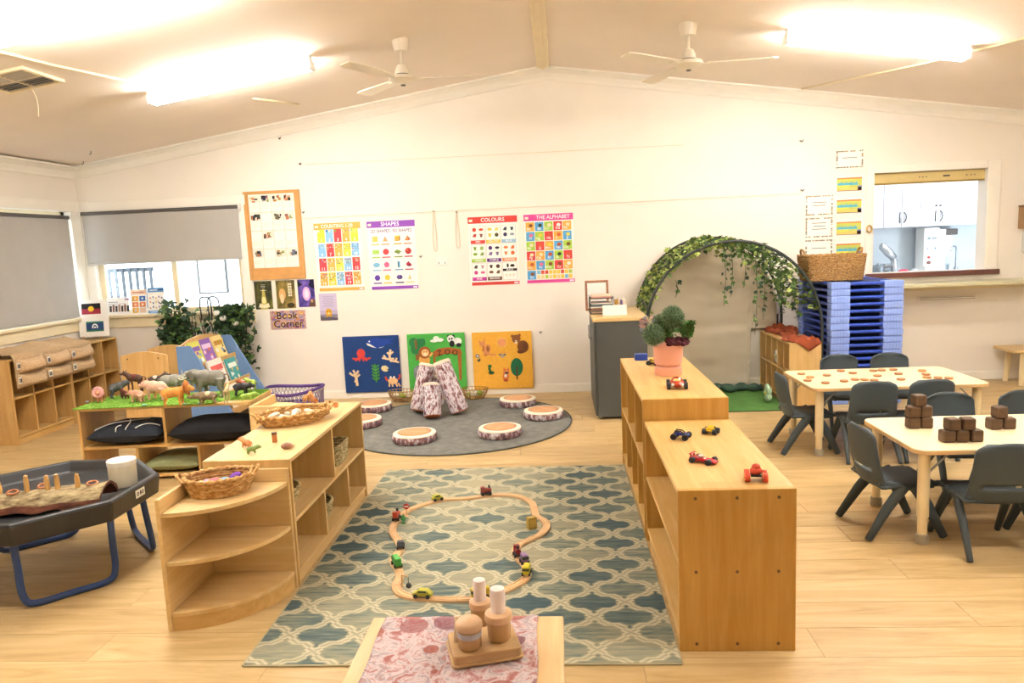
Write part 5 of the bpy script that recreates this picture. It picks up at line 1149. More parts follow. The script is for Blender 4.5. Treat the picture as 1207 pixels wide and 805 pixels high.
for i, (u, dv) in enumerate(((.45, .42), (.60, .6), (.90, .55))):
    P = mw @ bks(0)(u, dv); tag(link('wooden_ring', ringm, loc=P+Vector((0, 0, .002)), rot=(R(8), R(6), 0)), 'small copper brown ring lying on the bark slab', 'ring', 'rings on the bark')
P = V(141, 565, 3.42)
t = thing('white_tub', 'white plastic tub with a lid standing in the black tray', 'tub', (-2.225, 3.44, TF))
part(MB().lathe([(0, 0), (.062, 0), (.065, .005), (.065, .115), (.06, .117)], 28), 'body', mat('tub_cream', 'ece6d0', .4, var=.02), t, smooth=40); part(MB().lathe([(.067, .108), (.068, .13), (.064, .134), (0, .134)], 28), 'lid', mat('tub_lid', 'f4f1e4', .35, var=0), t, smooth=40)
# ------------------------------------------------------------------ woven baskets
M_wick = speckle('wicker', ['8a5e30', 'b98a4e', 'd6ad70', 'e6c896'], 40, (1, 1, 2.2), .8, .5); M_wickd = speckle('wicker_grey', ['6a5c3c', '9a8a5c', 'c2b182', 'd6c89c'], 40, (1, 1, 2.2), .8, .5)
def woven(name, label, loc, rx, ry, h, mt, rows=6, flare=.18, rz=0, handles=True, stakes=22, group=None, floor_=True):
    t = thing(name, label, 'basket', loc, rz, group); kr = h/rows/2
    for j in range(rows):
        z = kr+j*h/rows; f = 1-flare*(1-(j+.5)/rows)**1.4; pts = []
        n = stakes*4
        for i in range(n):
            a = 2*PI*i/n; w_ = .0022*math.cos(stakes*a/1.0+j*PI); pts.append(((rx*f+w_)*math.cos(a), (ry*f+w_)*math.sin(a), z))
        part(MB().tube(pts, kr*1.08, 6, closed=True), 'weave_row', mt, t, smooth=180)
    pts = []
    for i in range(96):
        a = 2*PI*i/96; pts.append(((rx+.003*math.cos(24*a))*math.cos(a), (ry+.003*math.cos(24*a))*math.sin(a), h+.004*math.sin(24*a)+(.014*max(0, math.cos(2*a))**6 if handles else 0)))
    part(MB().tube(pts, .008, 8, closed=True), 'rim', mt, t, smooth=180)
    part(MB().lathe([(0, .002), (1-flare, .002), (1-flare, .009), (0, .009)], 32, Matrix.Diagonal((rx, ry, 1, 1))), 'base', mt, t)
    if handles:
        for s in (-1, 1): part(MB().tube(smoothpts([(s*rx*.99, -.045, h-.006), (s*(rx+.022), -.02, h+.018), (s*(rx+.022), .02, h+.018), (s*rx*.99, .045, h-.006)]), .007, 8), 'handle', mt, t, smooth=180)
    return t
woven('round_basket', 'oval wicker basket of coloured dough on the corner shelf', (-1.452, 2.888, .488), .135, .10, .075, M_wick, 7, rz=R(20))
# coloured dough in it
for i, (dx, dy, sx, sy, cl, lb) in enumerate(((-.06, -.03, .032, .022, '4a7ce0', 'blue'), (-.02, -.005, .03, .02, 'e07890', 'pink'), (.015, .03, .042, .02, '8cc4e4', 'pale blue'), (.07, .045, .034, .018, '8a4ed0', 'purple'), (.055, .0, .038, .018, '9ad05c', 'lime green'), (.01, -.04, .036, .018, 'ecb060', 'apricot'), (-.06, .03, .03, .02, 'd8a0c8', 'lilac'))):
    c_, s_ = math.cos(R(20)), math.sin(R(20))
    solo(MB().ell((0, 0, .022), (sx, sy, .022), 12, 8), 'felt_pebble', mat('dough_%d' % i, cl, .7, var=.05), lb+' soft pebble lying in the oval wicker basket', 'pebble', smooth=180, loc=(-1.452+.88*(dx*c_-dy*s_), 2.888+.88*(dx*s_+dy*c_), .499+.012*(i % 2)), rot=(0, 0, .4*i), group='soft pebbles in the basket')
tw = woven('twig_basket', 'large oval twig basket of shells on the toy shelf', (-1.435, 3.735, .58), .19, .125, .055, M_wick, 5, .22, R(38))
mb = MB()
for i in range(26):
    a = rng.random()*6.28; pts = []
    for k in range(7): pts.append(((.188+.012*math.sin(3*k+i))*math.cos(a+k*.16), (.124+.012*math.cos(2*k+i))*math.sin(a+k*.16), .022+.045*rng.random()))
    mb.tube(pts, .0035, 5)
part(mb, 'loose_twigs', M_wick, tw)
shell_m = mat('shell_cream', 'efe2cc', .5, var=.12, vscale=30)
shm = MB().ell((0, 0, .012), (.026, .018, .013), 10, 7).mesh('shell', shell_m, 180)
for i in range(16):
    a = rng.random()*6.28; q = math.sqrt(rng.random())*.72; x_, y_ = .17*q*math.cos(a), .105*q*math.sin(a); c_, s_ = math.cos(R(38)), math.sin(R(38))
    tag(link('shell', shm, loc=(-1.435+x_*c_-y_*s_, 3.735+x_*s_+y_*c_, .592+.014*(i % 3)), rot=(rng.random()*.4, rng.random()*.4, a)), 'pale shell lying in the large twig basket', 'shell', 'shells in the twig basket')
woven('shelf_basket', 'round wicker basket on the middle board of the toy shelf', (-1.355, 3.215, .303), .105, .125, .085, M_wickd, 6, .3, 0, False)
woven('shelf_basket', 'round wicker basket on the bottom board of the toy shelf', (-1.345, 3.655, .063), .10, .115, .10, M_wickd, 7, .3, 0, False)
for i in range(5): solo(MB().ell((0, 0, .02), (.035, .03, .02), 10, 7), 'dark_stone', mat('stone_dark', '4a4038', .6, var=.2), 'dark stone in the basket on the middle board', 'stone', smooth=180, loc=(-1.355+.045*math.cos(i*1.3), 3.215+.05*math.sin(i*1.3), .315+.012*(i % 2)), group='dark stones in the shelf basket')
t = thing('rectangular_basket', 'rectangular seagrass basket in the upper bay of the toy shelf', 'basket', (-1.345, 3.90, .303))
def boxweave(t, ax, ay, h, mt, rows, fl=.12, r=None):
    r = r or h/rows/2
    for j in range(rows):
        z = r+j*h/rows; f = 1-fl*(1-j/(rows-1)); pts = rrect(-ax*f, ax*f, -ay*f, ay*f, min(ax, ay)*.28, 5)
        q = []
        for i in range(len(pts)):
            a0_, a1_ = Vector(pts[i]), Vector(pts[(i+1) % len(pts)]); k = max(1, int((a1_-a0_).length/.02))
            for m_ in range(k):
                w_ = a0_.lerp(a1_, m_/k); q.append((w_.x, w_.y, z+r*.35*math.sin(len(q)*2.1+j*2)))
        part(MB().tube(q, r*1.1, 6, closed=True), 'weave_row', mt, t, smooth=180)
    part(MB().prism(rrect(-ax*(1-fl), ax*(1-fl), -ay*(1-fl), ay*(1-fl), .03), .001, .008), 'base', mt, t)
boxweave(t, .115, .105, .12, M_wickd, 8)
# small things on the toy shelf
M_orw = wood('toy_orange', 'd8945a', 'bd703a', 'x')
def frog(): pass
# ------------------------------------------------------------------ toy animals
def animal(name, label, loc, rz, Ln, col, cat='toy animal', leg=.4, fat=.5, head=.22, neckup=.25, snout=.12, ears='round', tail=.3, trunk=False, horns=0, mane=None, patch=None, group='toy animals on the grass mat', headdown=0, hump=0):
    """Ln = body length; continuous body remeshed from overlapping masses; faces local +x"""
    t = thing(name, label, cat, loc, rz, group)
    Ln *= 1.18 if 'grass mat' in group else 1
    bh = Ln*fat*.5; lh = Ln*leg; bz = lh+bh*.75; mb = MB()
    mb.ell((-.18*Ln, 0, bz), (.34*Ln, bh*.78, bh), 16, 10); mb.ell((.16*Ln, 0, bz+bh*(.08+hump)), (.32*Ln, bh*.8, bh*1.02), 16, 10)
    hx, hz = .5*Ln+head*Ln*.3, bz+neckup*Ln-headdown*Ln
    mb.tube([(.2*Ln, 0, bz+bh*.2), (hx, 0, hz)], [bh*.72, head*Ln*.62], 12)
    mb.ell((hx, 0, hz), (head*Ln*.62, head*Ln*.52, head*Ln*.55), 14, 9)
    mb.ell((hx+snout*Ln+head*Ln*.3, 0, hz-head*Ln*.18), (snout*Ln+.2*head*Ln, head*Ln*.33, head*Ln*.32), 12, 8)
    for sx, x_ in ((1, .28*Ln), (-1, -.36*Ln)):
        for s in (-1, 1):
            k = .04*Ln*s*sx
            if sx > 0: mb.tube([(x_, s*bh*.5, bz), (x_+k, s*bh*.52, lh*.5), (x_+k*.5, s*bh*.52, .004)], [bh*.38, bh*.2+.001, bh*.2+.001], 10)
            else: mb.tube([(x_, s*bh*.5, bz), (x_+.05*Ln+k, s*bh*.55, lh*.75), (x_-.05*Ln+k, s*bh*.52, lh*.35), (x_+k*.5-.02*Ln, s*bh*.52, .004)], [bh*.5, bh*.3, bh*.18+.001, bh*.2+.001], 10)
            mb.ell((x_+k*.5+.02*Ln*(sx > 0), s*bh*.52, .008), (bh*.26+.002, bh*.22+.001, .008), 8, 6)
    if trunk:
        mb.tube(smoothpts([(hx+.1*Ln, 0, hz-.02*Ln), (hx+.24*Ln, 0, hz-.1*Ln), (hx+.30*Ln, 0, hz-.26*Ln), (hx+.36*Ln, 0, hz-.30*Ln)] if trunk != 'up' else [(hx+.1*Ln, 0, hz), (hx+.26*Ln, 0, hz-.02*Ln), (hx+.34*Ln, 0, hz+.12*Ln), (hx+.28*Ln, 0, hz+.24*Ln)]), [.06*Ln-.0018*Ln*i for i in range(19)], 10)
    mt = mat('toy_an_'+col, col, .5, var=.12, vscale=30, bmp=.15, bscale=90)
    part(mb, 'body', mt, t, remesh=max(.0028, Ln*.026))
    ez = hz+head*Ln*.45
    for s in (-1, 1):
        if ears == 'round': part(MB().ell((hx-.03*Ln, s*head*Ln*.45, ez), (.015*Ln+.002, .045*Ln+.001, .05*Ln)), 'ear', mt, t, smooth=180)
        elif ears == 'point': part(MB().cyl((hx-.03*Ln, s*head*Ln*.32, ez-.02*Ln), (hx-.05*Ln, s*head*Ln*.42, ez+.12*Ln), .035*Ln, .004*Ln, n=8), 'ear', mt, t, smooth=60)
        elif ears == 'big': part(MB().ell((hx-.08*Ln, s*head*Ln*.75, hz-.02*Ln), (.11*Ln, .018*Ln, .15*Ln), M=Matrix.Rotation(R(s*-28), 4, 'Z')), 'ear', mt, t, smooth=180)
        part(MB().ell((hx+head*Ln*.42, s*head*Ln*.36, hz+head*Ln*.14), (.012*Ln+.0008,)*3, 8, 6), 'eye', M_blk, t, smooth=180)
        if horns == 2 or trunk: part(MB().tube(smoothpts([(hx+head*Ln*(.5 if trunk else .1), s*head*Ln*.3, hz+(-.08*Ln if trunk else head*Ln*.4)), (hx+head*Ln*(1.0 if trunk else .2), s*head*Ln*.45, hz+(-.14*Ln if trunk else head*Ln*.75)), (hx+head*Ln*(1.3 if trunk else .35), s*head*Ln*.4, hz+(-.08*Ln if trunk else head*Ln*1.0))]), [.022*Ln-.0013*Ln*i for i in range(13)], 8), 'tusk' if trunk else 'horn', mat('ivory', 'eee4cc', .4, var=0), t, smooth=180)
    if horns == 1: part(MB().cyl((hx+snout*Ln+head*Ln*.45, 0, hz+.02*Ln), (hx+snout*Ln+head*Ln*.6, 0, hz+.2*Ln), .035*Ln, .006*Ln, n=8), 'horn', mat('ivory', 'eee4cc', .4, var=0), t, smooth=60)
    if tail: part(MB().tube(smoothpts([(-.48*Ln, 0, bz+bh*.4), (-.48*Ln-tail*Ln*.45, 0, bz+bh*.3), (-.48*Ln-tail*Ln*.6, 0, bz-tail*Ln*.5)]), [.022*Ln]*13, 7), 'tail', mt, t, smooth=180)
    if mane: part(MB().tube([(hx-.12*Ln, 0, hz-.03*Ln), (hx-.02*Ln, 0, hz), (hx+.03*Ln, 0, hz)], [head*Ln*.85, head*Ln*1.2, head*Ln*.9], 14), 'mane', mat('mane_'+mane, mane, .8, var=.2, vscale=60, bmp=.6, bscale=90), t, smooth=60)
    if patch: part(MB().ell((-.05*Ln, 0, bz+bh*.45), (.22*Ln, bh*.79, bh*.66), 14, 8), 'saddle_patch', mat('patch_'+patch, patch, .5, var=.08), t, smooth=180)
    return t
AZ = .513
M_grassm = speckle('grass_mat', ['4c7a22', '6a9a30', '8ab844', 'a4cc5c'], 90, (1, 1, 1), .95, .9)
def sloc(u, v): c_, s_ = math.cos(R(4)), math.sin(R(4)); return (-3.225+u*c_-v*s_, 4.57+u*s_+v*c_)
def gmat(label, pts):
    t = thing('grass_mat', label, 'mat', (*sloc(0, 0), .505), R(4), 'grass mats on the animal shelf')
    part(MB().prism(pts, .0, .007), 'turf', M_grassm, t, bevel=.002)
    mb = MB(); rg_ = random.Random(5); xs_ = [p_[0] for p_ in pts]; ys_ = [p_[1] for p_ in pts]
    import mathutils.geometry as mg
    for i in range(9000):
        x_ = rg_.uniform(min(xs_)+.004, max(xs_)-.004); y_ = rg_.uniform(min(ys_)+.004, max(ys_)-.004); a = rg_.random()*6.28; h_ = rg_.uniform(.003, .008)
        inside = False; j = len(pts)-1
        for i2 in range(len(pts)):
            if (pts[i2][1] > y_) != (pts[j][1] > y_) and x_ < (pts[j][0]-pts[i2][0])*(y_-pts[i2][1])/(pts[j][1]-pts[i2][1])+pts[i2][0]: inside = not inside
            j = i2
        if inside: mb.add([(x_-.0016*math.cos(a), y_-.0016*math.sin(a), .0065), (x_+.0016*math.cos(a), y_+.0016*math.sin(a), .0065), (x_+.003*math.sin(a), y_+.003*math.cos(a), .007+h_)], [(0, 1, 2)])
    o = part(mb, 'grass_blades', M_grassm, t); o['kind'] = 'stuff'
gmat('long green artificial grass mat under the toy animals', [(-.02, -.015), (.90, -.015), (.985, .10), (.985, .40), (.02, .40)])
gmat('short green artificial grass mat piece beside the long one', [(.99, .08), (1.15, .08), (1.155, .40), (.99, .40)])
def AP(x, y): P = G(x, y, AZ); return (P.x, P.y, AZ)
animal('toy_cub', 'small pink and tan toy cub facing out at the end of the grass mat', AP(119, 474), R(-70), .075, 'd88a6a', leg=.45, fat=.55, head=.36, ears='round', mane='d8a0a0')
animal('toy_gorilla', 'dark grey toy gorilla on all fours', AP(139, 469), R(30), .085, '4a4e50', leg=.5, fat=.62, head=.34, neckup=.3, snout=.05, ears=None, tail=0, hump=.2)
animal('toy_rooster', 'small dark red toy rooster beside the gorilla', AP(148, 470), R(150), .055, '6a3024', leg=.35, fat=.6, head=.28, neckup=.35, snout=.06, ears='point', tail=.5)
animal('toy_piglet', 'small pink toy piglet', AP(163, 474), R(165), .082, 'd8a088', leg=.3, fat=.62, head=.34, neckup=.1, snout=.1, ears='point', tail=.12)
animal('toy_horse', 'dark brown toy horse behind the pigs', AP(160, 462), R(172), .115, '5a3a2c', leg=.6, fat=.42, head=.22, neckup=.26, snout=.12, ears='point', tail=.4, patch='7a2c2c')
animal('toy_pig', 'large pink toy pig beside the lion', AP(186, 471), R(168), .135, 'e2b49c', leg=.32, fat=.56, head=.3, neckup=.14, snout=.1, ears='point', tail=.1)
animal('toy_pony', 'black and white toy pony behind the large pig', AP(186, 461), R(10), .10, '4a3a34', leg=.6, fat=.42, head=.22, neckup=.28, snout=.12, ears='point', tail=.4, patch='e2d8cc')
animal('toy_rhino', 'grey toy rhinoceros with a pale horn', AP(203, 464), R(8), .14, '8d8d84', leg=.36, fat=.54, head=.28, neckup=.08, snout=.16, ears='point', tail=.15, horns=1)
animal('toy_lion', 'golden orange toy lion walking along the front of the mat', AP(206, 478), R(14), .13, 'd89440', leg=.40, fat=.44, head=.29, neckup=.16, snout=.08, ears='round', tail=.4, mane='b86c2a')
animal('toy_elephant', 'grey toy elephant with a raised trunk', AP(236, 461), R(175), .12, 'a09c90', leg=.45, fat=.6, head=.34, neckup=.2, snout=.04, ears='big', tail=.2, trunk='up')
animal('toy_elephant', 'large grey toy elephant with a lowered trunk', AP(250, 468), R(186), .17, '7c7a70', leg=.44, fat=.58, head=.32, neckup=.16, snout=.04, ears='big', tail=.25, trunk='down')
animal('toy_badger', 'brown and cream striped toy badger in front of the large elephant', AP(245, 476), R(188), .11, '8a7458', leg=.24, fat=.44, head=.26, neckup=.04, snout=.16, ears='round', tail=.25, patch='d8cba8')
animal('toy_crocodile', 'lime green toy frog crouching on the short grass mat', AP(291, 472), R(20), .07, '9cc04c', leg=.22, fat=.42, head=.36, neckup=.1, snout=.1, ears=None, tail=0)
animal('toy_bear', 'black toy bear on the short grass mat', AP(285, 466), R(12), .085, '2c2a2c', leg=.4, fat=.55, head=.32, neckup=.06, snout=.1, ears='round', tail=.08)
animal('toy_fox', 'orange brown toy squirrel behind the black bear', AP(289, 458), R(200), .055, 'b8603a', leg=.4, fat=.55, head=.4, neckup=.3, snout=.08, ears='point', tail=.4)
animal('toy_dinosaur', 'small yellow green toy dinosaur at the end of the short grass mat', AP(297, 459), R(170), .06, 'a4bc4c', leg=.5, fat=.6, head=.3, neckup=.35, snout=.1, ears=None, tail=.6)
animal('toy_antelope', 'pale toy antelope standing between the two grass mats', AP(268, 474), R(100), .07, 'c4b488', leg=.8, fat=.4, head=.24, neckup=.35, snout=.1, ears='point', tail=.15, horns=2)
solo(MB().ell((0, 0, .008), (.016, .012, .008), 10, 6), 'grey_pebble', mat('pebble', '8d8c92', .6), 'grey pebble at the corner of the grass mat', 'pebble', smooth=180, loc=AP(103, 475))
for i, (x_, y_) in enumerate(((170, 478), (217, 477), (236, 476))): solo(MB().ell((0, 0, .005), (.02, .014, .005), 10, 5), 'blue_pebble', mat('pebble_teal', '6aa89c', .4), 'flat teal glass pebble on the long grass mat', 'pebble', smooth=180, loc=AP(x_, y_), group='teal pebbles on the grass mat')
# wooden animals on the toy shelf
def SP(x, y): P = G(x, y, .58); return (P.x, P.y, .58)
animal('wooden_squirrel', 'orange wooden fox figure lying at the near end of the toy shelf', SP(291, 528), R(160), .05, 'd08a54', leg=.3, fat=.6, head=.4, neckup=.3, snout=.1, ears='point', tail=.4, group='wooden figures on the toy shelf')
animal('wooden_frog', 'green and brown wooden frog figure beside the fox', SP(297, 535), R(30), .045, '84a05c', leg=.3, fat=.55, head=.4, neckup=.15, snout=.08, ears=None, tail=0, group='wooden figures on the toy shelf')
t = thing('wooden_post_figure', 'small wooden owl post with a dark top', 'figure', SP(324, 521), R(20), group='wooden figures on the toy shelf')
part(MB().prism(rrect(-.012, .012, -.01, .01, .004), 0, .045), 'body', M_orw, t, bevel=.002); part(MB().prism(rrect(-.0125, .0125, -.0105, .0105, .004), .038, .047), 'cap', mat('cap_brown', '5c4434', .5), t); 
t = thing('wooden_hedgehog', 'small pinkish brown wooden hedgehog on the toy shelf', 'figure', SP(338, 529), R(30), group='wooden figures on the toy shelf')
part(MB().ell((0, 0, .015), (.026, .016, .015)), 'body', mat('hedge', 'b98a78', .5, var=.2, vscale=50), t, smooth=180); part(MB().ell((.024, 0, .011), (.011, .008, .008)), 'snout', mat('hedge2', 'd8b898', .5), t, smooth=180)
for i, (x_, y_, lb) in enumerate(((362, 470, 'orange wooden rabbit behind the twig basket'), (371, 473, 'dark orange wooden bear cub behind the twig basket'))):
    animal('wooden_rabbit', lb, SP(x_, y_+4), R(60+80*i), .05, ['d09858', 'b8743c'][i], leg=.4, fat=.6, head=.42, neckup=.42, snout=.06, ears='point' if i == 0 else 'round', tail=.1, group='wooden figures on the toy shelf')
t = thing('wooden_cup', 'tiny square wooden cup at the far end of the toy shelf', 'cup', SP(396, 480)); part(MB().lathe([(0, 0), (.014, 0), (.016, .026), (.012, .026), (.011, .006), (0, .006)], 4, Matrix.Rotation(R(45), 4, 'Z')), 'cup', M_orw, t)
# ------------------------------------------------------------------ cushions in the animal shelf
def pillow(name, label, loc, rz, a, b, h, mt, group=None, tilt=(0, 0)):
    t = thing(name, label, 'cushion', loc, group=group, rot=(tilt[0], tilt[1], rz)); 
    for s, nm in ((1, 'cover'), (-1, 'underside')):
        def f(u, v):
            x_, y_ = 2*u-1, 2*v-1; e = (max(0, 1-abs(x_)**2.6)*max(0, 1-abs(y_)**2.6))**.42; pin = 1-.10*(1-abs(x_*y_))*(abs(x_)**6+abs(y_)**6)/2
            return Vector((x_*a*pin, y_*b*pin, h/2+s*h/2*e*(1+.06*noise.noise(Vector((x_*3, y_*3, s))))))
        mb = MB(); mb.grid(f, 28, 28); part(mb, nm, mt, t, smooth=180)
    return t
M_navy = mat('navy_velvet', '1d2430', .9, var=.1, vscale=10); M_blackc = mat('black_velvet', '14151a', .95, var=.1, vscale=10); M_olive = mat('olive_linen', '8e9468', .9, var=.08, vscale=12)
cz0 = .2435
c1 = pillow('navy_cushion', 'navy cushion with white line pattern in the upper shelf bay', (*sloc(.30, .15), cz0), R(4), .235, .19, .14, M_navy)
for pts in ([(-.20, -.14), (-.12, -.07), (.0, -.03), (.10, .02)], [(.02, -.17), (.01, -.08), (-.03, .0)], [(.08, -.16), (.13, -.10), (.21, -.08)], [(-.04, -.18), (-.05, -.14), (-.03, -.12)]):
    def top(x_, y_): X, Y = x_/.235, y_/.19; e = (max(0, 1-abs(X)**2.6)*max(0, 1-abs(Y)**2.6))**.42; return .07+.07*e+.006
    part(MB().tube([(q.x, q.y, top(q.x, q.y)) for q in smoothpts([(x_, y_, 0) for x_, y_ in pts])], .0035, 6), 'white_piping', M_white, c1, smooth=180)
pillow('black_cushion', 'plain black cushion in the upper shelf bay beside the navy one', (*sloc(.87, .13), cz0), R(6), .265, .19, .15, M_blackc)
pillow('green_cushion', 'flat olive green cushion in the lower shelf bay', (*sloc(.575, .19), .0385), R(4), .19, .19, .10, M_olive)
# ------------------------------------------------------------------ hessian pocket hanger
M_hess = speckle('hessian', ['a88c68', 'bfa27c', 'd0b690'], 120, (1, 1, 1), .95, .35); M_hess2 = speckle('hessian_light', ['b4946e', 'cbaa84', 'dcc09a'], 120, (1, 1, 1), .95, .35)
hg = thing('pocket_hanger', 'hessian pocket hanger draped over the cubby shelf', 'hanger', (-4.478, 5.6, .71))
prof = [(-.245, .062), (-.20, .055), (-.12, .042), (-.05, .034), (.0, .022), (.016, .004), (.022, -.04), (.024, -.12), (.024, -.20), (.024, -.245)]
def hs_(u, v):
    k = v*(len(prof)-1); i = min(int(k), len(prof)-2); f = k-i; x_ = prof[i][0]*(1-f)+prof[i+1][0]*f; z_ = prof[i][1]*(1-f)+prof[i+1][1]*f
    y_ = .03+1.0*u; w_ = noise.noise(Vector((y_*3, v*3, 2)))
    if z_ > .01: z_ += .018*max(0, w_)*2+.020*math.sin(y_*9)**2*(1 if x_ > -.2 else .3)
    else: x_ += .004*(1+w_)
    return Vector((x_, y_, max(z_, .004) if x_ < -.001 else z_))
mb = MB(); mb.grid(hs_, 50, 40); part(mb, 'sheet', M_hess, hg, smooth=180, solid=.004)
for r_ in range(2):
    for c_ in range(3):
        y0_, y1_ = .055+c_*.325, .055+c_*.325+.30; z1_ = -.005-r_*.118; z0_ = z1_-.112
        def pk(u, v):
            x_, y_ = 2*u-1, 2*v-1; e = max(0, 1-abs(x_)**3)*max(0, 1-abs(y_*.98+.0)**3)
            sag = .014*(1-x_*x_)*(v)
            return Vector((.031+.085*e**.7*(1.15-.3*v)+.004*noise.noise(Vector((u*5+c_, v*5, r_))), y0_+(y1_-y0_)*u, z0_+(z1_-z0_)*v-sag))
        mb = MB(); mb.grid(pk, 18, 12); pc = part(mb, 'pocket', M_hess2 if r_ == 0 else M_hess, hg, smooth=180)
        p = Print(.05, .06, 'd8d0c0'); p.rect(.010, .040, .012, .042, '3a3a40'); p.lay(); p.rect(.018, .026, .02, .034, 'c8c0b0')
        if c_ < 3: tg = part(p, 'label_tag', vcol(), pc); tg.rotation_euler = (0, 0, R(90)); tg.location = (.075 if c_ else .05, y0_-.03, z0_+.03)
# ------------------------------------------------------------------ flag cards
fs_ = thing('flag_card_stand', 'white card stand with two flag pictures on the cubby shelf', 'card stand', (-4.60, 6.93, .71), R(14))
p = Print(.27, .175, 'f6f1ea'); x0_, x1_, z0_, z1_ = .05, .225, .035, .14
p.rect(x0_, x1_, (z0_+z1_)/2, z1_, '1e1a1c'); p.rect(x0_, x1_, z0_, (z0_+z1_)/2, '9c3040'); p.lay(); p.disc((x0_+x1_)/2, (z0_+z1_)/2, .027, None, 'ecc030', 20)
c1 = part(p, 'flag_card', vcol(), fs_, label='card with a black and red flag and yellow disc'); c1.location = (-.145, -.01, .215); c1.rotation_euler = (R(-8), 0, R(-1))
p = Print(.27, .19, 'f6f1ea'); x0_, x1_, z0_, z1_ = .065, .225, .05, .15
p.rect(x0_, x1_, z0_, z1_, '2c4a7c'); p.lay(); p.rect(x0_, x1_, z1_-.016, z1_, '3c7a6a'); p.rect(x0_, x1_, z0_, z0_+.016, '3c7a6a'); p.lay(); xc = (x0_+x1_)/2
p.rect(x0_, x1_, z1_-.0185, z1_-.016, '1c1c24'); p.rect(x0_, x1_, z0_+.016, z0_+.0185, '1c1c24')
p.poly(line([(xc-.02, .082), (xc-.022, .10), (xc-.014, .116), (xc, .122), (xc+.014, .116), (xc+.022, .10), (xc+.02, .082)], .013), 'f6f4ee'); p.disc(xc, .092, .010, None, 'f6f4ee', 5, PI/2)
c2 = part(p, 'flag_card', vcol(), fs_, label='card with a blue and green flag and white headdress emblem'); c2.location = (-.125, -.04, .03); c2.rotation_euler = (R(-8), 0, R(-1))
part(MB().box(-.12, .13, 0, .012, .03, .37, M=Matrix.Rotation(R(-8), 4, 'X')), 'backing', M_white, fs_)
for x_ in (-.09, .07): part(MB().tube([(x_, -.05, .004), (x_, -.03, .05), (x_, .02, .09)], .006, 8), 'easel_leg', M_orw, fs_)
# flyers on the window sill
def flyer(label, x_, w, h, draw, a=6):
    t = thing('paper_flyer', label, 'flyer', (x_, YW-.034, .931), group='paper flyers on the window sill', rot=(R(-a), 0, 0)); p = Print(w, h, 'fbf9f6'); draw(p, w, h); part(p, 'sheet', vcol(), t)
def f1(p, w, h):
    for k in range(7): p.rect(.03+k*.03, .052+k*.03, .03, .09+.012*(k % 2), ['4a3a38', '8c6a5c', '3c3c44', 'b09080'][k % 4])
    p.rect(.02, .12, .125, .13, '8c80a0'); p.rect(.19, .235, .145, .158, '9c6ab0'); p.rect(.02, .2, .108, .112, 'b8b0b8')
def f2(p, w, h):
    p.rect(0, w, h-.05, h, 'f2cdb8'); p.lay()
    for i, (x_, z_, c_) in enumerate(((.015, .13, 'eab048'), (.09, .13, '3f6cb8'), (.015, .07, 'e08858'), (.09, .07, 'e08858'), (.015, .012, 'eab048'), (.09, .012, 'ecd2c0'))): p.rect(x_, x_+.062, z_, z_+.05, c_); p.lay(.3).disc(x_+.03, z_+.025, .013, None, ['fbf0d8', 'cfe0f4', 'f6d0b0'][i % 3], 8)
    p.rect(.02, .14, h-.03, h-.024, '8c5a4a')
def f3(p, w, h):
    p.rect(0, w, h-.045, h, '6a9cd4'); p.rect(0, w, 0, .028, '6a9cd4'); p.lay(); p.rect(.02, .1, h-.03, h-.02, 'dce8f6'); p.rect(.11, .16, h-.03, h-.015, '3c5c94'); p.rect(.02, .14, .01, .018, 'dce8f6')
    for k in range(15): p.disc(.025+(k % 5)*.03, .055+(k//5)*.05+.01*(k % 2), .008, .01, ['e09a8c', '3c4c8c', 'd8b070', '8c7ab0', '5a6ca0'][k % 5], 8)
flyer('white paper flyer with a row of small photos beside the flag cards', -4.55, .235, .172, f1); flyer('paper flyer with orange and blue picture squares', -4.295, .165, .245, f2); flyer('paper flyer with blue bands top and bottom', -4.118, .17, .258, f3)
# ------------------------------------------------------------------ plywood bin and blue book display
M_ply = wood('plywood', 'e4bf80', 'cfa05c', 'z')
pb = thing('plywood_book_bin', 'plywood bin with a rounded end panel beside the book display', 'bin', (-3.53, 5.92, 0))
arch = [(-.205, .02), (.205, .02), (.205, .665)]+[(.205-.41*i/10, .665+.035*math.sin(PI*i/10)) for i in range(1, 10)]+[(-.205, .665)]
part(MB().prism(arch, 0, .018, plane='xz'), 'end_panel', M_ply, pb, bevel=.003); part(MB().prism(arch, .42, .438, plane='xz'), 'end_panel', M_ply, pb, bevel=.003)
for x_ in (-.2, .182): part(MB().box(x_, x_+.018, .018, .42, .06, .36), 'side_panel', M_ply, pb)
part(MB().box(-.182, .182, .018, .42, .06, .078), 'base', M_ply, pb)
for x_ in (-.14, .13): part(MB().cyl((x_, -.002, .64), (x_, 0, .64), .007, n=10), 'screw', M_screw, pb)
for x_ in (-.2, .17):
    for y_ in (0, .41): part(MB().box(x_, x_+.03, y_, y_+.028, 0, .022), 'foot', M_ply, pb)
bd = thing('book_display', 'blue sided sloping book display with picture books', 'book display', (-3.27, 5.98, 0))
M_bpan = mat('panel_blue', '6b8fc0', .55, var=.05, vscale=5, stretch=(8, 8, 1))
for y_ in (0, .77): part(MB().prism([(0, 0), (.52, 0), (.125, .725), (0, .725)], y_, y_+.018, plane='xz'), 'side_panel', M_bpan, bd, bevel=.003)
part(MB().box(0, .015, .018, .77, .03, .725), 'back_panel', M_ply, bd)
tiers = []
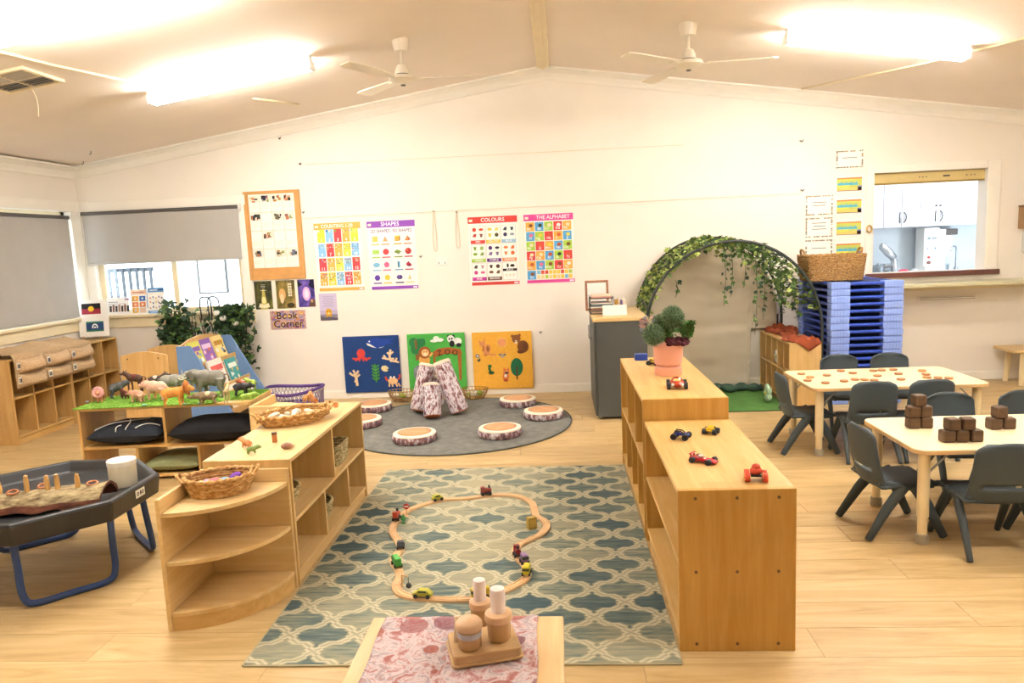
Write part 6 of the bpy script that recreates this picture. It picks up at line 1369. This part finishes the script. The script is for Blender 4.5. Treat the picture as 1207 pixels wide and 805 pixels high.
for k, (x_, z_) in enumerate(((.10, .50), (.22, .29), (.34, .09))):
    part(MB().box(x_-.055, x_+.055, .018, .77, z_, z_+.014), 'tier_board', M_ply, bd); part(MB().box(x_+.05, x_+.064, .018, .77, z_, z_+.06), 'tier_lip', M_ply, bd, bevel=.002)
    part(MB().box(x_-.06, x_-.048, .018, .77, z_-.02, z_+.2, M=Matrix.Translation((0, 0, 0))), 'tier_back', M_ply, bd); tiers.append((x_, z_))
part(MB().prism([(.018, .725), (.2, .765), (.4, .78), (.6, .765), (.77, .725), (.77, .66), (.018, .66)], .015, .03, plane='yz'), 'rounded_header', M_ply, bd)
bkc = [('c9cc62', '7c5cae', 'green spined picture book with a purple panel', 0, .04), ('8a64b8', 'e0c8e8', 'purple picture book on the top tier', 0, .24), ('f0d890', 'b88a3c', 'yellow picture book with a brown animal on the top tier', 0, .47), ('f4ece2', 'd8605c', 'white picture book with red lettering on the middle tier', 1, .14), ('4aa4a8', 'e8f0e8', 'teal picture book on the middle tier', 1, .46), ('f6f0e6', 'd09048', 'white picture book with small drawings on the lowest tier', 2, .20), ('e9e4ee', 'c8603c', 'pale picture book with an orange figure on the lowest tier', 2, .46)]
for i, (c_a, c_b, lb, tr, y_) in enumerate(bkc):
    w, h = (.20, .235) if i != 3 else (.26, .27)
    p = Print(w, h, c_a, t=.012); r2 = random.Random(i)
    p.rect(.02, w-.02, h*.62, h*.80, c_b)
    for k in range(6): p.lay(.3).disc(.03+r2.random()*(w-.06), .03+r2.random()*h*.45, .012+.016*r2.random(), .012+.012*r2.random(), r2.choice([c_b, '3c3a44', 'e8b860', 'd87858', '7ca0c8', 'f6f2ea']), 9)
    if i == 3:
        for k in range(3): p.lay(.3).rect(.04, w-.04, h*.36+k*.03, h*.38+k*.03, 'd05858')
    x_, z_ = tiers[tr]
    t = thing('picture_book', lb, 'book', (-3.27+x_+.034, 5.98+y_, z_+.0165), group='picture books in the display', rot=(0, 0, R(90)))
    o = part(p, 'cover', vcol(), t); o.rotation_euler = (R(-17), 0, 0)
    part(MB().box(.003, w-.002, .001, .009, .002, h-.003), 'pages', M_white, t).rotation_euler = (R(-17), 0, 0)
# ------------------------------------------------------------------ leaves
LEAFV = [(0, 0, 0), (.35, .18, .05), (.5, .55, 0), (.2, .62, .06), (0, 1, -.08), (-.2, .62, .06), (-.5, .55, 0), (-.35, .18, .05)]
def leaf(mb, p, d, up, s, mi=0):
    d = d.normalized(); sd = d.cross(up)
    if sd.length < 1e-3: sd = Vector((1, 0, 0))
    sd.normalize(); nn = sd.cross(d)
    mb.add([p+sd*(x_*s)+d*(y_*s)+nn*(z_*s) for x_, y_, z_ in LEAFV], [(0, 1, 3, 4), (0, 4, 5, 7), (1, 2, 3), (5, 6, 7)], mi)
def rv(r_=1): return Vector((rng.uniform(-1, 1), rng.uniform(-1, 1), rng.uniform(-1, 1)))*r_
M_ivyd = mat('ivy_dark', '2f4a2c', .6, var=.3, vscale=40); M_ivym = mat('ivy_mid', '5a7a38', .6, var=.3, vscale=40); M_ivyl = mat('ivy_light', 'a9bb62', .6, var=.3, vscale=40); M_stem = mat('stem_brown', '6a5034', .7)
# ivy trellis by the window
tr = thing('ivy_trellis', 'dark ivy on a twig trellis under the window', 'plant', (-3.42, 6.94, 0))
for k in range(6):
    for s in (-1, 1):
        x0_ = -.29+k*.105; part(MB().tube([(x0_, .02+.01*s, .02), (x0_+s*.13, .02+.01*s, .84+.05*(k % 2))], .006, 6), 'twig', M_stem, tr)
for z_ in (.06, .45): part(MB().box(-.42, .36, .03, .045, z_, z_+.02), 'cross_rail', M_stem, tr)
mb = MB()
for i in range(1100):
    if i < 480: x_, z_ = rng.gauss(-.33, .09), rng.gauss(.72, .14)
    elif i < 1070: x_, z_ = rng.gauss(.26, .10), .99-abs(rng.gauss(0, .33))
    else: x_, z_ = rng.uniform(-.2, .2), rng.uniform(.6, .95)
    if not (-.5 < x_ < .46 and .12 < z_ < 1.07): continue
    if i < 480 and z_ < .52 and x_ > -.36: continue
    P = Vector((x_, rng.uniform(-.09, .02), z_)); leaf(mb, P, Vector((rng.uniform(-1, 1), -.6, rng.uniform(-1, .6))), rv(), rng.uniform(.05, .085), rng.choice([0, 0, 0, 1]))
o = part(mb, 'ivy_leaves', [M_ivyd, M_ivym], tr); o['kind'] = 'stuff'
mb = MB()
for i in range(9): x_ = rng.choice([-.33, .24])+rng.uniform(-.12, .12); mb.tube(smoothpts([(x_, -.02, .05), (x_+rng.uniform(-.05, .05), -.04, .4), (x_+rng.uniform(-.1, .1), -.03, .95)]), .004, 5)
part(mb, 'vines', M_stem, tr)
for i in range(3): part(MB().ell((.12+.09*i-.03*(i == 1), -.1, .93-.05*i), (.035, .025, .03)), 'white_bloom', mat('bloom_white', 'f2efe6', .8), tr, smooth=180)
for x_ in (-.01, .07): part(MB().tube(smoothpts([(x_-.05, -.04, .86), (x_-.055, -.045, 1.03), (x_-.03, -.05, 1.08), (x_+.03, -.05, 1.08), (x_+.055, -.045, 1.03), (x_+.05, -.04, .86)]), .007, 8), 'wire_hoop', M_blk, tr, smooth=180)
# purple pop-up net
t = thing('purple_net_tub', 'purple rimmed pop up net tub behind the toy shelf', 'net tub', (-2.37, 6.25, 0))
M_pur = mat('purple_fabric', '5a3c80', .8)
part(MB().tube([(.25*math.cos(2*PI*i/40), .22*math.sin(2*PI*i/40), .28+.018*math.cos(2*PI*i/20)) for i in range(40)], .014, 8, closed=True), 'rim', M_pur, t, smooth=180)
part(MB().lathe([(.22, .0), (.235, .004), (.245, .14)], 40, sy=.88), 'fabric_wall', M_pur, t, smooth=180)
mb = MB()
for i in range(44):
    a = 2*PI*i/44
    for s in (-.25, .25): mb.tube([(.245*math.cos(a), .215*math.sin(a), .14), (.25*math.cos(a+s), .22*math.sin(a+s), .27)], .003, 4)
part(mb, 'netting', mat('net_mauve', '9a8aa4', .8), t)
# ------------------------------------------------------------------ ivy arch
M_hoop = mat('hoop_dark', '2c3432', .45)
AYF, AYB = 6.30, 7.0
AOX, AOY = 1.45, 6.6
ar = thing('ivy_arch', 'dark metal arch tunnel draped with green ivy', 'arch', (AOX, AOY, 0))
def hoopdef(l, r_, top, Y):
    a, b, c_ = V(*l, Y), V(*r_, Y), V(*top, Y); zc_ = min(a.z, b.z)-.02; rr_ = (b.x-a.x)/2
    return ((a.x+b.x)/2-AOX, Y-AOY, zc_, rr_, c_.z-zc_)
HF = hoopdef((760, 372), (969, 385), (866, 284), AYF); HB = hoopdef((750, 361), (921, 368), (834, 280), AYB)
def hp(h, a, q=1.0): return Vector((h[0]-h[3]*q*math.cos(a), h[1], h[2]+h[4]*q*math.sin(a)))
def ap(a, w, q=1.0): return hp(HF, a, q).lerp(hp(HB, a, q), w)
for h, zr in ((HF, 0.0), (HB, .553)):
    part(MB().tube([(h[0]-h[3], h[1], 0), (h[0]-h[3], h[1], h[2]*.5)]+[hp(h, PI*i/32) for i in range(33)]+[(h[0]+h[3], h[1], (h[2]+zr)/2), (h[0]+h[3], h[1], zr)], .0125, 10), 'hoop', M_hoop, ar, smooth=180)
for a in (.3, .95, PI/2, PI-.95, PI-.3): part(MB().cyl(ap(a, 0), ap(a, 1), .006, n=8), 'tie_bar', M_hoop, ar)
mb = MB(); rg_ = random.Random(11)
for i in range(1500):
    k = rg_.random(); a = PI*(rg_.uniform(.06, .5) if k < .5 else rg_.uniform(.42, .93)); w = rg_.random()
    P = ap(a, w, rg_.uniform(.96, 1.02))
    if a > PI*.5 and rg_.random() < .45: P = P+Vector((rg_.uniform(-.10, .01), 0, rg_.uniform(-.14, .0)))
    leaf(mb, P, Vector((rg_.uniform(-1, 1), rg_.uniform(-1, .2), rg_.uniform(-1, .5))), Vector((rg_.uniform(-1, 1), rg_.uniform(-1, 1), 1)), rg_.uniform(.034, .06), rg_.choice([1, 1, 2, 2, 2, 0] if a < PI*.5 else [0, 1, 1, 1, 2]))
for x_, y_, zt, zb_ in ((-.02, -.1, 1.38, .85), (.05, -.05, 1.38, .92), (.22, -.2, 1.30, .60), (.30, -.15, 1.26, .72), (.15, -.1, 1.34, 1.0), (.42, -.2, 1.18, .85), (-.46, -.25, 1.1, .95), (.5, 0, 1.1, .8)):
    mb.tube(smoothpts([(x_, y_, zt), (x_+.012, y_, (zt+zb_)/2), (x_-.005, y_, zb_)]), .0022, 4, 0)
    for k in range(int((zt-zb_)/.04)): leaf(mb, Vector((x_+rg_.uniform(-.025, .025), y_+rg_.uniform(-.02, .02), zt-.04*k)), Vector((rg_.uniform(-1, 1), -.3, -.9)), rv(), rg_.uniform(.034, .055), rg_.choice([0, 0, 1, 1]))
for k in range(26):
    a0_ = rg_.uniform(.1, .9)*PI; mb.tube([ap(a0_+.09*j*(1 if a0_ < 1.5 else -1), (j/5+k*.13) % 1, 1.0) for j in range(6)], .003, 4, 0)
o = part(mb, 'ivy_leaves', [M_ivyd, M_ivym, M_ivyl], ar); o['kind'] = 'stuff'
# cloth hung across the back of the arch
zc = HB[2]; dr = thing('arch_drape', 'beige wrinkled cloth hung inside the ivy arch', 'drape', (AOX+HB[0], 7.055, 0))
DRR = HB[3]-.02; DRH = HB[4]-.02
def drp(u, v):
    x_ = (2*u-1)*DRR*.985; top_ = zc+DRH*math.sqrt(max(0, 1-(x_/DRR)**2)); zb_ = .03 if x_ < .40 else .57
    z_ = zb_+(top_-zb_)*v
    return Vector((x_, .012*noise.noise(Vector((x_*2.2, z_*11, 1)))+.010*noise.noise(Vector((x_*5, z_*5, 7))), z_))
mb = MB(); mb.grid(drp, 50, 60); part(mb, 'cloth', mat('drape_beige', 'cfc3ac', .9, var=.03, vscale=4), dr, smooth=180, solid=.003)
part(MB().tube([(-DRR*math.cos(PI*i/24), 0, zc+DRH*math.sin(PI*i/24)) for i in range(25)], .006, 8), 'hem', mat('hem_white', 'efe9dc', .8), dr, smooth=180)
for s in (-1, 1): part(MB().cyl((s*DRR, 0, 0 if s < 0 else .553), (s*DRR, 0, zc), .008, n=8), 'pole', M_hoop, dr)
# dark green cloth snake on the mat
solo(MB().tube(smoothpts([(1.38, 6.83, .04), (1.46, 6.88, .055), (1.56, 6.80, .05), (1.66, 6.87, .05), (1.76, 6.84, .045), (1.84, 6.86, .04)], False, 8), [.022+.02*abs(math.sin(i*.33)) for i in range(41)], 10), 'bunched_cloth', mat('cloth_teal', '3c5648', .9, var=.2, vscale=20), 'dark green cloth bunched at the back of the green mat', 'cloth', smooth=180)
# soft clouds / leaf cushions in the cubby shelf
def flower(label, loc, cl, r, n_=5, rz=0, tilt=0):
    t = thing('petal_cushion', label, 'cushion', loc, group='petal cushions in the cubby', rot=(0, tilt, rz)); mt = mat('petal_'+cl, cl, .9, var=.06)
    for k in range(n_):
        a = 2*PI*k/n_; part(MB().ell((0, r*.55*math.cos(a), r*1.0+r*.55*math.sin(a)), (r*.3, r*.48, r*.48), 12, 8), 'petal', mt, t, smooth=180)
    part(MB().ell((-r*.12, 0, r), (r*.3, r*.25, r*.25), 10, 7), 'centre', mat('petal_mid', 'd8cc6c', .9), t, smooth=180)
flower('pale green petal cushion leaning in the lower cubby by the ivy arch', (1.765, 6.36, .013), 'b4d0ac', .08)
flower('pale blue white petal cushion in the upper cubby by the ivy arch', (1.93, 6.655, .304), 'cfd8dc', .06)
# rust cloth on the cubby
mb = MB()
def rust(u, v):
    y_ = 7.02-.84*u; w_ = .10+.035*math.sin(u*9)+.02*noise.noise(Vector((u*7, 0, 0))); x_ = 2.02+w_*(2*v-1)+.02*math.sin(u*7)
    z_ = .553+(.055*(1-(2*v-1)**2)+.045*noise.noise(Vector((x_*14, y_*9, 0)))+.035*noise.noise(Vector((x_*30, y_*16, 3))))*(.65+.35*math.sin(u*6+1))
    if u > .965: z_ = .553-(u-.965)*2.2*(1-abs(2*v-1.2)); y_ = 6.183
    return Vector((x_, y_, max(z_, .5525) if u <= .965 else z_))
mb.grid(rust, 80, 26); solo(mb, 'rust_cloth', mat('rust_cotton', '94421f', .9, var=.15, vscale=14), 'crumpled rust orange cloth on top of the cubby shelf', 'cloth', smooth=180, solid=.003)
# ------------------------------------------------------------------ stacked cots
M_cotc = mat('cot_corner', '8ea8ee', .45, var=.03); M_cotb = mat('cot_rail', '2f4fb8', .4, var=.04); M_cotf = mat('cot_mesh', '24387e', .8)
n_c, CHt = 18, .0575; CX0, CX1, CY0, CY1 = 2.245, 2.83, 6.24, 7.09
def make_cot(label):
    t = thing('stacking_cot', label, 'cot', group='stacked blue cots'); w, d = CX1-CX0, CY1-CY0; cw = .155
    for x_ in (0, w-cw):
        for y_ in (0, d-.10):
            cn = part(MB().box(x_, x_+cw, y_, y_+.10, 0, CHt-.003), 'corner_block', M_cotc, t, bevel=.006)
            if y_ == 0:
                for k in range(1, 6): part(MB().box(x_+k*cw/6-.001, x_+k*cw/6+.001, y_-.0012, y_+.0005, .008, CHt-.012), 'rib', mat('cot_rib', '6f88cc', .5, var=0), cn)
    for y_ in (.014, d-.04): part(MB().cyl((cw, y_+.013, CHt*.66), (w-cw, y_+.013, CHt*.66), .014, n=10), 'rail', M_cotb, t, smooth=60)
    for x_ in (.014, w-.04): part(MB().cyl((x_+.013, .10, CHt*.66), (x_+.013, d-.1, CHt*.66), .014, n=10), 'rail', M_cotb, t, smooth=60)
    part(MB().box(.03, w-.03, .03, d-.03, CHt*.6, CHt*.6+.004), 'mesh_bed', M_cotf, t)
    return t
c0 = make_cot('blue stacking cot in the tall stack beside the cubby shelf'); c0.location = (CX0, CY0, 0)
for i in range(1, n_c): dup(c0, (CX0+rng.uniform(-.003, .003), CY0+rng.uniform(-.003, .003), i*CHt))
for o in [o for o in bpy.data.objects if o.name.startswith('stacking_cot')]:
    if abs(o.location.z-(n_c-1)*CHt) < .01: o['label'] = 'topmost blue stacking cot, under the seagrass basket'
# seagrass basket on top
t = thing('seagrass_basket', 'large brown seagrass basket on top of the cot stack', 'basket', (2.375, 6.62, n_c*CHt-.003))
boxweave(t, .245, .17, .225, speckle('seagrass', ['6a4a28', '8f6838', 'b48a52', 'cba56c'], 60, (1, 1, 2), .85, .6), 13, .09)
for s in (-1, 1): part(MB().tube(smoothpts([(s*.235, -.05, .215), (s*.25, -.03, .265), (s*.25, .03, .265), (s*.235, .05, .215)]), .010, 8), 'handle', MATS['seagrass'], t, smooth=180)
# ------------------------------------------------------------------ potted plant
PT = (.595, 4.13, .70)
t = thing('plant_pot', 'salmon pink plant pot on a matching saucer with artificial plants', 'potted plant', PT)
M_pk = mat('pot_pink', 'e8a892', .6, var=.03)
part(MB().lathe([(0, 0), (.072, 0), (.076, .006), (.076, .045), (.062, .055), (0, .055)], 28), 'saucer', M_pk, t, smooth=40)
part(MB().lathe([(.0, .055), (.066, .055), (.078, .066), (.082, .165), (.083, .17), (.076, .17), (.073, .15), (0, .15)], 28), 'pot', M_pk, t, smooth=40)
M_spk = mat('spike_green', '46603f', .7, var=.25, vscale=60); M_spk2 = mat('spike_tip', '8aa578', .7)
def pom(c_, r_, nm='pom_flower'):
    mb = MB(); mb.ell(c_, (r_*.8,)*3, 14, 9); c_ = Vector(c_); rg2 = random.Random(3)
    for i in range(900):
        z_ = 1-2*(i+.5)/900; a = i*2.39996; q = math.sqrt(1-z_*z_); d = (Vector((q*math.cos(a), q*math.sin(a), z_))+rv(.12)).normalized()
        sd = d.orthogonal().normalized()*r_*.035; p0 = c_+d*r_*.7; p1 = c_+d*r_*rg2.uniform(.88, 1.05); s2 = d.cross(sd)
        mb.add([p0+sd, p0-sd*.5+s2*.8, p0-sd*.5-s2*.8, p1], [(0, 1, 3), (1, 2, 3), (2, 0, 3)], i % 2)
    part(mb, nm, [M_spk, M_spk2], t)
pom((-.082, -.05, .235), .07); pom((.025, -.02, .325), .073); pom((-.03, .06, .29), .055)
mb = MB()
for i in range(90):
    a = rng.random()*6.28; P = Vector((.06+.06*math.cos(a), .02+.06*math.sin(a), .19+rng.random()*.10)); leaf(mb, P, Vector((math.cos(a), math.sin(a)-.3, .5)), rv(), rng.uniform(.03, .055), rng.choice([0, 1]))
o = part(mb, 'green_leaves', [mat('leaf_fresh', '4f8a34', .6, var=.3, vscale=40), M_ivym], t); o['kind'] = 'stuff'
mb = MB()
for i in range(46):
    a = rng.random()*6.28; q = math.sqrt(rng.random())*.06; mb.ell((.05+q*math.cos(a), -.045+q*.7*math.sin(a), .175+rng.random()*.035-.35*max(0, q-.045)), (.017, .015, .013), 8, 5)
part(mb, 'burgundy_moss', mat('moss_red', '5a2430', .95, var=.3, vscale=60, bmp=.8, bscale=200), t, smooth=180)
mb = MB()
for i in range(40):
    a = rng.random()*6.28; leaf(mb, Vector((-.07+.06*math.cos(a), .03+.05*math.sin(a), .24+.08*rng.random())), Vector((math.cos(a)-.6, math.sin(a), .5)), rv(), .03, rng.choice([0, 1]))
o = part(mb, 'grey_sprigs', [mat('sprig_blue', '8a98a0', .7), mat('sprig_pink', 'c89a90', .7)], t); o['kind'] = 'stuff'
# ------------------------------------------------------------------ toy cars on the shelves
def buggy(name, label, loc, rz, L_, W_, r, cl, style):
    t = thing(name, label, 'toy car', loc, rz, 'toy cars on the honey shelves'); m_ = mat('carp_'+cl, cl, .25, var=.05)
    wm = mat('tyre', '26262a', .7, var=0); hub = mat('hub_silver', 'b8b8b4', .3, .5, var=0)
    R0 = r; r = r*.8
    for x_ in (-.34, .33):
        for s in (-1, 1):
            wh = part(MB().lathe([(r*.55, -.009), (r*.95, -.009), (r, -.005), (r, .005), (r*.95, .009), (r*.55, .009)], 18, Matrix.Translation((x_*L_, s*W_*.5, r)) @ Matrix.Rotation(R(90), 4, 'X')), 'wheel', wm if style != 'ball' else m_, t, smooth=40)
            part(MB().cyl((x_*L_, s*W_*.5-.007, r), (x_*L_, s*W_*.5+.007, r), r*.55, n=12), 'hub', hub if style != 'ball' else m_, wh)
    r = R0
    if style == 'beetle':
        part(MB().ell((0, 0, r*1.05), (L_*.54, W_*.47, r*.85), 18, 10), 'body', m_, t, smooth=180); part(MB().ell((-.02*L_, 0, r*1.55), (L_*.27, W_*.36, r*.95), 16, 9), 'roof', m_, t, smooth=180)
        part(MB().ell((.02*L_, 0, r*1.75), (L_*.255, W_*.30, r*.62), 16, 9), 'windows', mat('win_amber', 'e0c070', .2, var=0), t, smooth=180)
        for s in (-1, 1): part(MB().ell((.44*L_, s*W_*.28, r*1.1), (.008, .008, .008)), 'headlight', M_white, t, smooth=180)
    elif style == 'buggy':
        part(MB().prism([(-.45*L_, r*.9), (.5*L_, r*.9), (.5*L_, r*1.3), (.2*L_, r*1.55), (-.45*L_, r*1.4)], -W_*.22, W_*.22, plane='xz'), 'body', m_, t, bevel=.003)
        part(MB().tube([(-.38*L_, -W_*.2, r*1.4), (-.30*L_, -W_*.2, r*2.2), (.02*L_, -W_*.2, r*2.1), (.2*L_, -W_*.2, r*1.5)], .0028, 6), 'roll_bar', M_blk, t); part(MB().tube([(-.38*L_, W_*.2, r*1.4), (-.30*L_, W_*.2, r*2.2), (.02*L_, W_*.2, r*2.1), (.2*L_, W_*.2, r*1.5)], .0028, 6), 'roll_bar', M_blk, t)
        for x_ in (-.34, .33): part(MB().cyl((x_*L_, -W_*.48, r), (x_*L_, W_*.48, r), .003, n=6), 'axle', hub, t)
    elif style == 'truck':
        part(MB().box(-.46*L_, .48*L_, -W_*.34, W_*.34, r*.8, r*1.5), 'body', m_, t, bevel=.005); part(MB().box(-.1*L_, .3*L_, -W_*.32, W_*.32, r*1.5, r*2.2), 'cab', m_, t, bevel=.005); part(MB().box(.08*L_, .305*L_, -W_*.325, W_*.325, r*1.62, r*2.0), 'window', M_blk, t)
        part(MB().box(-.46*L_, -.14*L_, -W_*.4, W_*.4, r*1.5, r*1.9), 'tray', m_, t, bevel=.003)
    elif style == 'racer':
        part(MB().prism([(-.52*L_, r*.45), (.55*L_, r*.4), (.56*L_, r*.8), (.3*L_, r*1.25), (-.1*L_, r*1.3), (-.5*L_, r*1.5)], -W_*.36, W_*.36, plane='xz'), 'body', m_, t, bevel=.006)
        part(MB().prism([(.52*L_, -.14*W_), (.54*L_, .14*W_), (.1*L_, .3*W_), (.0*L_, 0), (.1*L_, -.3*W_)], r*1.05, r*1.1, M=Matrix.Translation((0, 0, r*.28)) @ Matrix.Rotation(R(11), 4, 'Y')), 'white_bonnet', M_white, t)
        part(MB().ell((-.1*L_, 0, r*1.75), (.12*L_, W_*.2, r*.5)), 'canopy', mat('canopy_clear', 'e8ccc8', .2, var=0), t, smooth=180)
        part(MB().box(-.52*L_, -.40*L_, -W_*.42, W_*.42, r*2.1, r*2.3), 'spoiler', m_, t, bevel=.002)
        for s in (-1, 1): part(MB().box(-.48*L_, -.44*L_, s*W_*.25-.003, s*W_*.25+.003, r*1.3, r*2.1), 'strut', m_, t)
    elif style == 'ball':
        part(MB().ell((0, 0, r*1.7), (L_*.32, W_*.36, r*.75), 14, 9), 'body', m_, t, smooth=180); part(MB().ell((.06*L_, 0, r*2.4), (L_*.2, W_*.26, r*.55), 14, 9), 'cab', m_, t, smooth=180); part(MB().box(-.36*L_, .36*L_, -W_*.3, W_*.3, r*.85, r*1.15), 'chassis', M_blk, t)
    return t
def P1(x, y): P = G(x, y, .597); return (P.x, P.y, .597)
def P2(x, y): P = G(x, y, .70); return (P.x, P.y, .70)
buggy('toy_buggy', 'blue open frame toy buggy with silver wheels on the low shelf', P1(803, 517), R(-25), .075, .055, .017, '2c3c8c', 'buggy')
buggy('toy_truck', 'yellow and black toy truck on the low shelf', P1(838, 511), R(60), .055, .045, .016, 'e8c424', 'truck')
buggy('toy_racer', 'red and white toy racing car on the low shelf', P1(829, 545), R(-38), .10, .05, .014, 'b8202c', 'racer')
buggy('toy_ball_car', 'coral red chunky toy car at the near end of the low shelf', P1(891, 566), R(-100), .055, .06, .021, 'd8553c', 'ball')
buggy('toy_beetle', 'copper red rounded toy car in front of the plant pot', P2(798, 457), R(-96), .12, .085, .023, 'b03c20', 'beetle')
buggy('toy_loader', 'yellow toy loader beside the plant pot', P2(771, 430), R(150), .075, .055, .018, 'e4bc30', 'truck')
solo(MB().box(-.04, .04, -.03, .03, 0, .04), 'blue_tin', mat('tin_blue', '1e3f9c', .4), 'small blue box at the far end of the tall shelf', 'box', bevel=.004, loc=(.50, 4.66, .70))
# things on the dark cabinet
CZ = .842
t = thing('photo_stand', 'small ornate copper picture frame with a white page on the cabinet', 'picture frame', (.33, 6.60, CZ), R(4))
M_cop = mat('frame_copper', 'a8785c', .45, .3, var=.2, vscale=60)
for q in ((-.105, .105, 0, .02), (-.105, .105, .25, .27), (-.105, -.085, .02, .25), (.085, .105, .02, .25)): part(MB().box(q[0], q[1], 0, .016, q[2], q[3]), 'frame_rail', M_cop, t, bevel=.004)
part(MB().box(-.085, .085, .006, .012, .02, .25), 'page', M_white, t); part(MB().box(-.02, .02, .012, .09, 0, .15, M=Matrix.Translation((0, 0, 0))), 'easel', M_cop, t)
t = thing('letter_tray', 'black stacked letter tray full of papers on the cabinet', 'letter tray', (.35, 6.36, CZ))
for z_ in (0, .065, .13): part(MB().box(-.10, .10, -.11, .11, z_, z_+.005), 'shelf', M_blk, t)
for s in (-1, 1):
    for y_ in (-.105, .095): part(MB().box(s*.097-.003, s*.097+.003, y_, y_+.01, 0, .15), 'post', M_blk, t)
for z_, c_ in ((.007, 'c9a888'), (.072, '6a8088'), (.085, 'e8d8c8'), (.137, 'd89a8c'), (.149, 'ecd8c0')): part(MB().box(-.085, .085, -.10, .10, z_, z_+.010), 'paper_pile', mat('paper_'+c_, c_, .7), t)
for i, c_ in enumerate(('d8a03c', 'e8d0b0', '8a7aa8', 'f0e4d0')): solo(MB().box(0, .018, 0, .10, 0, .11+.01*(i % 2)), 'small_book', mat('bookc_'+c_, c_, .6), ['small ochre book beside the letter tray', 'small beige book beside the letter tray', 'small violet book beside the letter tray', 'small cream book at the end of the row beside the letter tray'][i], 'book', group='small books on the cabinet', loc=(.468+i*.022, 6.30, CZ), bevel=.002)
t = thing('note_holder', 'white blank note card standing on the cabinet', 'card', (.45, 6.12, CZ), R(2)); part(MB().box(-.10, .10, 0, .006, 0, .085, M=Matrix.Rotation(R(-8), 4, 'X')), 'card', M_white, t); part(MB().box(-.10, .10, .0, .04, 0, .004), 'foot', M_white, t)
